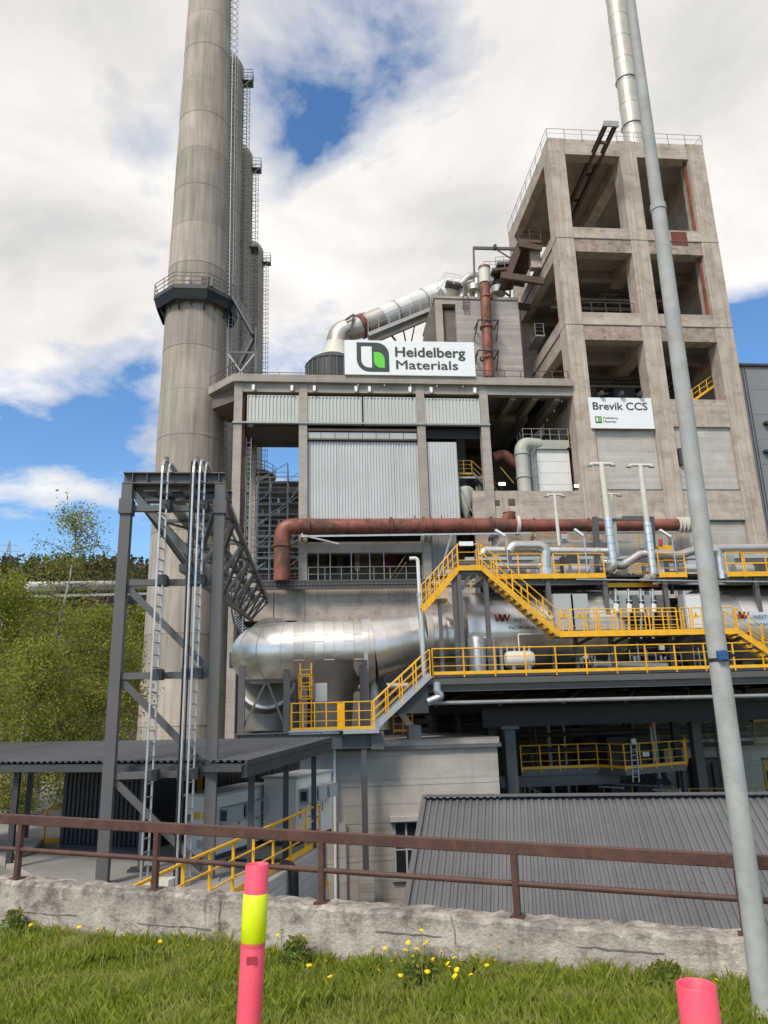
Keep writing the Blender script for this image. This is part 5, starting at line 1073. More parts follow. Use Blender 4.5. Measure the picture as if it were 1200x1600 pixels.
def filter_unit():
    Y = 62.0; t = thing('filter_unit', 'pale filter house with a curved duct and railed roof in the deep bay', 'filter', PY(850, 765, Y))
    z0 = fZ(765); a, b = XY(841, 740, Y), XY(892, 740, Y); zt, zb = ZY(860, 703, Y), z0
    for i in range(4): bx('white_panel', 'whitebox', t, a + .01, b, Y, Y + 2, zb + (zt - zb) * i / 4 + .012, zb + (zt - zb) * (i + 1) / 4 - .012)
    bx('side_shell', 'boxgrey', t, a - .5, a, Y + .3, Y + 2.6, zb, zt)
    ztop = ZY(860, 689, Y); MB().prism([V((a - .7, Y - .25, zt + .02)), V((b - .3, Y - .25, zt + .02)), V((b, Y - .25, zt + .25)), V((b, Y - .25, ztop)), V((a - .7, Y - .25, ztop))], (0, 2.8, 0)).build('roof_box', 'palegreen', t)
    x1 = XY(816, 740, Y); tb('curved_duct', 'palegreen', t, bend([V((x1 + .05, Y - .2, z0)), V((x1, Y - .2, (zt + ztop) / 2 + .1)), V((a + .4, Y + .3, (zt + ztop) / 2 + .1))], 1.4, 8), .62, 20)
    for py in (712, 748): MB().lathe([(.62, -.05), (.7, -.05), (.7, .05), (.62, .05)], V((x1 + .02, Y - .2, ZY(816, py, Y))), 20).build('duct_flange', 'boxgrey', t)
    tb('rusty_elbow', 'rustpipe', t, bend([V((x1 - 2.3, Y + 1.2, ztop - 1.2)), V((x1 - 1.2, Y + 1.2, ztop - .9)), V((x1 - .2, Y + 1.2, ztop - 1.9))], .6), .5, 14)
    railing(t, [(a - 1.2, Y + 1.6, ztop), (a - 1.2, Y - .2, ztop), (b, Y - .2, ztop)], 1.1, .9, 'galv_dull', 1, 0, .03, .05); railing(t, [(b, Y - .2, ztop - .6), (b + 1.3, Y - .2, ztop - .6)], 1.1, .65, 'yellow_dull', 2, 0)
    bx('yellow_landing', 'steel', t, b, b + 1.3, Y - .2, Y + 1.2, ztop - .75, ztop - .6)
    ladder(t, (a - .6, Y - .3, z0), (a - .6, Y - .3, ztop), V((.45, 0, 0)), 'galv_dull', .35, .05, .035, 'caged_ladder', V((0, -.6, 0)))
    tb('red_riser', 'rustpipe', t, [V((b + 1.5, Y - .2, z0)), V((b + .85, Y - .2, fZ(645)))], .22, 10)
    for px, py in ((784, 758), (902, 761)):
        p = PY(px, py, 61); k = thing('floor_lamp', 'lit white work lamp on the parapet ' + ('beside the yellow stair' if px < 800 else 'right of the pale filter house'), 'lamp', p)
        bx('housing', 'steel_dark', k, p.x - .35, p.x + .35, 60.9, 61.3, p.z - .1, p.z + .28); bx('lens', 'lamp_lit', k, p.x - .28, p.x + .28, 60.86, 60.898, p.z - .05, p.z + .2)
    # bent silver duct beside the big sheets
    Y = 61.5; t = thing('hopper_chute', 'pale hopper with thin struts right of the big corrugated wall', 'hopper', PY(728, 800, Y))
    c = PY(727, 772, Y); MB().lathe([(.2, -2.2), (.85, -.6), (.85, .3), (.5, .6), (0, .65)], c, 18).build('hopper', 'palegreen', t, smooth=True)
    for dx in (-.6, .1, .8): br('strut', 'galv_dull', t, c + V((dx, -.9, .4)), c + V((dx * .3 + .8, -.9, -2.6)), .07)
    tb('dark_chute', 'darkmachine', t, [c + V((1.6, .5, 1)), c + V((.9, .5, -2.6))], .5, 12)
    # reclining scaffold tower in the left bay, tanks beyond
    Y = 78.0; t = thing('scaffold_tower', 'steel tube scaffold tower seen through the open left bay', 'scaffold', PY(430, 905, Y))
    xs = [XY(px, 820, Y) for px in (383, 400, 421, 449, 470)]; zs = [ZY(430, 905 - 17 * k, Y) for k in range(10)]
    for y in (Y, Y + 2):
        for x in xs: tb('standard', 'galv', t, [V((x, y, zs[0] - 8)), V((x, y, zs[-1] + .5 + (1.5 if x == xs[3] else 0)))], .075, 6)
    for k, z in enumerate(zs):
        for y in (Y, Y + 2):
            for dz in (0, .55, 1.05): br('ledger', 'galv', t, (xs[(k + int(dz * 2)) % 2], y, z + dz), (xs[4 - (k * 2 + int(dz)) % 2], y, z + dz), .055) if (k * 3 + int(dz * 4)) % 5 else None
        for j in range(4): bx('deck_board', 'galv_dull', t, xs[j] + .08, xs[j + 1] - .08, Y + .1, Y + 1.9, z - .1, z - .02)
        j = k % 4; br('diagonal', 'galv', t, (xs[j], Y - .08, z), (xs[min(4, j + 2)], Y - .08, z + 2.1), .08); br('diagonal', 'galv', t, (xs[(k * 3) % 4], Y - .1, z), (xs[(k * 3) % 4 + 1], Y - .1, z + 1.2), .06)
    for i, (px, py, r, lab) in enumerate(((446, 757, 4.0, 'dark domed vessel behind the scaffold, under the blue gap'), (415, 800, 3.2, 'pale conical vessel low behind the scaffold'))):
        c = PY(px, py, 92); t = thing('domed_vessel', lab, 'vessel', (c.x, c.y, PIT)); mt = 'darkmachine' if i == 0 else 'concrete_silo'
        MB().lathe([(r, PIT), (r, c.z - 2.2), (r * .92, c.z - 1.2), (r * .6, c.z - .3), (0, c.z)], (c.x, c.y, 0), 32).build('shell', mt, t, smooth=True, angle=60)
        MB().lathe([(r + .02, c.z - 3.0), (r + .25, c.z - 3.0), (r + .25, c.z - 2.7), (r + .02, c.z - 2.7)], (c.x, c.y, 0), 32).build('band', 'steel', t)
    t = thing('machine_shed', 'dark machinery block behind the scaffold at its foot', 'building', PY(430, 880, 88)); rs = random.Random(17)
    bx('base_block', 'darkmachine', t, XY(372, 850, 90), XY(520, 850, 90), 90, 97, PIT, ZY(430, 845, 90))
    for k in range(16):
        px, py = rs.uniform(380, 462), rs.uniform(800, 905); w, h = rs.uniform(8, 26), rs.uniform(8, 22); y = rs.uniform(84, 89); bx('unit', ('darkmachine', 'concrete_silo', 'steel', 'brownsteel', 'darkmachine')[k % 5], t, XY(px, py, y), XY(px + w, py, y), y, y + 2, ZY(px, py + h, y), ZY(px, py, y))
    for k in range(6): px = rs.uniform(385, 465); tb('pipe', ('rustpipe', 'galv_dull')[k % 2], t, [PY(px, 905, 83), PY(px + rs.uniform(-12, 12), rs.uniform(770, 840), 83)], rs.uniform(.12, .35), 10)
filter_unit()

# ------------------------------------------------------------------ silver duct, vessels
def silver():
    Y = 36.5; t = thing('silver_duct', 'huge silver clad duct with a rounded left end bending back', 'duct', PY(500, 1060, Y)); 
    zc = (ZY(420, 967, 35) + ZY(420, 1065, 35)) / 2; r0 = 1.43; xL = XY(460, 1015, Y); n = 24
    # straight part, seven courses of cladding
    x1 = XY(566, 1010, Y); x2 = XY(581, 1010, Y); x3 = XY(662, 1000, Y); zc2 = zc + .25; r1 = 1.14; 
    path = []
    # rounded elbow towards the back
    for k in range(9):
        a = math.radians(90 * k / 8); R = 1.75; path.append(V((xL - R * math.sin(a) * 1.0, Y + R - R * math.cos(a), zc)))
    path = [V((xL + .05, Y, zc))] + path + [path[8] + V((0, 7, 0))]
    tb('elbow', 'alu', t, path, r0, 48)
    for k in (2, 4, 6): d = (path[k + 1] - path[k - 1]).normalized(); tb('elbow_lap', 'alu_dirty', t, [path[k] - d * .02, path[k] + d * .02], r0 + .012, 48)
    nseg = 7
    for k in range(nseg):
        a, b = V((xL + (x1 - xL) * k / nseg, Y, zc)), V((xL + (x1 - xL) * (k + 1) / nseg + .02, Y, zc + .02)); q = (k + .5) / nseg
        tb('cladding_course', 'alu', t, [a, b], r0 * (1 + .0035 * (k % 2)), 40)
    for k in range(nseg): X = xL + (x1 - xL) * k / nseg; tb('course_lap', 'alu_dirty', t, [V((X - .02, Y, zc + .003 * k)), V((X + .02, Y, zc + .003 * k))], r0 + .011, 48)
    for j in range(nseg):
        for k in range(3):
            a = math.radians(70 + 48 * k + 17 * (j % 3)); p = V((xL + (x1 - xL) * j / nseg, Y - math.sin(a) * (r0 + .006), zc - math.cos(a) * (r0 + .006))); br('sheet_lap', 'alu', t, p, p + V(((x1 - xL) / nseg, 0, 0)), .02, .02)
    tb('joint_ring', 'alu', t, [V((x1, Y, zc)), V((x2, Y, zc + .03))], r0 + .12, 40); tb('joint_band', 'alu_dirty', t, [V((x1 + .2, Y, zc)), V((x1 + .26, Y, zc))], r0 + .135, 40)
    for k in range(4):
        f, g = k / 4, (k + 1) / 4; a = V((x2 + (x3 - x2) * f, Y, zc + .03 + .5 * f)); b = V((x2 + (x3 - x2) * g + .01, Y, zc + .03 + .5 * g)); tb('taper_course', 'alu', t, [a, b], [r0 - (r0 - r1) * f + .004 * (k % 2), r0 - (r0 - r1) * g + .004 * (k % 2)], 40)
    # funnel leg underneath and support legs
    c = V((XY(520, 1060, Y), Y + .3, zc - r0)); MB().lathe([(1.9, .9), (1.5, .1), (1.0, -.6), (.85, -2.6)], c, 28).build('outlet_funnel', 'alu_dark', t, smooth=True)
    c2 = V((XY(548, 1080, Y + 1.4), Y + 1.4, zc - r0)); MB().lathe([(.5, .6), (.7, -2.3)], c2 + V((1.2, 0, 0)), 20).build('outlet_cone', 'alu_dirty', t, smooth=True)
    # lower elbow with bright flange ring behind the left end
    Y2 = 40.5; c = PY(420, 1062, Y2); t2 = thing('lower_elbow', 'large dull metal elbow with a bright flange ring under the silver duct end', 'duct', (c.x, c.y, -2)); 
    MB().lathe([(1.42, -5), (1.42, .4)], c - Zv * .5, 32).build('lower_leg', 'alu_dark', t2, smooth=True)
    tb('elbow_body', 'alu_dark', t2, bend([c + V((0, 0, -.6)), c + V((0, .1, 1.2)), c + V((0, 2.6, 2.2))], 1.2, 6), 1.44, 32)
    fc = PY(417, 1066, 38.7); d = V((.05, -.93, .36)).normalized(); e1_ = d.cross(Zv).normalized(); e2_ = e1_.cross(d)
    ring = [fc + (e1_ * math.cos(2 * math.pi * k / 40) + e2_ * math.sin(2 * math.pi * k / 40)) * 1.33 for k in range(41)]
    MB().tube(ring, .085, 8, caps=False).build('flange_ring', 'white', t2, smooth=True); tb('duct_face', 'alu_dark', t2, [fc - d * 1.6, fc + d * .03], 1.31, 36)
    # main vessel
    Y = 36.5; lab = ['large horizontal silver vessel with a red W emblem, left one', 'large horizontal silver vessel with a red W emblem at the right edge']
    for i, (pa, pb) in enumerate(((668, 940), (1062, 1330))):
        zt = ZY(800, 921, 35.8) if i == 0 else ZY(1150, 928, 35.8) + .35; R = 2.0; zc_ = 7.55 - R; x0, x1_ = XY(pa, 960, Y), XY(pb, 960, Y); t = thing('process_vessel', lab[i], 'vessel', ((x0 + x1_) / 2, Y, 3.6), 'horizontal silver vessels')
        if i == 0:
            tb('inlet_section', 'alu', t, [V((x0 - .15, Y, zc + .53)), V((x0 + 1.3, Y, zc + .53))], r1 + .01, 40); tb('inlet_ring', 'alu_dirty', t, [V((x0 - .2, Y, zc + .53)), V((x0 + .12, Y, zc + .53))], r1 + .10, 40)
            tb('inlet_ring', 'alu_dirty', t, [V((x0 + .7, Y, zc + .53)), V((x0 + .8, Y, zc + .53))], r1 + .07, 40)
            xa = x0 + 1.6; tb('transition', 'alu', t, [V((x0 + 1.2, Y, zc + .53)), V((xa, Y, zc_))], [r1, R - .02], 40)
        else:
            xa = x0 + .9; tb('dished_end', 'alu', t, [V((x0, Y, zc_)), V((x0 + .2, Y, zc_)), V((x0 + .5, Y, zc_)), V((xa, Y, zc_))], [R * .35, R * .72, R * .92, R], 40)
        m = 6
        for k in range(m): a, b = V((xa + (x1_ - xa) * k / m, Y, zc_)), V((xa + (x1_ - xa) * (k + 1) / m + .01, Y, zc_)); tb('shell_course', 'alu', t, [a, b], R + .006 * (k % 2), 48)
        if i == 0: tb('dished_end', 'alu', t, [V((x1_, Y, zc_)), V((x1_ + .5, Y, zc_)), V((x1_ + .85, Y, zc_)), V((x1_ + 1.0, Y, zc_))], [R, R * .9, R * .6, R * .1], 40)
        m = MB(); yy = Y - math.sqrt(R * R - .05) - .012; m.box(xa + .2, x1_, yy - .02, yy, zc_ - .23, zc_ - .17); m.build('seam_strip', 'galv', t)
        for fx in (.2, .8): X = xa + (x1_ - xa) * fx; bx('saddle', 'steel_dark', t, X - .3, X + .3, Y - 1.2, Y + 1.2, 3.5, zc_ - R * .75)
        # emblem and lettering on the curved shell (thin plates set just proud of it)
        pw = (785, 965) if i == 0 else (1159, 961); e = PY(pw[0], pw[1], Y - R - .05); y = Y - math.sqrt(max(.1, (R + .02) ** 2 - (e.z - zc_) ** 2)) - .10
        for s in (-.1, .1):
            zz = [(-.26, .16), (-.13, -.16), (0, .14), (.13, -.16), (.26, .16)]; q = [V((e.x + a + s, y - .012, e.z + b)) for a, b in zz]; mm = MB()
            for a, b in zip(q, q[1:]): mm.bar(a, b, .012, .07, up=V((0, 0, 1)))
            mm.build('emblem', 'logo_red', t)
        sx = .05; text(t, 'WEST WELDING', e.x + .55, e.z - .18, e.x + 2.6, e.z - .02, y - .004, 'logo_dark', .02); text(t, 'NORSK ENERGI', e.x + .3, e.z - .55, e.x + 2.4, e.z - .40, y - .05, 'steel', .01)
        0 and text(t, 'W', e.x - .3, e.z - .16, e.x + .3, e.z + .16, y - .014, 'logo_red', .03, 'emblem')
silver()

# ------------------------------------------------------------------ steel deck, platforms, stairs
DZ, DYF = 3.42, 33.0
def decks():
    x0 = XY(668, 1060, DYF); xr = XY(1330, 1050, DYF)
    t = thing('steel_deck', 'long dark steel deck with yellow railing carrying the vessels', 'platform', (x0 + 8, DYF, DZ))
    bx('deck_floor', 'steel_dark', t, x0, xr, DYF, DYF + 9, DZ - .12, DZ); bx('kick_plate', 'steel', t, x0, xr, DYF - .02, DYF, DZ - .42, DZ - .16)
    beam('edge_beam', 'steel', t, (x0, DYF + .3, DZ - .42), (xr, DYF + .3, DZ - .42), .4, .6)
    for k in range(7): X = x0 + .4 + k * 2.9; beam('cross_beam', 'steel_shaded', t, (X, DYF + .45, DZ - .5), (X, DYF + 9, DZ - .5), .3, .7); br('brace', 'steel_dark', t, (X, DYF + .6, DZ - 1.3), (X + 2.4, DYF + 5, DZ - .7), .14)
    beam('main_girder', 'steel_shaded', t, (x0 + 3, DYF + 3, DZ - 1.9), (xr, DYF + 3, DZ - 1.9), .4, .9); beam('main_girder', 'steel_shaded', t, (x0, DYF + 8, DZ - 1.3), (xr, DYF + 8, DZ - 1.3), .4, .9)
    for px, Y in ((797, DYF + 3), (640, DYF + 7), (1090, DYF + 7.5), (1260, DYF + 3)):
        X = XY(px, 1180, Y); br('column', 'steel', t, (X, Y, PIT), (X, Y, DZ - 2.3), .5, .5); bx('column_head', 'steel', t, X - .42, X + .42, Y - .42, Y + .42, DZ - 2.45, DZ - 2.3)
        br('column_web', 'steel_dark', t, (X - .45, Y + 1.4, PIT), (X - .45, Y + 1.4, DZ - 2.3), .35, .3)
    tb('drain_pipe', 'galv', t, bend([PY(683, 1066, DYF - .2), PY(683, 1080, DYF - .2), PY(690, 1088, DYF - .2), PY(668, 1097, DYF - .2)], .2), .17, 12)
    tb('long_pipe', 'galv_dull', t, [PY(668, 1099, DYF + .2), V((xr, DYF + .2, ZY(900, 1096, DYF + .2) + .02))], .085, 10)
    railing(t, [(x0 + .25, DYF + .02, DZ), (xr, DYF + .02, DZ)], 1.13, 1.42, 'yellow', 2, .14, .026, .055)
    MB().prism([V((x0, DYF + .02, DZ - .14)), V((x0, DYF + .02, DZ - 1.6)), V((x0 - 1.9, DYF + .02, DZ - 1.6)), V((x0 - .2, DYF + .02, DZ - .14))], (0, 2, 0)).build('stair_hood', 'steel_dark', t)
    # stair from the lower platform up to the deck
    zl = ZY(560, 1139, DYF); xa = XY(580, 1138, DYF); s = thing('lower_stair', 'yellow steel stair climbing from the low platform to the vessel deck', 'stair', (xa, DYF, zl))
    stair(s, (xa + .1, DYF - .2, zl), (x0 + .1, DYF - .2, DZ), (0, 1.0, 0), 'yellow', 'galv', 'galv_dull', n=11, sp=.85)
    # low steel platform under the silver duct
    t = thing('low_platform', 'low dark steel platform with yellow railings under the silver duct', 'platform', PY(500, 1150, DYF))
    xA, xB = XY(366, 1150, DYF), XY(583, 1150, DYF)
    beam('front_girder', 'steel', t, (xA, DYF + .1, zl - .42), (xB + .2, DYF + .1, zl - .42), .4, .72, .04)
    for X in (xA + .1, xA + 1.6, xA + 2.3, xA + 3.6, xA + 4.5): bx('web_stiffener', 'steel', t, X, X + .03, DYF - .08, DYF + .08, zl - .74, zl - .1)
    bx('girder_end', 'steel', t, xB - .1, xB + .45, DYF - .15, DYF + .5, zl - .85, zl - .1); beam('rear_girder', 'steel', t, (xB, DYF + 5.2, zl - .2), (XY(652, 1135, DYF + 5), DYF + 5.2, zl - .2), .4, .5)
    beam('rear_girder', 'steel', t, (xA, DYF + 6, zl - .4), (xB, DYF + 6, zl - .4), .4, .7); 
    for X in (xA + .2, xB - .2): beam('cross_girder', 'steel_dark', t, (X, DYF + .3, zl - .4), (X, DYF + 6, zl - .4), .3, .6)
    xg = XY(455, 1138, DYF); bx('floor_grating', 'galv_dull', t, xg, xB - .1, DYF - .02, DYF + 4, zl - .06, zl); bx('kick_plate', 'galv', t, xg - .1, XY(530, 1138, DYF), DYF - .05, DYF - .022, zl - .16, zl + .02)
    xm = XY(528, 1138, DYF); xs = xa + .1
    railing(t, [(xg, DYF + 1.2, zl), (xg, DYF, zl), (xm, DYF, zl), (xm + .25, DYF - .45, zl), (xs, DYF - .45, zl)], 1.12, .55, 'yellow', 2, .12)
    bx('landing_kick', 'galv', t, xm + .2, xs + .2, DYF - .5, DYF - .47, zl - .18, zl); bx('landing_floor', 'galv_dull', t, xm, xs + .2, DYF - .47, DYF + 1, zl - .05, zl + .001)
    MB().frame(V((xm, DYF - .02, zl)), (.25, -.45, 0), (.02, .01, 0), (0, 0, 1.12)).build('gate_panel', 'yellow', t)
    ladder(t, (xg + .6, DYF + 1.4, zl), (xg + .6, DYF + 1.4, zl + 2.9), (.5, 0, 0), 'yellow', .28, .06, .035, 'caged_ladder', V((0, -.65, 0)))
    bx('control_box', 'boxgrey', t, xg + 1.0, xg + 1.55, DYF + 1.2, DYF + 1.5, zl + 1.2, zl + 2.0)
    for px in (325 + 0, ): pass
    xl = XY(448, 1100, DYF + .2); br('frame_post', 'steel', t, (xl, DYF + .2, zl - .1), (xl, DYF + .2, ZY(448, 1045, DYF)), .28); br('frame_post', 'steel', t, (xA + .25, DYF + .2, zl - .1), (xA + .25, DYF + .2, ZY(370, 1040, DYF)), .28)
    a0, a1 = V((xA + .25, DYF + .2, zl)), V((xl, DYF + .2, ZY(448, 1062, DYF))); br('cross_brace', 'steel', t, a0, a1.lerp(V((xA + .25, DYF + .2, a1.z)), .45), .09); br('cross_brace', 'steel', t, V((xl, DYF + .2, zl)), a1.lerp(V((xA + .25, DYF + .2, a1.z)), .45), .09); br('frame_tie', 'steel_dark', t, V((xA + .25, DYF + .2, a1.z)), a1, .12)
    xc = XY(569, 1200, DYF); br('column', 'steel', t, (xc, DYF + .1, ZY(569, 1364, DYF)), (xc, DYF + .1, zl - .8), .24); bx('column_plinth', 'concrete_pale', t, xc - .3, xc + .3, DYF - .2, DYF + .4, PIT, ZY(569, 1364, DYF))
    for px, Y in ((571, DYF + 1.1), (566, DYF + 2.4)): X = XY(px, 1080, Y); br('duct_leg', 'steel_dark', t, (X, Y, zl), (X, Y, 4.2), .22)
    X = XY(574, 1000, DYF + .4); br('duct_strap', 'galv_dull', t, (X, DYF + 1.4, zl), (X, DYF + 1.6, 4.6), .18); br('duct_brace', 'steel', t, (XY(590, 1060, 37), 37, 3.6), (XY(640, 1138, 37), 37, zl), .3)
    railing(t, [PY(615, 1143, 38), PY(645, 1143, 38)], 1.1, .5, 'yellow', 2, .1); tb('tie_pipe', 'alu_dirty', t, [PY(535, 1075, 40), PY(640, 1073, 40)], .22, 12)
    # upper platform, stairs and mid platform
    zu = ZY(735, 888, DYF); xa, xb = XY(716, 889, DYF), XY(756, 889, DYF)
    t = thing('upper_landing', 'highest yellow railed landing where the two yellow stairs meet', 'platform', (xa, DYF, zu))
    bx('floor', 'galv_dull', t, xa, xb, DYF, DYF + 3, zu - .05, zu); bx('kick_plate', 'yellow', t, xa, xb, DYF - .03, DYF - .002, zu - .1, zu + .14); railing(t, [(xa, DYF, zu), (xb - .2, DYF, zu)], 1.13, 1.0, 'yellow', 2, 0)
    bx('junction_box', 'white', t, xa + .1, xa + .75, DYF - .06, DYF + .05, zu + 1.05, zu + 1.25)
    for px, Y in ((713, DYF + .3), (721, DYF + .2), (763, DYF + .3), (801, DYF + 2.2)): X = XY(px, 980, Y); br('column', 'steel', t, (X, Y, DZ), (X, Y, zu - .1), .2)
    br('knee_brace', 'steel', t, (XY(722, 910, DYF + .2), DYF + .2, zu - .9), (XY(737, 895, DYF + .2), DYF + .2, zu - .1), .14); br('edge_beam', 'steel', t, (xa, DYF + .2, zu - .18), (xb, DYF + .2, zu - .18), .2, .2)
    zq = ZY(662, 952, DYF) ; xq = XY(660, 950, DYF); s = thing('left_upper_stair', 'yellow steel stair rising from lower left to the highest landing', 'stair', (xq, DYF, zq))
    zmid = ZY(682, 934, DYF); xm1, xm2 = XY(680, 930, DYF), XY(688, 930, DYF)
    stair(s, (xq, DYF + .1, zq), (xm1, DYF + .1, zmid + .1), (0, .9, 0), 'yellow', 'yellow', n=5, sp=.33, rails=(0,)); stair(s, (xm1, DYF + .1, zmid + .1), (xa, DYF + .1, zu), (0, .9, 0), 'yellow', 'yellow', n=9, sp=.33, rails=(0,))
    bx('half_landing', 'yellow', s, xm1, xm2 + .5, DYF + 1, DYF + 2, zmid - .02, zmid + .1); railing(s, [(xm1, DYF + 1.9, zmid), (xm2 + .6, DYF + 1.9, zmid)], 1, .5, 'yellow', 1, 0)
    X = xm1 + .25; br('leg', 'steel', s, (X, DYF + .4, DZ), (X, DYF + .4, zmid), .16)
    zm = ZY(1000, 990, DYF); xc, xd = XY(874, 990, DYF), XY(1152, 990, DYF)
    s = thing('middle_stair', 'yellow steel stair with striped treads descending right from the highest landing', 'stair', (xc, DYF, zm)); stair(s, (xc, DYF - .1, zm), (xb - .1, DYF - .1, zu), (0, 1.0, 0), 'yellow', 'yellow', 'galv_dull', n=14, sp=.85)
    t = thing('middle_platform', 'yellow railed platform across the middle of the vessels with warning signs', 'platform', (xc, DYF, zm))
    bx('floor', 'galv_dull', t, xc, xd, DYF - .1, DYF + 1.2, zm - .05, zm); bx('kick_plate', 'yellow', t, xc, xd, DYF - .14, DYF - .102, zm - .1, zm + .16)
    for a, b in ((876, 890), (890, 932), (932, 965), (969, 1060), (1062, 1081), (1081, 1116), (1118, 1150)): railing(t, [(XY(a, 985, DYF) + .06, DYF - .1, zm), (XY(b, 985, DYF) - .06, DYF - .1, zm)], 1.13, .62, 'yellow', 2, 0)
    for a, b in ((918, 958), (958, 1010), (1022, 1070)): railing(t, [(XY(a, 985, DYF + 1.2), DYF + 1.2, zm), (XY(b, 985, DYF + 1.2), DYF + 1.2, zm)], 1.13, .75, 'yellow', 2, 0)
    for px in (900, 955, 1047, 1140): X = XY(px, 1010, DYF + 1); br('leg', 'steel', t, (X, DYF + 1, DZ), (X, DYF + 1, zm - .05), .18); br('knee', 'steel_dark', t, (X, DYF + 1, zm - .4), (X + .5, DYF, zm - .08), .12)
    for px in (880.5, 905, 1087):
        e = PY(px, 961, DYF - .16); pl = MB().prism([e + V((-.15, 0, -.13)), e + V((.15, 0, -.13)), e + V((0, 0, .15))], (0, -.012, 0)).build('warning_sign', 'yellow', t)
        MB().prism([e + V((-.11, -.016, -.105)), e + V((.11, -.016, -.105)), e + V((0, -.016, .10))], (0, -.004, 0)).build('sign_border', 'yellow', pl); MB().box(e.x - .012, e.x + .012, e.y - .03, e.y - .021, e.z - .06, e.z + .05).build('sign_mark', 'black', pl)
    s = thing('right_stair', 'yellow steel stair descending right from the middle platform behind the lamp post', 'stair', (xd, DYF, zm)); stair(s, (xd + 2.3, DYF - .1, DZ), (xd, DYF - .1, zm), (0, 1.0, 0), 'yellow', 'yellow', 'galv_dull', n=8, sp=.7)
    # top pipe platform
    zt = ZY(900, 901, DYF + 1.5); t = thing('top_pipe_platform', 'long upper yellow railed platform carrying silver pipes, interrupted in the middle', 'platform', (xb, DYF + 1.5, zt)); Y = DYF + 1.5
    for a, b, n in ((752, 945, 5), (1029, 1072, 1), (1136, 1330, 4)):
        X0, X1 = XY(a, 890, Y), XY(b, 890, Y); bx('floor', 'galv_dull', t, X0, X1, Y, Y + 2.6, zt - .05, zt); bx('kick_plate', 'yellow', t, X0, X1, Y - .04, Y - .002, zt - .08, zt + .16)
        if a == 1136: parts = [(1136, 1162), (1165, 1330)]
        elif a == 752: parts = [(772, 848), (866, 944)]
        else: parts = [(1030, 1071)]
        for p, q in parts: railing(t, [(XY(p, 890, Y), Y, zt), (XY(q, 890, Y), Y, zt)], 1.13, 1.1, 'yellow', 1 if a != 1029 else 2, 0)
        beam('edge_beam', 'steel', t, (X0, Y + .2, zt - .22), (X1, Y + .2, zt - .22), .2, .3)
        railing(t, [(X0, Y + 2.6, zt), (X1, Y + 2.6, zt)], 1.1, 1.4, 'yellow', 1, 0)
    X0, X1 = XY(945, 908, Y + 1.5), XY(1029, 908, Y + 1.5); bx('kick_plate', 'yellow', t, X0, X1, Y + 1.5, Y + 1.54, zt - .3, zt - .08); railing(t, [(X0, Y + 2, zt - .1), (X0 + 1.0, Y + 2, zt - .1)], 1.0, .5, 'yellow', 2, 0)
    railing(t, [(X1 - 1.2, Y + 2, zt - .1), (X1 - .2, Y + 2, zt - .1)], 1.0, .5, 'yellow', 2, 0)
    for px in (857, 946, 1040, 1183): X = XY(px, 930, Y + .2); br('column', 'steel', t, (X, Y + .2, DZ), (X, Y + .2, zt - .1), .22)
    for px in (930, 1017, 1110): br('tall_column', 'steel', t, (XY(px, 870, Y + 2), Y + 2, zt - .3), (XY(px, 815, Y + 2) + .02, Y + 2, ZY(px, 808, Y + 2)), .26) if px < 1100 else None
    br('cross_rail', 'steel', t, PY(930, 812, Y + 2), PY(1020, 812, Y + 2), .12, .12); br('cross_rail', 'galv_dull', t, PY(820, 847, Y + 2.2), PY(985, 846, Y + 2.2), .1, .12); br('cross_rail', 'galv_dull', t, PY(860, 833, Y + 2.4), PY(1060, 832, Y + 2.4), .08, .08)
    br('lower_rail', 'galv_dull', t, PY(900, 905, Y - .1), PY(1200, 909, Y - .1), .06, .06); br('lower_rail', 'galv_dull', t, PY(1020, 912, Y + .4), PY(1200, 912, Y + .4), .1, .1)
decks()

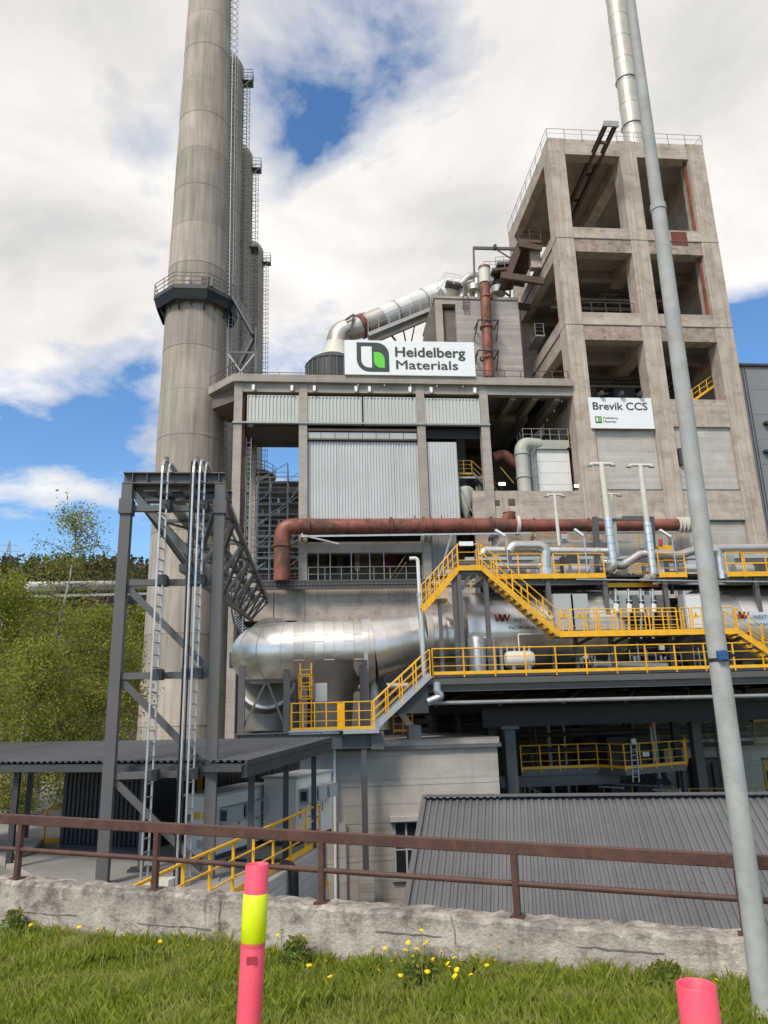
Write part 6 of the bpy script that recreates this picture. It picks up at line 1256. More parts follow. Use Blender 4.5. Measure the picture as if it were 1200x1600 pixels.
# ------------------------------------------------------------------ pipes, tanks, poles on the deck
def deck_equipment():
    Y = DYF + 2.6; zt = ZY(900, 901, DYF + 1.5)
    t = thing('steam_line', 'silver insulated pipe line running along the upper platform with an arched loop', 'pipe', PY(900, 865, Y))
    def P(x, y, d=0): return PY(x, y, Y + d)
    tb('main_pipe', 'alu', t, bend([P(752, 868), P(757, 860), P(870, 861), P(950, 862)], .25), .20, 16)
    for k in range(9): p = P(772 + k * 20, 860.7); tb('joint_band', 'alu_dirty', t, [p, p + V((.05, 0, 0))], .21, 16)
    tb('arched_loop', 'alu', t, bend([P(795, 862, -.4), P(802, 853, -.4), P(845, 853, -.4), P(852, 860, -.4), P(852, 893, -.4)], .35), .26, 16); tb('loop_foot', 'alu', t, [P(852, 889, -.4), P(852, 903, -.4)], .36, 16)
    tb('lower_pipe', 'alu', t, [P(770, 884, -.2), P(848, 884, -.2)], .16, 14)
    tb('right_pipe', 'alu', t, bend([P(938, 879), P(972, 884), P(1000, 866), P(1025, 865), P(1060, 868), P(1090, 858), P(1200, 856), P(1300, 855)], .4), .22, 16)
    tb('right_elbow', 'alu', t, bend([P(1068, 889, -.5), P(1085, 889, -.5), P(1100, 889, -.5)], .2), .26, 16)
    tb('right_riser', 'alu', t, bend([P(1105, 862, -.7), P(1120, 860, -.7), P(1124, 870, -.7), P(1128, 905, -.7)], .3), .19, 16); tb('right_foot', 'alu', t, [P(1128, 893, -.7), P(1129, 905, -.7)], .24, 16)
    for i, (px, r, lab) in enumerate(((905, .45, ''), (1160, .4, ''))): tb('valve_body', 'alu_dirty', t, [P(px - 14, 890, .2), P(px + 14, 890, .2)], .3, 14); tb('valve_stem', 'galv', t, [P(px, 886, .2), P(px, 872, .2)], .06, 8)
    for k in range(7): p = P(780 + 9 * k + (60 if k > 4 else 0), 896, .8); bx('small_box', 'whitebox' if k % 2 else 'boxgrey', t, p.x, p.x + .22, p.y, p.y + .3, p.z, p.z + .45)
    # vent poles with tee heads
    labs = {937: 'tall cream vent pole with tee head, left of the two tallest', 1002: 'tall cream vent pole with tee head, nearest the lamp post', 866: 'shorter cream vent pole with tee head standing apart at the left', 955: 'short thin cream vent pole between the two tallest'}
    for (px, yt, yb, xb, Yp, r, base) in ((937, 725, 880, 958, Y - .3, .15, 1), (1002, 727, 893, 1020, Y - .3, .14, 1), (866, 773, 853, 874, Y + 1, .09, 0), (955, 772, 870, 966, Y + 1, .09, 0)):
        a, b = PY(xb, yb, Yp), PY(px, yt, Yp); b = V((a.x + (b.x - a.x) * .35, Yp, b.z)); t = thing('vent_pole', labs[px], 'vent pipe', a, 'cream vent poles'); f = .45
        mid = a.lerp(b, f) if base else a
        if base: tb('silver_sleeve', 'alu', t, [a, mid], r * 1.35, 14); tb('elbow', 'alu', t, bend([a + V((-.35, .6, -.25)), a + V((0, 0, -.3)), a + V((0, 0, .3))], .25), r * 1.3, 12)
        if base:
            for k in range(6): p = a.lerp(mid, (k + .5) / 6); tb('sleeve_band', 'alu_dirty', t, [p, p + Zv * .04], r * 1.42, 14)
        tb('pole', 'cream', t, [mid, b], r, 14); w = .62 if base else .45
        tb('tee_head', 'cream', t, bend([b + V((-w, 0, -.06)), b + V((-w + .12, 0, .0)), b + V((w - .12, 0, 0)), b + V((w, 0, -.06))], .08), r * .62, 12)
        for s in (-1, 1): bx('tee_lip', 'boxgrey', t, b.x + s * w - .13, b.x + s * w + .13, Yp - .1, Yp + .1, b.z - .12, b.z - .04)
    # lamps on arms
    ll = [(795, 893, 790, 838, 773, 828, 'white strip lamp on a bent pole at the left of the arched pipe'), (918, 893, 912, 838, 897, 827, 'white strip lamp on a bent pole left of the tallest vent pole'), (1057, 893, 1049, 840, 1030, 828, 'white strip lamp on a bent pole beside the tallest right vent pole')]
    for bx_, by_, kx, ky, hx, hy, lab in ll:
        Yl = DYF + 1.4; a, k, h = PY(bx_, by_, Yl), PY(kx, ky, Yl), PY(hx, hy, Yl); k = V((a.x + (k.x - a.x) * .4, Yl, k.z)); t = thing('strip_lamp', lab, 'lamp', a, 'strip lamps on poles'); h = k + (PY(hx, hy, Yl) - PY(kx, ky, Yl))
        tb('pole', 'galv', t, bend([a, k, k.lerp(h, .4)], .15), .035, 8); br('lamp_head', 'white', t, k + (h - k) * .1, h, .16, .1)
    p = PY(654, 872, 33.4); t = thing('white_standpipe', 'white bent standpipe in front of the lower gallery, left of the yellow stair', 'pipe', PY(657, 1000, 33.4)); b = PY(659, 1060, 33.4)
    x = PY(654, 905, 33.4).x + .02; tb('upper_pipe', 'whitebox', t, bend([V((x - .4, 33.4, p.z - .02)), V((x - .02, 33.4, p.z)), V((x, 33.4, ZY(654, 930, 33.4)))], .2), .085, 10); tb('lower_pipe', 'alu', t, [V((x, 33.4, ZY(654, 930, 33.4))), V((x + .08, 33.4, ZY(656, 1075, 33.4)))], .13, 12); tb('flange', 'galv', t, [V((x, 33.4, ZY(654, 927, 33.4))), V((x, 33.4, ZY(654, 932, 33.4)))], .16, 12)
    # vertical tank
    Yt = DYF + 1.1; a, b = PY(747, 1046, Yt), PY(747, 992, Yt); r = .40; t = thing('vertical_tank', 'small upright silver tank on the deck', 'tank', (a.x, Yt, DZ))
    MB().lathe([(r, DZ + .15), (r, b.z - .2), (r * .85, b.z - .08), (r * .4, b.z), (0, b.z + .02)], (a.x, Yt, 0), 24).build('shell', 'galv', t, smooth=True, angle=50)
    tb('top_nozzle', 'galv', t, [V((a.x - .1, Yt, b.z - .05)), V((a.x - .1, Yt, b.z + .15))], .05, 8); tb('feed_pipe', 'whitebox', t, bend([V((a.x + .3, Yt - .2, b.z - .15)), V((a.x + .75, Yt - .2, b.z - .15)), V((a.x + .75, Yt - .2, DZ + .5))], .1), .04, 8)
    for dx in (.75, 1.05): bx('pump_stand', 'boxgrey', t, a.x + dx, a.x + dx + .14, Yt, Yt + .15, DZ, DZ + 1.3)
    for s in (-.25, .25): br('tank_leg', 'galv', t, (a.x + s, Yt, DZ), (a.x + s, Yt, DZ + .3), .08)
    # horizontal tank
    c0, c1 = PY(788, 1031, Yt), PY(835, 1031, Yt); z = DZ + .65; r = .40; t = thing('horizontal_tank', 'small white horizontal tank with dished ends on the deck', 'tank', ((c0.x + c1.x) / 2, Yt, DZ))
    tb('shell', 'cream', t, [V((c0.x, Yt, z)), V((c0.x + .06, Yt, z)), V((c0.x + .22, Yt, z)), V((c1.x - .22, Yt, z)), V((c1.x - .06, Yt, z)), V((c1.x, Yt, z))], [r * .4, r * .8, r, r, r * .8, r * .4], 24)
    for X in (c0.x + .35, c1.x - .35): bx('saddle', 'galv_dull', t, X - .08, X + .08, Yt - .3, Yt + .3, DZ, z - r * .7)
    X = (c0.x + c1.x) / 2; tb('riser', 'whitebox', t, bend([V((X, Yt - .1, z + r)), V((X, Yt - .1, z + r + .75)), V((X + 1.8, Yt - .1, z + r + .75))], .08), .035, 8)
    for dx in (-.55, -.2, .25, .5): tb('nozzle', 'galv', t, [V((X + dx, Yt, z + r - .05)), V((X + dx, Yt, z + r + .22))], .05, 8)
    # transformers / grey cabinets before the vessel, valve station, instruments
    t = thing('grey_cabinets', 'pair of tall grey cabinets with yellow warning triangles behind the middle platform', 'cabinet', PY(900, 985, 34.3))
    for a, b in ((868, 894), (895, 917)): p, q = PY(a, 985, 34.4), PY(b, 928, 34.4); bx('cabinet', 'boxgrey', t, p.x, q.x - .02, 34.3, 34.9, p.z, q.z, bevel=.01)
    t = thing('grey_cabinet', 'tall pale grey cabinet behind the middle platform, left of the lamp post', 'cabinet', PY(1090, 985, 34.3)); p, q = PY(1073, 985, 34.4), PY(1104, 928, 34.4); bx('body', 'boxgrey', t, p.x, q.x, 34.3, 34.9, p.z, q.z, bevel=.01); bx('door', 'whitebox', t, p.x + .08, q.x - .08, 34.27, 34.298, p.z + .1, q.z - .1)
    for i, px in enumerate((963, 983, 1002, 1021)):
        Yv = 34.6; t = thing('valve_riser', ['leftmost', 'second', 'third', 'rightmost'][i] + ' of four upright valve pipes between the two vessels', 'valve', PY(px, 1000, Yv), 'valve pipes between the vessels')
        tb('pipe', 'galv', t, bend([PY(px - 3, 921, Yv), PY(px - 1, 923, Yv), PY(px, 998, Yv)], .05), .07, 10); tb('valve_body', 'whitebox', t, [PY(px, 956, Yv), PY(px, 944, Yv)], .15, 12); bx('actuator', 'steel' if i % 2 else 'galv_dull', t, PY(px + 4, 940, Yv).x, PY(px + 14, 940, Yv).x, Yv - .1, Yv + .25, PY(px, 965, Yv).z, PY(px, 930, Yv).z); tb('flange', 'galv', t, [PY(px, 940, Yv), PY(px, 938, Yv)], .16, 12)
    t = thing('pump_skid', 'low pale pump pipe lying along the deck under the middle platform', 'pump', PY(980, 1045, Yt)); tb('body', 'cream', t, [PY(926, 1037, Yt), PY(1042, 1040, Yt)], .14, 14); tb('flange', 'cream', t, [PY(926, 1037, Yt), PY(930, 1037, Yt)], .22, 14); tb('flange', 'cream', t, [PY(950, 1038, Yt), PY(953, 1038, Yt)], .2, 14); tb('neck', 'cream', t, [PY(953, 1037, Yt), PY(953, 1022, Yt)], .09, 10)
    for px in (940, 1000, 1035): bx('foot', 'steel_dark', t, PY(px, 1045, Yt).x, PY(px + 4, 1045, Yt).x, Yt - .1, Yt + .1, DZ, PY(px, 1042, Yt).z)
    rq = random.Random(8)
    for i, (px, w, lab) in enumerate(((900, 15, 'small skid of thin pipes and gauges under the warning signs'), (985, 40, 'dark instrument skid below the valve pipes'), (1085, 24, 'instrument skid just left of the lamp post below the platform'))):
        Ys = 35.0; t = thing('instrument_skid', lab, 'equipment', PY(px, 1045, Ys)); x0 = PY(px, 1030, Ys).x; x1 = PY(px + w * 2, 1030, Ys).x
        for k in range(7): X = x0 + (x1 - x0) * k / 6; tb('tube', 'galv' if k % 2 else 'galv_dull', t, [V((X, Ys, DZ)), V((X, Ys, DZ + rq.uniform(.8, 1.45)))], .035, 6)
        for zz in (.4, .8, 1.15): br('frame_rail', 'steel', t, (x0, Ys, DZ + zz), (x1, Ys, DZ + zz), .05)
        for k in range(4): X = rq.uniform(x0, x1 - .3); z = DZ + rq.uniform(.3, 1.1); bx('gauge_box', 'whitebox' if k % 2 else 'steel_dark', t, X, X + .25, Ys - .12, Ys + .02, z, z + .22)
        for k in range(3): X = rq.uniform(x0, x1); tb('small_valve', 'galv', t, [V((X, Ys - .1, DZ + .5)), V((X, Ys - .1, DZ + .75))], .09, 8)
    t = thing('yellow_cabinet', 'yellow box with red lamp on the upper platform beside the right vent pole', 'cabinet', PY(1040, 870, 36)); p, q = PY(1032, 876, 36), PY(1052, 852, 36); bx('body', 'yellow', t, p.x, q.x, 36, 36.4, p.z, q.z); bx('door', 'whitebox', t, p.x - .5, p.x + .1, 35.9, 36, p.z - .8, p.z + .2); tb('beacon', 'red', t, [PY(1032, 852, 36), PY(1032, 843, 36)], .1, 10)
    t = thing('alarm_beacon', 'red topped alarm beacon on a white box above the arched pipe', 'beacon', PY(882, 855, 36.5)); p, q = PY(878, 842, 36.5), PY(886, 834, 36.5); bx('box', 'boxgrey', t, p.x, q.x, 36.5, 36.7, p.z, q.z); tb('beacon', 'red', t, [PY(882, 834, 36.6), PY(882, 830, 36.6)], .1, 10); tb('post', 'galv_dull', t, [PY(883, 870, 36.7), PY(882, 842, 36.7)], .04, 8)
    # pipe racks in the gap between the upper platform and the vessels
    t = thing('pipe_rack', 'dark pipe rack hanging under the upper platform above the vessels', 'pipework', PY(1000, 915, 36))
    for k in range(5): tb('rack_pipe', ('steel_dark', 'galv_dull', 'alu_dirty', 'steel_dark', 'galv_dull')[k], t, [PY(770, 905 + k * 4, 36.5 + .4 * k), PY(1330, 904 + k * 4, 36.5 + .4 * k)], .08, 8)
    for px in (800, 870, 950, 1050, 1130, 1180): br('rack_frame', 'steel_dark', t, PY(px, 905, 36.3), PY(px, 928, 36.3), .14); br('rack_tray', 'steel_dark', t, PY(px, 908, 35), PY(px, 908, 38), .1)
    bx('rack_deck', 'steel_dark', t, PY(770, 903, 37).x, PY(1330, 903, 37).x, 35.6, 39.5, PY(900, 909, 37).z, PY(900, 906, 37).z)
    t = thing('rear_pipe_bank', 'bank of grey machinery and pipes behind the upper platform', 'pipework', PY(1000, 880, 45))
    for k in range(6): z = PY(900, 905 - k * 9, 45).z; br('beam', ('galv_dull', 'steel', 'boxgrey')[k % 3], t, (PY(700 + 40 * (k % 2), 880, 45).x, 45 + .5 * k, z), (PY(1280, 880, 45).x, 45 + .5 * k, z), .3, .22)
    for k in range(11): X = PY(745 + 52 * k, 880, 44.6).x; br('post', 'steel', t, (X, 44.6, 3), (X, 44.6, PY(900, 858, 44.6).z), .22)
    for k in range(9): p = PY(790 + 48 * k, 896, 44.2); bx('unit', ('boxgrey', 'galv_dull', 'darkmachine')[k % 3], t, p.x, p.x + rq.uniform(.7, 1.6), 44.2, 45.4, p.z, p.z + rq.uniform(.5, 1.3))
    bx('dark_backdrop', 'darkmachine', t, PY(925, 990, 39.2).x, PY(1075, 990, 39.2).x, 39.2, 41, DZ, PY(1000, 935, 39.2).z); bx('dark_backdrop', 'darkmachine', t, PY(680, 1030, 39.5).x, PY(1300, 1030, 39.5).x, 39.5, 40.5, DZ, PY(1000, 1005, 39.5).z)  # dark backdrop added to cover the pale wall seen between the vessels
    railing(t, [PY(830, 858, 46), PY(1000, 858, 46)], 1.1, 1.4, 'yellow_dull', 1, 0)
deck_equipment()
# ================================================================== CABLE FRAME, YARD, LOWER PLANT
def cable_frame():
    Y = 19.6; XL, XR = -4.94, -2.5; zt = 8.0
    t = thing('steel_portal', 'tall grey steel portal frame with diagonal bracing standing in front of the chimney', 'steel frame', ((XL + XR) / 2, Y, YD))
    for X in (XL, XR):
        o = br('post', 'steel', t, (X, Y, YD), (X, Y, zt), .27, .27); bx('post_splice', 'steel', t, X - .17, X + .17, Y - .19, Y + .19, 7.15, 7.55); bx('base_plate', 'galv_dull', t, X - .28, X + .28, Y - .28, Y + .28, YD, YD + .04)
    for Yb in (Y, Y + 1.7): beam('top_beam', 'steel', t, (XL - .12, Yb, zt + .14), (XR + .12, Yb, zt + .14), .3, .32, .03)
    for X in (XL + .12, XL + .5, XL + 2, XR - .5, XR - .05): bx('web_stiffener', 'steel', t, X, X + .02, Y - .14, Y - .014, zt, zt + .26)
    for z in (7.32, 5.32, 2.95, .58): br('cross_rail', 'steel', t, (XL + .13, Y + .02, z), (XR - .13, Y + .02, z), .14, .16)
    for a, b in ((7.75, 5.4), (5.2, 3.05), (2.85, .7), (.45, -1.6)):
        br('diagonal', 'steel', t, (XL + .14, Y + .03, a), (XR - .14, Y + .03, b), .08, .17)
    # cable ladders climbing the frame and folding back over the bridge
    for i, (px, pb, lab) in enumerate(((255, 222, 'leftmost galvanised cable ladder climbing the steel frame'), (299, 264, 'middle galvanised cable ladder climbing the steel frame, carrying cables'), (314, 277, 'right galvanised cable ladder climbing the steel frame'))):
        Xc = XY(px, 800, Y - .5); z1 = 8.62; c = thing('cable_ladder', lab, 'cable tray', (Xc, Y - .5, YD), 'cable ladders on the frame'); wv = V((.10, .26, 0)) if i != 1 else V((-.06, .26, 0)); Yl = Y - .5
        path = [V((Xc, Yl, YD))] + [V((Xc, Yl, z1 - .5))] + [V((Xc, Yl + .5 - .5 * math.cos(a), z1 - .5 + .5 * math.sin(a))) for a in (.4, .8, 1.2, 1.57)] + [V((Xc + .0, 34, z1 + .35)), V((Xc - .4, 56, z1 + 1.7))]
        for s in (-.5, .5):
            mm = MB(); q = [p + wv * s for p in path]
            for a, b in zip(q, q[1:]): mm.bar(a, b, .045, .05)
            mm.build('side_rail', 'galv', c)
        Lz = z1 - .5 - YD
        for k in range(int(Lz / .30)): p = V((Xc, Yl, YD + .15 + k * .30)); instance(('rung', i), lambda m: m.bar(wv * -.5, wv * .5, .03, .03), 'rung', 'galv_dull', c, p)
        m = MB()
        for k in range(60): p = path[5].lerp(path[6], k / 60); m.bar(p - wv * .5, p + wv * .5, .03, .03)
        o = m.build('bridge_rungs', 'galv_dull', c); o['kind'] = 'stuff'
        if i == 1:
            for d in (-.06, 0, .06): tb('cable', 'black', c, [V((Xc + d, Yl + .1, YD)), V((Xc + d, Yl + .1, z1 - .1))], .025, 6)
        for z in (7.32, 5.32, 2.95, .58): bx('clamp', 'steel_dark', c, Xc - .1, Xc + .14, Yl + .1, Y + .0, z - .12, z + .14)
    # upper ladder frames sticking up
    for X in (XY(258, 720, Y + .3), XY(307, 720, Y + .3)): br('tray_upright', 'steel', t, (X, Y + .5, zt), (X, Y + .5, 8.95), .1)
    br('tray_beam', 'steel', t, (XL + .9, Y + 1.2, zt + .62), (XR - .2, Y + 1.2, zt + .62), .12, .16); br('tray_brace', 'steel', t, (XL + .9, Y + 1.2, zt + .3), (XR - .9, Y + 2, zt + .6), .1, .1)
    # bridge truss back to the building
    t = thing('truss_bridge', 'grey triangular steel truss bridge running back from the frame to the building', 'truss', (-3.6, 38, 7))
    n = 8; Ya, Yb = Y + .2, 57.5
    def TR(f): return V((XR + (-3.52 - XR) * f, Ya + (Yb - Ya) * f, zt - .05 + 2.35 * f))
    def TL(f): return V((XL + (-5.9 - XL) * f, Ya + (Yb - Ya) * f, zt - .05 + 2.35 * f))
    def BT(f): return V((-3.45 + (-4.62 + 3.45) * f, Ya + (Yb - Ya) * f, 5.75 + (8.9 - 5.75) * f))
    br('top_chord', 'steel', t, TR(0), TR(1), .16, .16); br('top_chord', 'steel', t, TL(0), TL(1), .16, .16); br('bottom_chord', 'steel', t, BT(0), BT(1), .2, .2)
    for k in range(n):
        f, g, h = k / n, (k + 1) / n, (k + .5) / n
        for T in (TR, TL): br('diagonal', 'steel', t, T(f), BT(h), .11); br('diagonal', 'steel', t, BT(h), T(g), .11)
        br('cross_tie', 'steel', t, TL(f), TR(f), .1); br('plan_brace', 'steel', t, TL(f), TR(g), .07)
    for d in (.3, .6): br('tray', 'galv_dull', t, TL(0).lerp(TR(0), d) + Zv * .12, TL(1).lerp(TR(1), d) + Zv * .12, .35, .08)
    # curved cable tray dropping at the bridge end
    t = thing('curved_cable_tray', 'curved dark cable tray dropping beside the pillar left of the silver duct', 'cable tray', PY(370, 960, 45))
    q = [PY(362, 915, 45), PY(362, 955, 45), PY(366, 975, 45), PY(376, 988, 45), PY(392, 996, 45)]
    for s in (0, .9):
        m = MB()
        for a, b in zip(q, q[1:]): m.bar(a + V((s * .5, 0, s * .25)), b + V((s * .1, 0, s * .5)), .08, .1)
        m.build('side_rail', 'steel_dark' if not s else 'galv_dull', t)
    for k in range(20): f = k / 19 * 3.99; i = int(f); p = q[i].lerp(q[i + 1], f - i); br('rung', 'galv', t, p, p + V((.33, 0, .3)), .04)
    bx('wall_box', 'steel_dark', thing('junction_cabinet', 'small dark cabinet on the pillar left of the silver duct', 'cabinet', PY(366, 1030, 45)), PY(359, 1030, 45).x, PY(372, 1030, 45).x, 44.8, 45.2, PY(366, 1044, 45).z, PY(366, 1020, 45).z)
cable_frame()

E1 = V((math.cos(math.radians(25)), -math.sin(math.radians(25)), 0)); E2 = V((math.sin(math.radians(25)), math.cos(math.radians(25)), 0))
def yard_things():
    FR = PY(381, 1195, 19.0); FR.z = .74; D = 5.1; rise = .34; W = 13.0
    t = thing('canopy', 'low dark corrugated canopy roof on slim posts over the yard', 'canopy', FR - E1 * 5 + V((0, 0, YD - .74)))
    up = E2 * D + Zv * rise
    for k in range(5): MB().corr(FR - E1 * W + E1 * (W / 5) * k + Zv * (.10 + .003 * (k % 2)), E1 * (W / 5 + .04), up, .2, .045).build('roof_sheet', 'roof_sheet', t)
    MB().frame(FR - E1 * W - Zv * .02, E1 * W, up, Zv * .08).build('roof_underlay', 'steel_dark', t)
    br('front_gutter', 'steel_dark', t, FR - E1 * W - Zv * .05 - E2 * .06, FR - Zv * .05 - E2 * .06, .12, .14); br('edge_beam', 'steel_dark', t, FR - Zv * .14, FR + up - Zv * .14, .14, .24)
    br('verge_trim', 'steel_dark', t, FR + Zv * .06 + E1 * .05, FR + up + Zv * .06 + E1 * .05, .06, .14)
    for f, b in ((0.0, 1.0), (0.0, 2.9), (0, 4.7)):
        p = FR - E1 * .35 + E2 * b + Zv * (rise * b / D - .2); br('post', 'steel_dark', t, V((p.x, p.y, YD)), p, .15)
    for s in (7.2, 11.0):
        for b in (.3, 4.7): p = FR - E1 * s + E2 * b + Zv * (rise * b / D - .05); br('post', 'steel_dark', t, V((p.x, p.y, YD)), p, .15)
    p = FR - E1 * 3.4 + E2 * .8 - Zv * .05; br('post', 'steel', t, V((p.x, p.y, YD)), p, .13); bx('post_foot', 'steel_dark', t, p.x - .28, p.x + .28, p.y - .25, p.y + .25, YD, YD + .06)
    for b in (.5, 2.6, 4.6): br('purlin', 'steel_dark', t, FR - E1 * W + E2 * b + Zv * (rise * b / D - .1), FR + E2 * b + Zv * (rise * b / D - .1), .1, .14)
    # black corrugated shed under the canopy
    c = PZ(93, 1325, YD); zt = YD + 2.55; b = PZ(172, 1330, YD); w = 3.1
    t = thing('black_shed', 'black corrugated steel shed standing under the canopy at the left', 'shed', c + V((1, 1, 0)))
    A = c; Bp = c + E1 * w; MB().corr(A + Zv * .12, E1 * w, Zv * (zt - YD - .12), .16, .045).build('front_wall', 'sheet_black', t); MB().corr(A + E2 * 2.6 + Zv * .12, -E2 * 2.6, Zv * (zt - YD - .12), .16, .045).build('side_wall', 'sheet_black', t); MB().frame(A + E1 * .06 + E2 * .06, E1 * (w - .12), E2 * 2.6, Zv * (zt - YD)).build('body', 'sheet_black', t)
    MB().frame(A - E1 * .05 - E2 * .05 + Zv * (zt - YD), E1 * (w + .1), E2 * 2.7, Zv * .06).build('roof_edge', 'steel_dark', t); MB().frame(A + E1 * .0 - E2 * .0, E1 * w, E2 * 2.6, Zv * .1).build('base_frame', 'steel_dark', t)
    # dark rear wall with yellow door leaf
    a = PZ(240, 1318, YD) + E2 * 1.6; t = thing('store_wall', 'dark store front with an ochre door leaf under the canopy', 'store', a + E1 * 1.5); MB().corr(a, E1 * 3.2, Zv * 2.5, .16, .04).build('wall', 'sheet_black', t); MB().frame(a - E2 * .14 + E1 * .15, E1 * .55, E2 * .05, Zv * 2.35).build('door', 'yellow_dull', t); MB().frame(a + E2 * .1, E1 * 3.2, E2 * 2.0, Zv * 2.45).build('body', 'black', t)
    # white electrical kiosks
    for i, (px, py, w, L, h, lab) in enumerate(((287, 1343, .95, 3.2, 1.5, 'white electrical kiosk with yellow warning labels beside the steel post'), (395, 1326, 1.1, 2.6, 1.75, 'second white kiosk with hood, behind and right of the labelled one'))):
        a = PZ(px, py, YD) if i == 0 else PZ(px, py, YD) + E2 * .6; t = thing('electrical_kiosk', lab, 'kiosk', a + E1 * .5 + E2, 'white kiosks in the yard')
        ax1, ax2 = (E1 * .98 + V((0, 0, 0))).normalized(), E2
        MB().frame(a + Zv * .12, ax1 * w, ax2 * L, Zv * h).build('body', 'kiosk', t, bevel=.015); MB().frame(a, ax1 * w, ax2 * L, Zv * .118).build('plinth', 'steel_dark', t); MB().frame(a + Zv * (h + .122) - ax1 * .05 - ax2 * .05, ax1 * (w + .1), ax2 * (L + .1), Zv * .07).build('roof', 'boxgrey', t)
        for k in range(3):
            o = a + ax1 * (w + .002) + ax2 * (.12 + k * (L - .2) / 3) + Zv * .25; d = MB().frame(o, ax1 * .015, ax2 * ((L - .2) / 3 - .06), Zv * (h - .35)).build('door', 'kiosk', t); MB().frame(o + ax1 * .016 + ax2 * .08 + Zv * .5, ax1 * .03, ax2 * .04, Zv * .25).build('handle', 'yellow_dull', d)
            MB().frame(o + ax1 * .016 + ax2 * .05 + Zv * (h - .85), ax1 * .3, ax2 * ((L - .2) / 3 - .2), Zv * .42).build('vent_hood', 'boxgrey', t); MB().frame(o + ax1 * .06 + ax2 * .045 + Zv * (h - .78), ax1 * .2, -ax2 * .004, Zv * .28).build('vent_grille', 'darkmachine', t)
        if i == 0:
            for k in (0, 1): MB().frame(a + ax1 * (.28 + .26 * k) - ax2 * .004 + Zv * 1.02, ax1 * .2, -ax2 * .006, Zv * .2).build('warning_label', 'yellow', t)
            MB().frame(a + ax1 * .5 - ax2 * .004 + Zv * .55, ax1 * .22, -ax2 * .006, Zv * .15).build('name_plate', 'kiosk', t); MB().frame(a + ax1 * .05 - ax2 * .002 + Zv * .16, ax1 * .85, -ax2 * .004, Zv * (h - .1)).build('end_door', 'kiosk', t); MB().frame(a + ax1 * .42 - ax2 * .01 + Zv * .3, ax1 * .34, -ax2 * .03, Zv * .2).build('socket_box', 'boxgrey', t); MB().frame(a + ax1 * .06 - ax2 * .007 + Zv * .95, ax1 * .12, -ax2 * .006, Zv * .2).build('vent_grille', 'steel', t)
    # yard-edge railing in yellow, retaining wall, pale stone
    rt = thing('yard_railing', 'yellow railing along the yard edge running down to the left behind the rusty railing', 'railing', R0)
    ix = V((-.06, 0, 0)); pts = [RN + (RN - R0) * .3 + ix, R0 + ix, R0.lerp(R1, .4) + ix, R0.lerp(R1, .7) + ix, R1 + ix]
    railing(rt, pts, 1.1, 1.25, 'yellow', 2, .14, .03, .06); railing(rt, [R1 + V((-.05, .1, 0)), R1 + V((-1.7, 2.0, 0))], 1.1, 1.3, 'yellow_dull', 2, 0)
    o = MB().frame(V((R0.x, R0.y, PIT)) + V((.01, -.01, 0)), (R1 - R0) + V((.0, 0.05, 0)), V((.16, -.05, 0)), Zv * (YD - PIT - .03)).build('retaining_wall', 'concrete_pale'); tag(o, 'pale retaining wall below the yellow yard railing', 'wall')
    wd = (R1 - R0).normalized(); wo = V((wd.y, -wd.x, 0))
    d = MB().frame(R0.lerp(R1, .93) + wo * .22 - Zv * 2.0, wd * .5, wo * .03, Zv * 1.05).build('yellow_panel', 'yellow', o); MB().frame(R0.lerp(R1, .93) + wo * .255 - Zv * 1.7 + wd * .12, wd * .2, wo * .01, Zv * .6).build('pane', 'whitebox', d)
    cp = thing('cable_conduit', 'bundle of black conduits bending down over the yard edge', 'conduit', R0.lerp(R1, .62))
    for k in range(4):
        s = R0.lerp(R1, .60 + .012 * k) + V((0, 0, .1)); tb('conduit', 'black', cp, bend([s - wo * 1.6, s + wo * .3 + Zv * .0, s + wo * .32 - Zv * 2.8], .35), .05, 8)
    bl = MB().frame(PZ(224, 1392, YD) , (.55, -.05, 0), (.15, .4, 0), Zv * .2).build('pale_slab', 'cream'); tag(bl, 'pale concrete block on the yard beside the rusty railing post', 'block')
    st = MB().prism([PZ(15, 1345, YD), PZ(52, 1335, YD), PZ(58, 1325, YD) + V((0, .6, 0)), PZ(30, 1330, YD) + V((0, .6, 0))], (0, 0, .18)).build('edge_stone', 'concrete_pale', bevel=.03); tag(st, 'pale kerb stone lying at the left edge of the yard', 'stone')
    a = PZ(68, 1318, YD); g = thing('yard_gate_rail', 'short yellow hooped railing left of the black shed', 'railing', a)
    b2 = a + E1 * 1.2 + E2 * .8; tb('hoop', 'yellow', g, bend([a, a + Zv * 1.05, b2 + Zv * 1.05, b2], .2), .035, 8); tb('mid_rail', 'yellow', g, [a + Zv * .55, b2 + Zv * .55], .025, 6); br('toe_board', 'yellow', g, a + Zv * .08, b2 + Zv * .08, .02, .14)
yard_things()

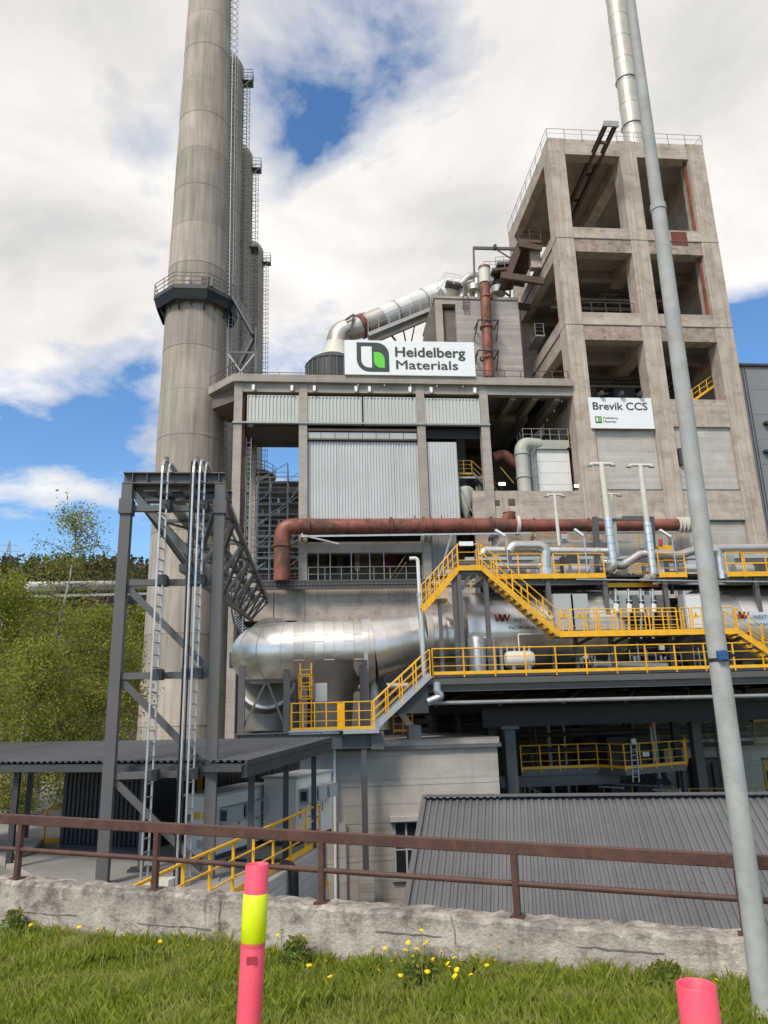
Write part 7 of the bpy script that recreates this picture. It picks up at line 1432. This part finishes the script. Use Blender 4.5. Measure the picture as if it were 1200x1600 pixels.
def low_plant():
    # concrete block under the low platform
    Y = 34.2; zt = ZY(600, 1172, Y); xa, xm, xb = XY(436, 1250, Y), XY(523, 1250, Y), XY(782, 1250, Y)
    t = thing('low_concrete_block', 'low pale concrete block with a white downpipe below the silver duct', 'building', ((xa + xb) / 2, Y + 4, PIT))
    n = 5
    zl = [PIT + (zt - PIT) * k / n for k in range(n + 1)]
    for k in range(n):
        bx('wall_pour', 'concrete_low', t, xm + .05, xb, Y + .003 * (k % 2), Y + .3, zl[k] + .008, zl[k + 1] - .008); bx('wall_pour', 'concrete_low', t, xa, xm - .05, Y - .25 + .003 * (k % 2), Y + .1, zl[k] + .008, zl[k + 1] - .008 + (.12 if k == n - 1 else 0))
    bx('core', 'concrete_dark', t, xa + .05, xb - .03, Y + .1, Y + 9, PIT, zt - .02); bx('right_wall', 'concrete_low', t, xb - .3, xb + .01, Y + .3, Y + 9, PIT, zt - .01)
    bx('roof_edge', 'roof_sheet', t, xm, xb + .15, Y - .2, Y + 9, zt, zt + .16); bx('fascia', 'concrete', t, xm, xb + .1, Y - .06, Y + 8.6, zt + .16, zt + .42)
    bx('roof_pad', 'concrete', t, XY(637, 1150, Y + 1), XY(656, 1150, Y + 1), Y + .5, Y + 1.3, zt + .42, zt + 1.0)
    tb('downpipe', 'white', t, [V((xm, Y - .32, PIT)), V((xm, Y - .32, zt + .2))], .06, 10)
    wx0, wx1 = XY(617, 1320, Y), XY(653, 1320, Y); zz0, zz1 = ZY(630, 1372, Y), ZY(630, 1283, Y)
    w = bx('window', 'window', t, wx0, wx1, Y - .02, Y - .006, zz0, zz1); bx('sill', 'concrete', t, wx0 - .15, wx1 + .15, Y - .18, Y - .004, zz0 - .1, zz0); bx('hood', 'concrete_pale', t, wx0 - .2, wx1 + .2, Y - .35, Y - .004, zz1 + .02, zz1 + .22)
    m = MB(); 
    for X in (wx0, (wx0 + wx1) / 2, wx1): m.box(X - .04, X + .04, Y - .05, Y - .021, zz0, zz1)
    for z in (zz0 + .04, (zz0 + zz1) / 2, zz1 - .04): m.box(wx0, wx1, Y - .055, Y - .051, z - .03, z + .03)
    m.build('frame', 'boxgrey', w)
    bx('buttress', 'concrete_low', t, XY(527, 1350, Y), XY(541, 1350, Y), Y - .2, Y - .004, PIT, ZY(535, 1285, Y))
    p = PY(497, 1330, Y - .3); bx('wall_lamp', 'black', t, p.x, p.x + .12, Y - .55, Y - .26, p.z, p.z + .3)
    # tall side wall behind canopy with yellow rails (left edge of the block)
    r = thing('rear_yard_rail', 'yellow railings in the gap behind the canopy, left of the pale block', 'railing', PY(390, 1225, 33)); railing(r, [PY(362, 1228, 33), PY(420, 1225, 33)], .75, .5, 'yellow', 1, .1); ladder(r, PY(398, 1226, 33.5), PY(398, 1195, 33.5), (.5, 0, 0), 'yellow', .3, .06, .04)
    bx('dark_backing', 'darkmachine', r, PY(372, 1200, 36).x, PY(440, 1200, 36).x, 36, 36.3, PIT, PY(400, 1190, 36).z)
    # pit back wall, rooms under the deck; inner walls coloured dark to deepen the shade
    t = thing('under_deck_wall', 'shadowed concrete wall with doors under the steel deck', 'wall', (16, 47, PIT)); Yb = 47.0
    zf = ZY(1100, 1163, Yb); bx('wall', 'concrete_low', t, XY(1040, 1200, Yb), XY(1330, 1200, Yb), Yb, Yb + .4, PIT, zf); bx('upper_ledge', 'concrete', t, XY(1040, 1160, Yb), XY(1330, 1160, Yb), Yb - .8, Yb + .5, zf, zf + .35)
    bx('rear_wall', 'concrete_dark', t, 2, XY(1330, 1200, 52), 52, 52.4, PIT, DZ); bx('soffit', 'steel_dark', t, 4, XY(1330, 1100, 47), 42, 52, DZ - .5, DZ - .2)
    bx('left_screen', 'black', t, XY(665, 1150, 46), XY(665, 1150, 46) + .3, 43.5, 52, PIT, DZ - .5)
    for k, (a, b, ya, yb) in enumerate(((1112, 1136, 1187, 1245), (1194, 1215, 1187, 1245), (1020, 1042, 1225, 1270))):
        o = bx('door', 'yellow_dull', t, XY(a, 1210, Yb), XY(b, 1210, Yb), Yb - .06, Yb - .004, ZY(a, yb, Yb), ZY(a, ya, Yb)); bx('door_glass', 'window', o, XY(a + 3, 1210, Yb), XY(b - 3, 1210, Yb), Yb - .08, Yb - .062, ZY(a, ya + 40, Yb), ZY(a, ya + 17, Yb)); bx('door_frame', 'darkmachine', o, XY(a - 2, 1210, Yb), XY(b + 2, 1210, Yb), Yb - .09, Yb - .081, ZY(a, ya, Yb), ZY(a, ya - 3, Yb))
    bx('wall_panel', 'darkmachine', t, XY(1092, 1210, Yb), XY(1106, 1210, Yb), Yb - .03, Yb - .004, ZY(1100, 1245, Yb), ZY(1100, 1187, Yb))
    m = MB(); a = (XY(1092, 1210, Yb), XY(1106, 1210, Yb)); z = (ZY(1100, 1245, Yb), ZY(1100, 1187, Yb)); 
    for X in a: m.box(X - .03, X + .03, Yb - .05, Yb - .031, z[0], z[1])
    m.box(a[0] - .03, a[1] + .03, Yb - .056, Yb - .051, z[1] - .05, z[1]); m.build('panel_frame', 'whitebox', t)
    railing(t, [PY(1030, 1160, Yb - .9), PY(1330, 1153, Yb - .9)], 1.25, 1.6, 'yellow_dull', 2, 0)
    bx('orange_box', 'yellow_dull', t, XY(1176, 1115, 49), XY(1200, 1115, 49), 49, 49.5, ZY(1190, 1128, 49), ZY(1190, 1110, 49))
    rq = random.Random(31)
    t = thing('under_deck_machines', 'machinery coloured dark for the shade under the steel deck', 'machinery', (12, 45, PIT))  # near-black colour makes the cavity under the deck read as shaded
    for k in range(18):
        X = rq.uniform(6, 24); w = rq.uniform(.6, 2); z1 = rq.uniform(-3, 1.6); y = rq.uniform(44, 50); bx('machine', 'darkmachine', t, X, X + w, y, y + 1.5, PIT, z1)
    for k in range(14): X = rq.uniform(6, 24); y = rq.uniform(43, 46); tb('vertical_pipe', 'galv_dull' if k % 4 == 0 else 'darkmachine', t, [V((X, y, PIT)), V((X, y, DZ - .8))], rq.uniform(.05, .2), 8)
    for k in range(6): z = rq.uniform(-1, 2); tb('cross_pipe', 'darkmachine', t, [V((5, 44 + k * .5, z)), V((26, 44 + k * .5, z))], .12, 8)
    # lower walkway with yellow rails
    Yw = 38.5; zw = ZY(900, 1200, Yw); t = thing('lower_walkway', 'kinked walkway with dull yellow railing in the shade under the deck', 'walkway', PY(950, 1205, Yw))
    pts = [PY(815, 1199, Yw), PY(935, 1197, Yw), PZ(978, 1205, zw - .1), PZ(1072, 1197, zw - .1), PZ(1075, 1188, zw - .1)]
    for p in pts: p.z = zw
    railing(t, pts, 1.15, .95, 'yellow', 2, .14); m = MB()
    for a, b in zip(pts, pts[1:-1]): m.frame(a - Zv * .3, b - a, V((.1, 1.3, 0)), Zv * .28)
    m.build('floor', 'steel', t); beam('girder', 'steel', t, (pts[0].x - 2.2, Yw + .2, zw - .55), (pts[2].x + .4, Yw + .2, zw - .55), .3, .55)
    for px in (812, 1070): X = XY(px, 1230, Yw + .8); br('leg', 'steel_dark', t, (X, Yw + .8, PIT), (X, Yw + .8, zw - .3), .18)
    bx('notice', 'white', t, XY(1031, 1178, Yw - 2), XY(1042, 1178, Yw - 2), pts[3].y - .04, pts[3].y - .02, ZY(1035, 1181, Yw), ZY(1035, 1174, Yw))
    ladder(t, PY(994, 1222, Yw - 1.5), PY(990, 1163, Yw - 1.5), (.3, 0, 0), 'boxgrey', .25, .05, .03); bx('pole_box', 'boxgrey', t, PY(986, 1160, Yw - 1.5).x, PY(993, 1160, Yw - 1.5).x, Yw - 1.6, Yw - 1.4, PY(990, 1163, Yw - 1.5).z, PY(990, 1154, Yw - 1.5).z)
    tb('beacon_post', 'galv_dull', t, [PY(1023, 1200, Yw), PY(1016, 1135, Yw)], .05, 8); tb('beacon', 'red', t, [PY(1016, 1135, Yw), PY(1016, 1128, Yw)], .16, 10)
    a, b = PY(915, 1225, Yw - 2.5), PY(1078, 1216, Yw - .5); s = thing('lean_to_roof', 'small pale corrugated lean-to roof below the kinked walkway', 'roof', a)
    o0, o1 = PZ(900, 1220, zw - 1.35), PZ(1052, 1228, zw - 1.35); MB().corr(o0, o1 - o0, V((1.2, 3.4, .35)), .28, .06).build('roof_sheet', 'galv_dull', s); br('front_edge', 'galv_dull', s, o0 - Zv * .06, o1 - Zv * .06, .1, .1)
    for f in (.25, .8): p = o0.lerp(o1, f) - Zv * .25; br('strip_light', 'whitebox', s, p, p + (o1 - o0).normalized() * 1.6, .14, .1)
    for f in (.0, .3, .6, .95): p = o0.lerp(o1, f) + V((.1, .3, 0)); br('post', 'yellow_dull', s, V((p.x, p.y, PIT)), p, .09)
    gp = [PY(1045, 1270, 37), PY(1200, 1270, 37)]; g = thing('pit_railing', 'dull yellow railing just above the ridge of the dark corrugated roof', 'railing', gp[0]); railing(g, [PY(1045, 1268, 40), PY(1290, 1264, 40)], 1.1, 1.3, 'yellow_dull', 1, 0)
    st = thing('spiral_stair', 'small dark stair with bent handrails beside the thick deck column', 'stair', PY(830, 1245, 41)); 
    for k in range(7): x0 = XY(812 + k * 8, 1240, 40); br('baluster', 'galv_dull', st, (x0, 40, ZY(830, 1262, 40)), (x0, 40 , ZY(830, 1222 + k * 4, 40)), .06)
    br('handrail', 'galv_dull', st, PY(812, 1222, 40), PY(862, 1248, 40), .07)
    for k in range(5): z = ZY(815, 1245 - 5 * k, 41); bx('step', 'steel', st, XY(806, 1240, 41), XY(824, 1240, 41), 41, 41.4, z, z + .06)
    # low dark corrugated roof building in the foreground
    a16 = math.radians(16); e1 = V((math.cos(a16), -math.sin(a16), 0)); e2 = V((math.sin(a16), math.cos(a16), 0))
    RL = PY(666, 1247, 26.0); zr = RL.z; W = 17.5; pitch = math.radians(27); L = 8.4; dn = -e2 * math.cos(pitch) - Zv * math.sin(pitch)
    t = thing('low_roof_building', 'low building with a dark grey corrugated metal roof right behind the rusty railing', 'building', RL + e1 * 6 + e2 * -2 + V((0, 0, PIT - zr)))
    ns = 16
    for k in range(ns): MB().corr(RL + e1 * (W / ns) * k + dn * L + Zv * (.004 * (k % 2)), e1 * (W / ns + .02), -dn * L, W / ns / 5, .045).build('roof_sheet', 'roof_sheet', t)
    MB().frame(RL - Zv * .02, e1 * W, dn * L, Zv * -.15).build('roof_deck', 'steel_dark', t); br('ridge_cap', 'roof_sheet', t, RL - e1 * .05 + Zv * .07, RL + e1 * W + Zv * .07, .5, .04); br('verge_trim', 'roof_sheet', t, RL - e1 * .05 + Zv * .04, RL - e1 * .05 + dn * L + Zv * .04, .16, .14)
    MB().frame(RL + V((0, 0, PIT - zr)) + e1 * .2 - e2 * L * math.cos(pitch) * .9, e1 * (W - .4), e2 * L * math.cos(pitch) * .9, Zv * (zr - PIT - 4)).build('walls', 'sheet_grey', t)
    MB().frame(RL + e2 * .0 + V((0, 0, PIT - zr)) + e1 * .1, e1 * (W - .2), e2 * .1, Zv * (zr - PIT - .2)).build('rear_wall', 'sheet_grey', t)
    q = RL + dn * (L * .47) + Zv * .06; 
    for k in range(60): p = q + e1 * (W * k / 60 + .12); instance('screw', lambda m: m.box(-.018, .018, -.018, .018, 0, .03), 'roof_screw', 'galv', t, p)
low_plant()
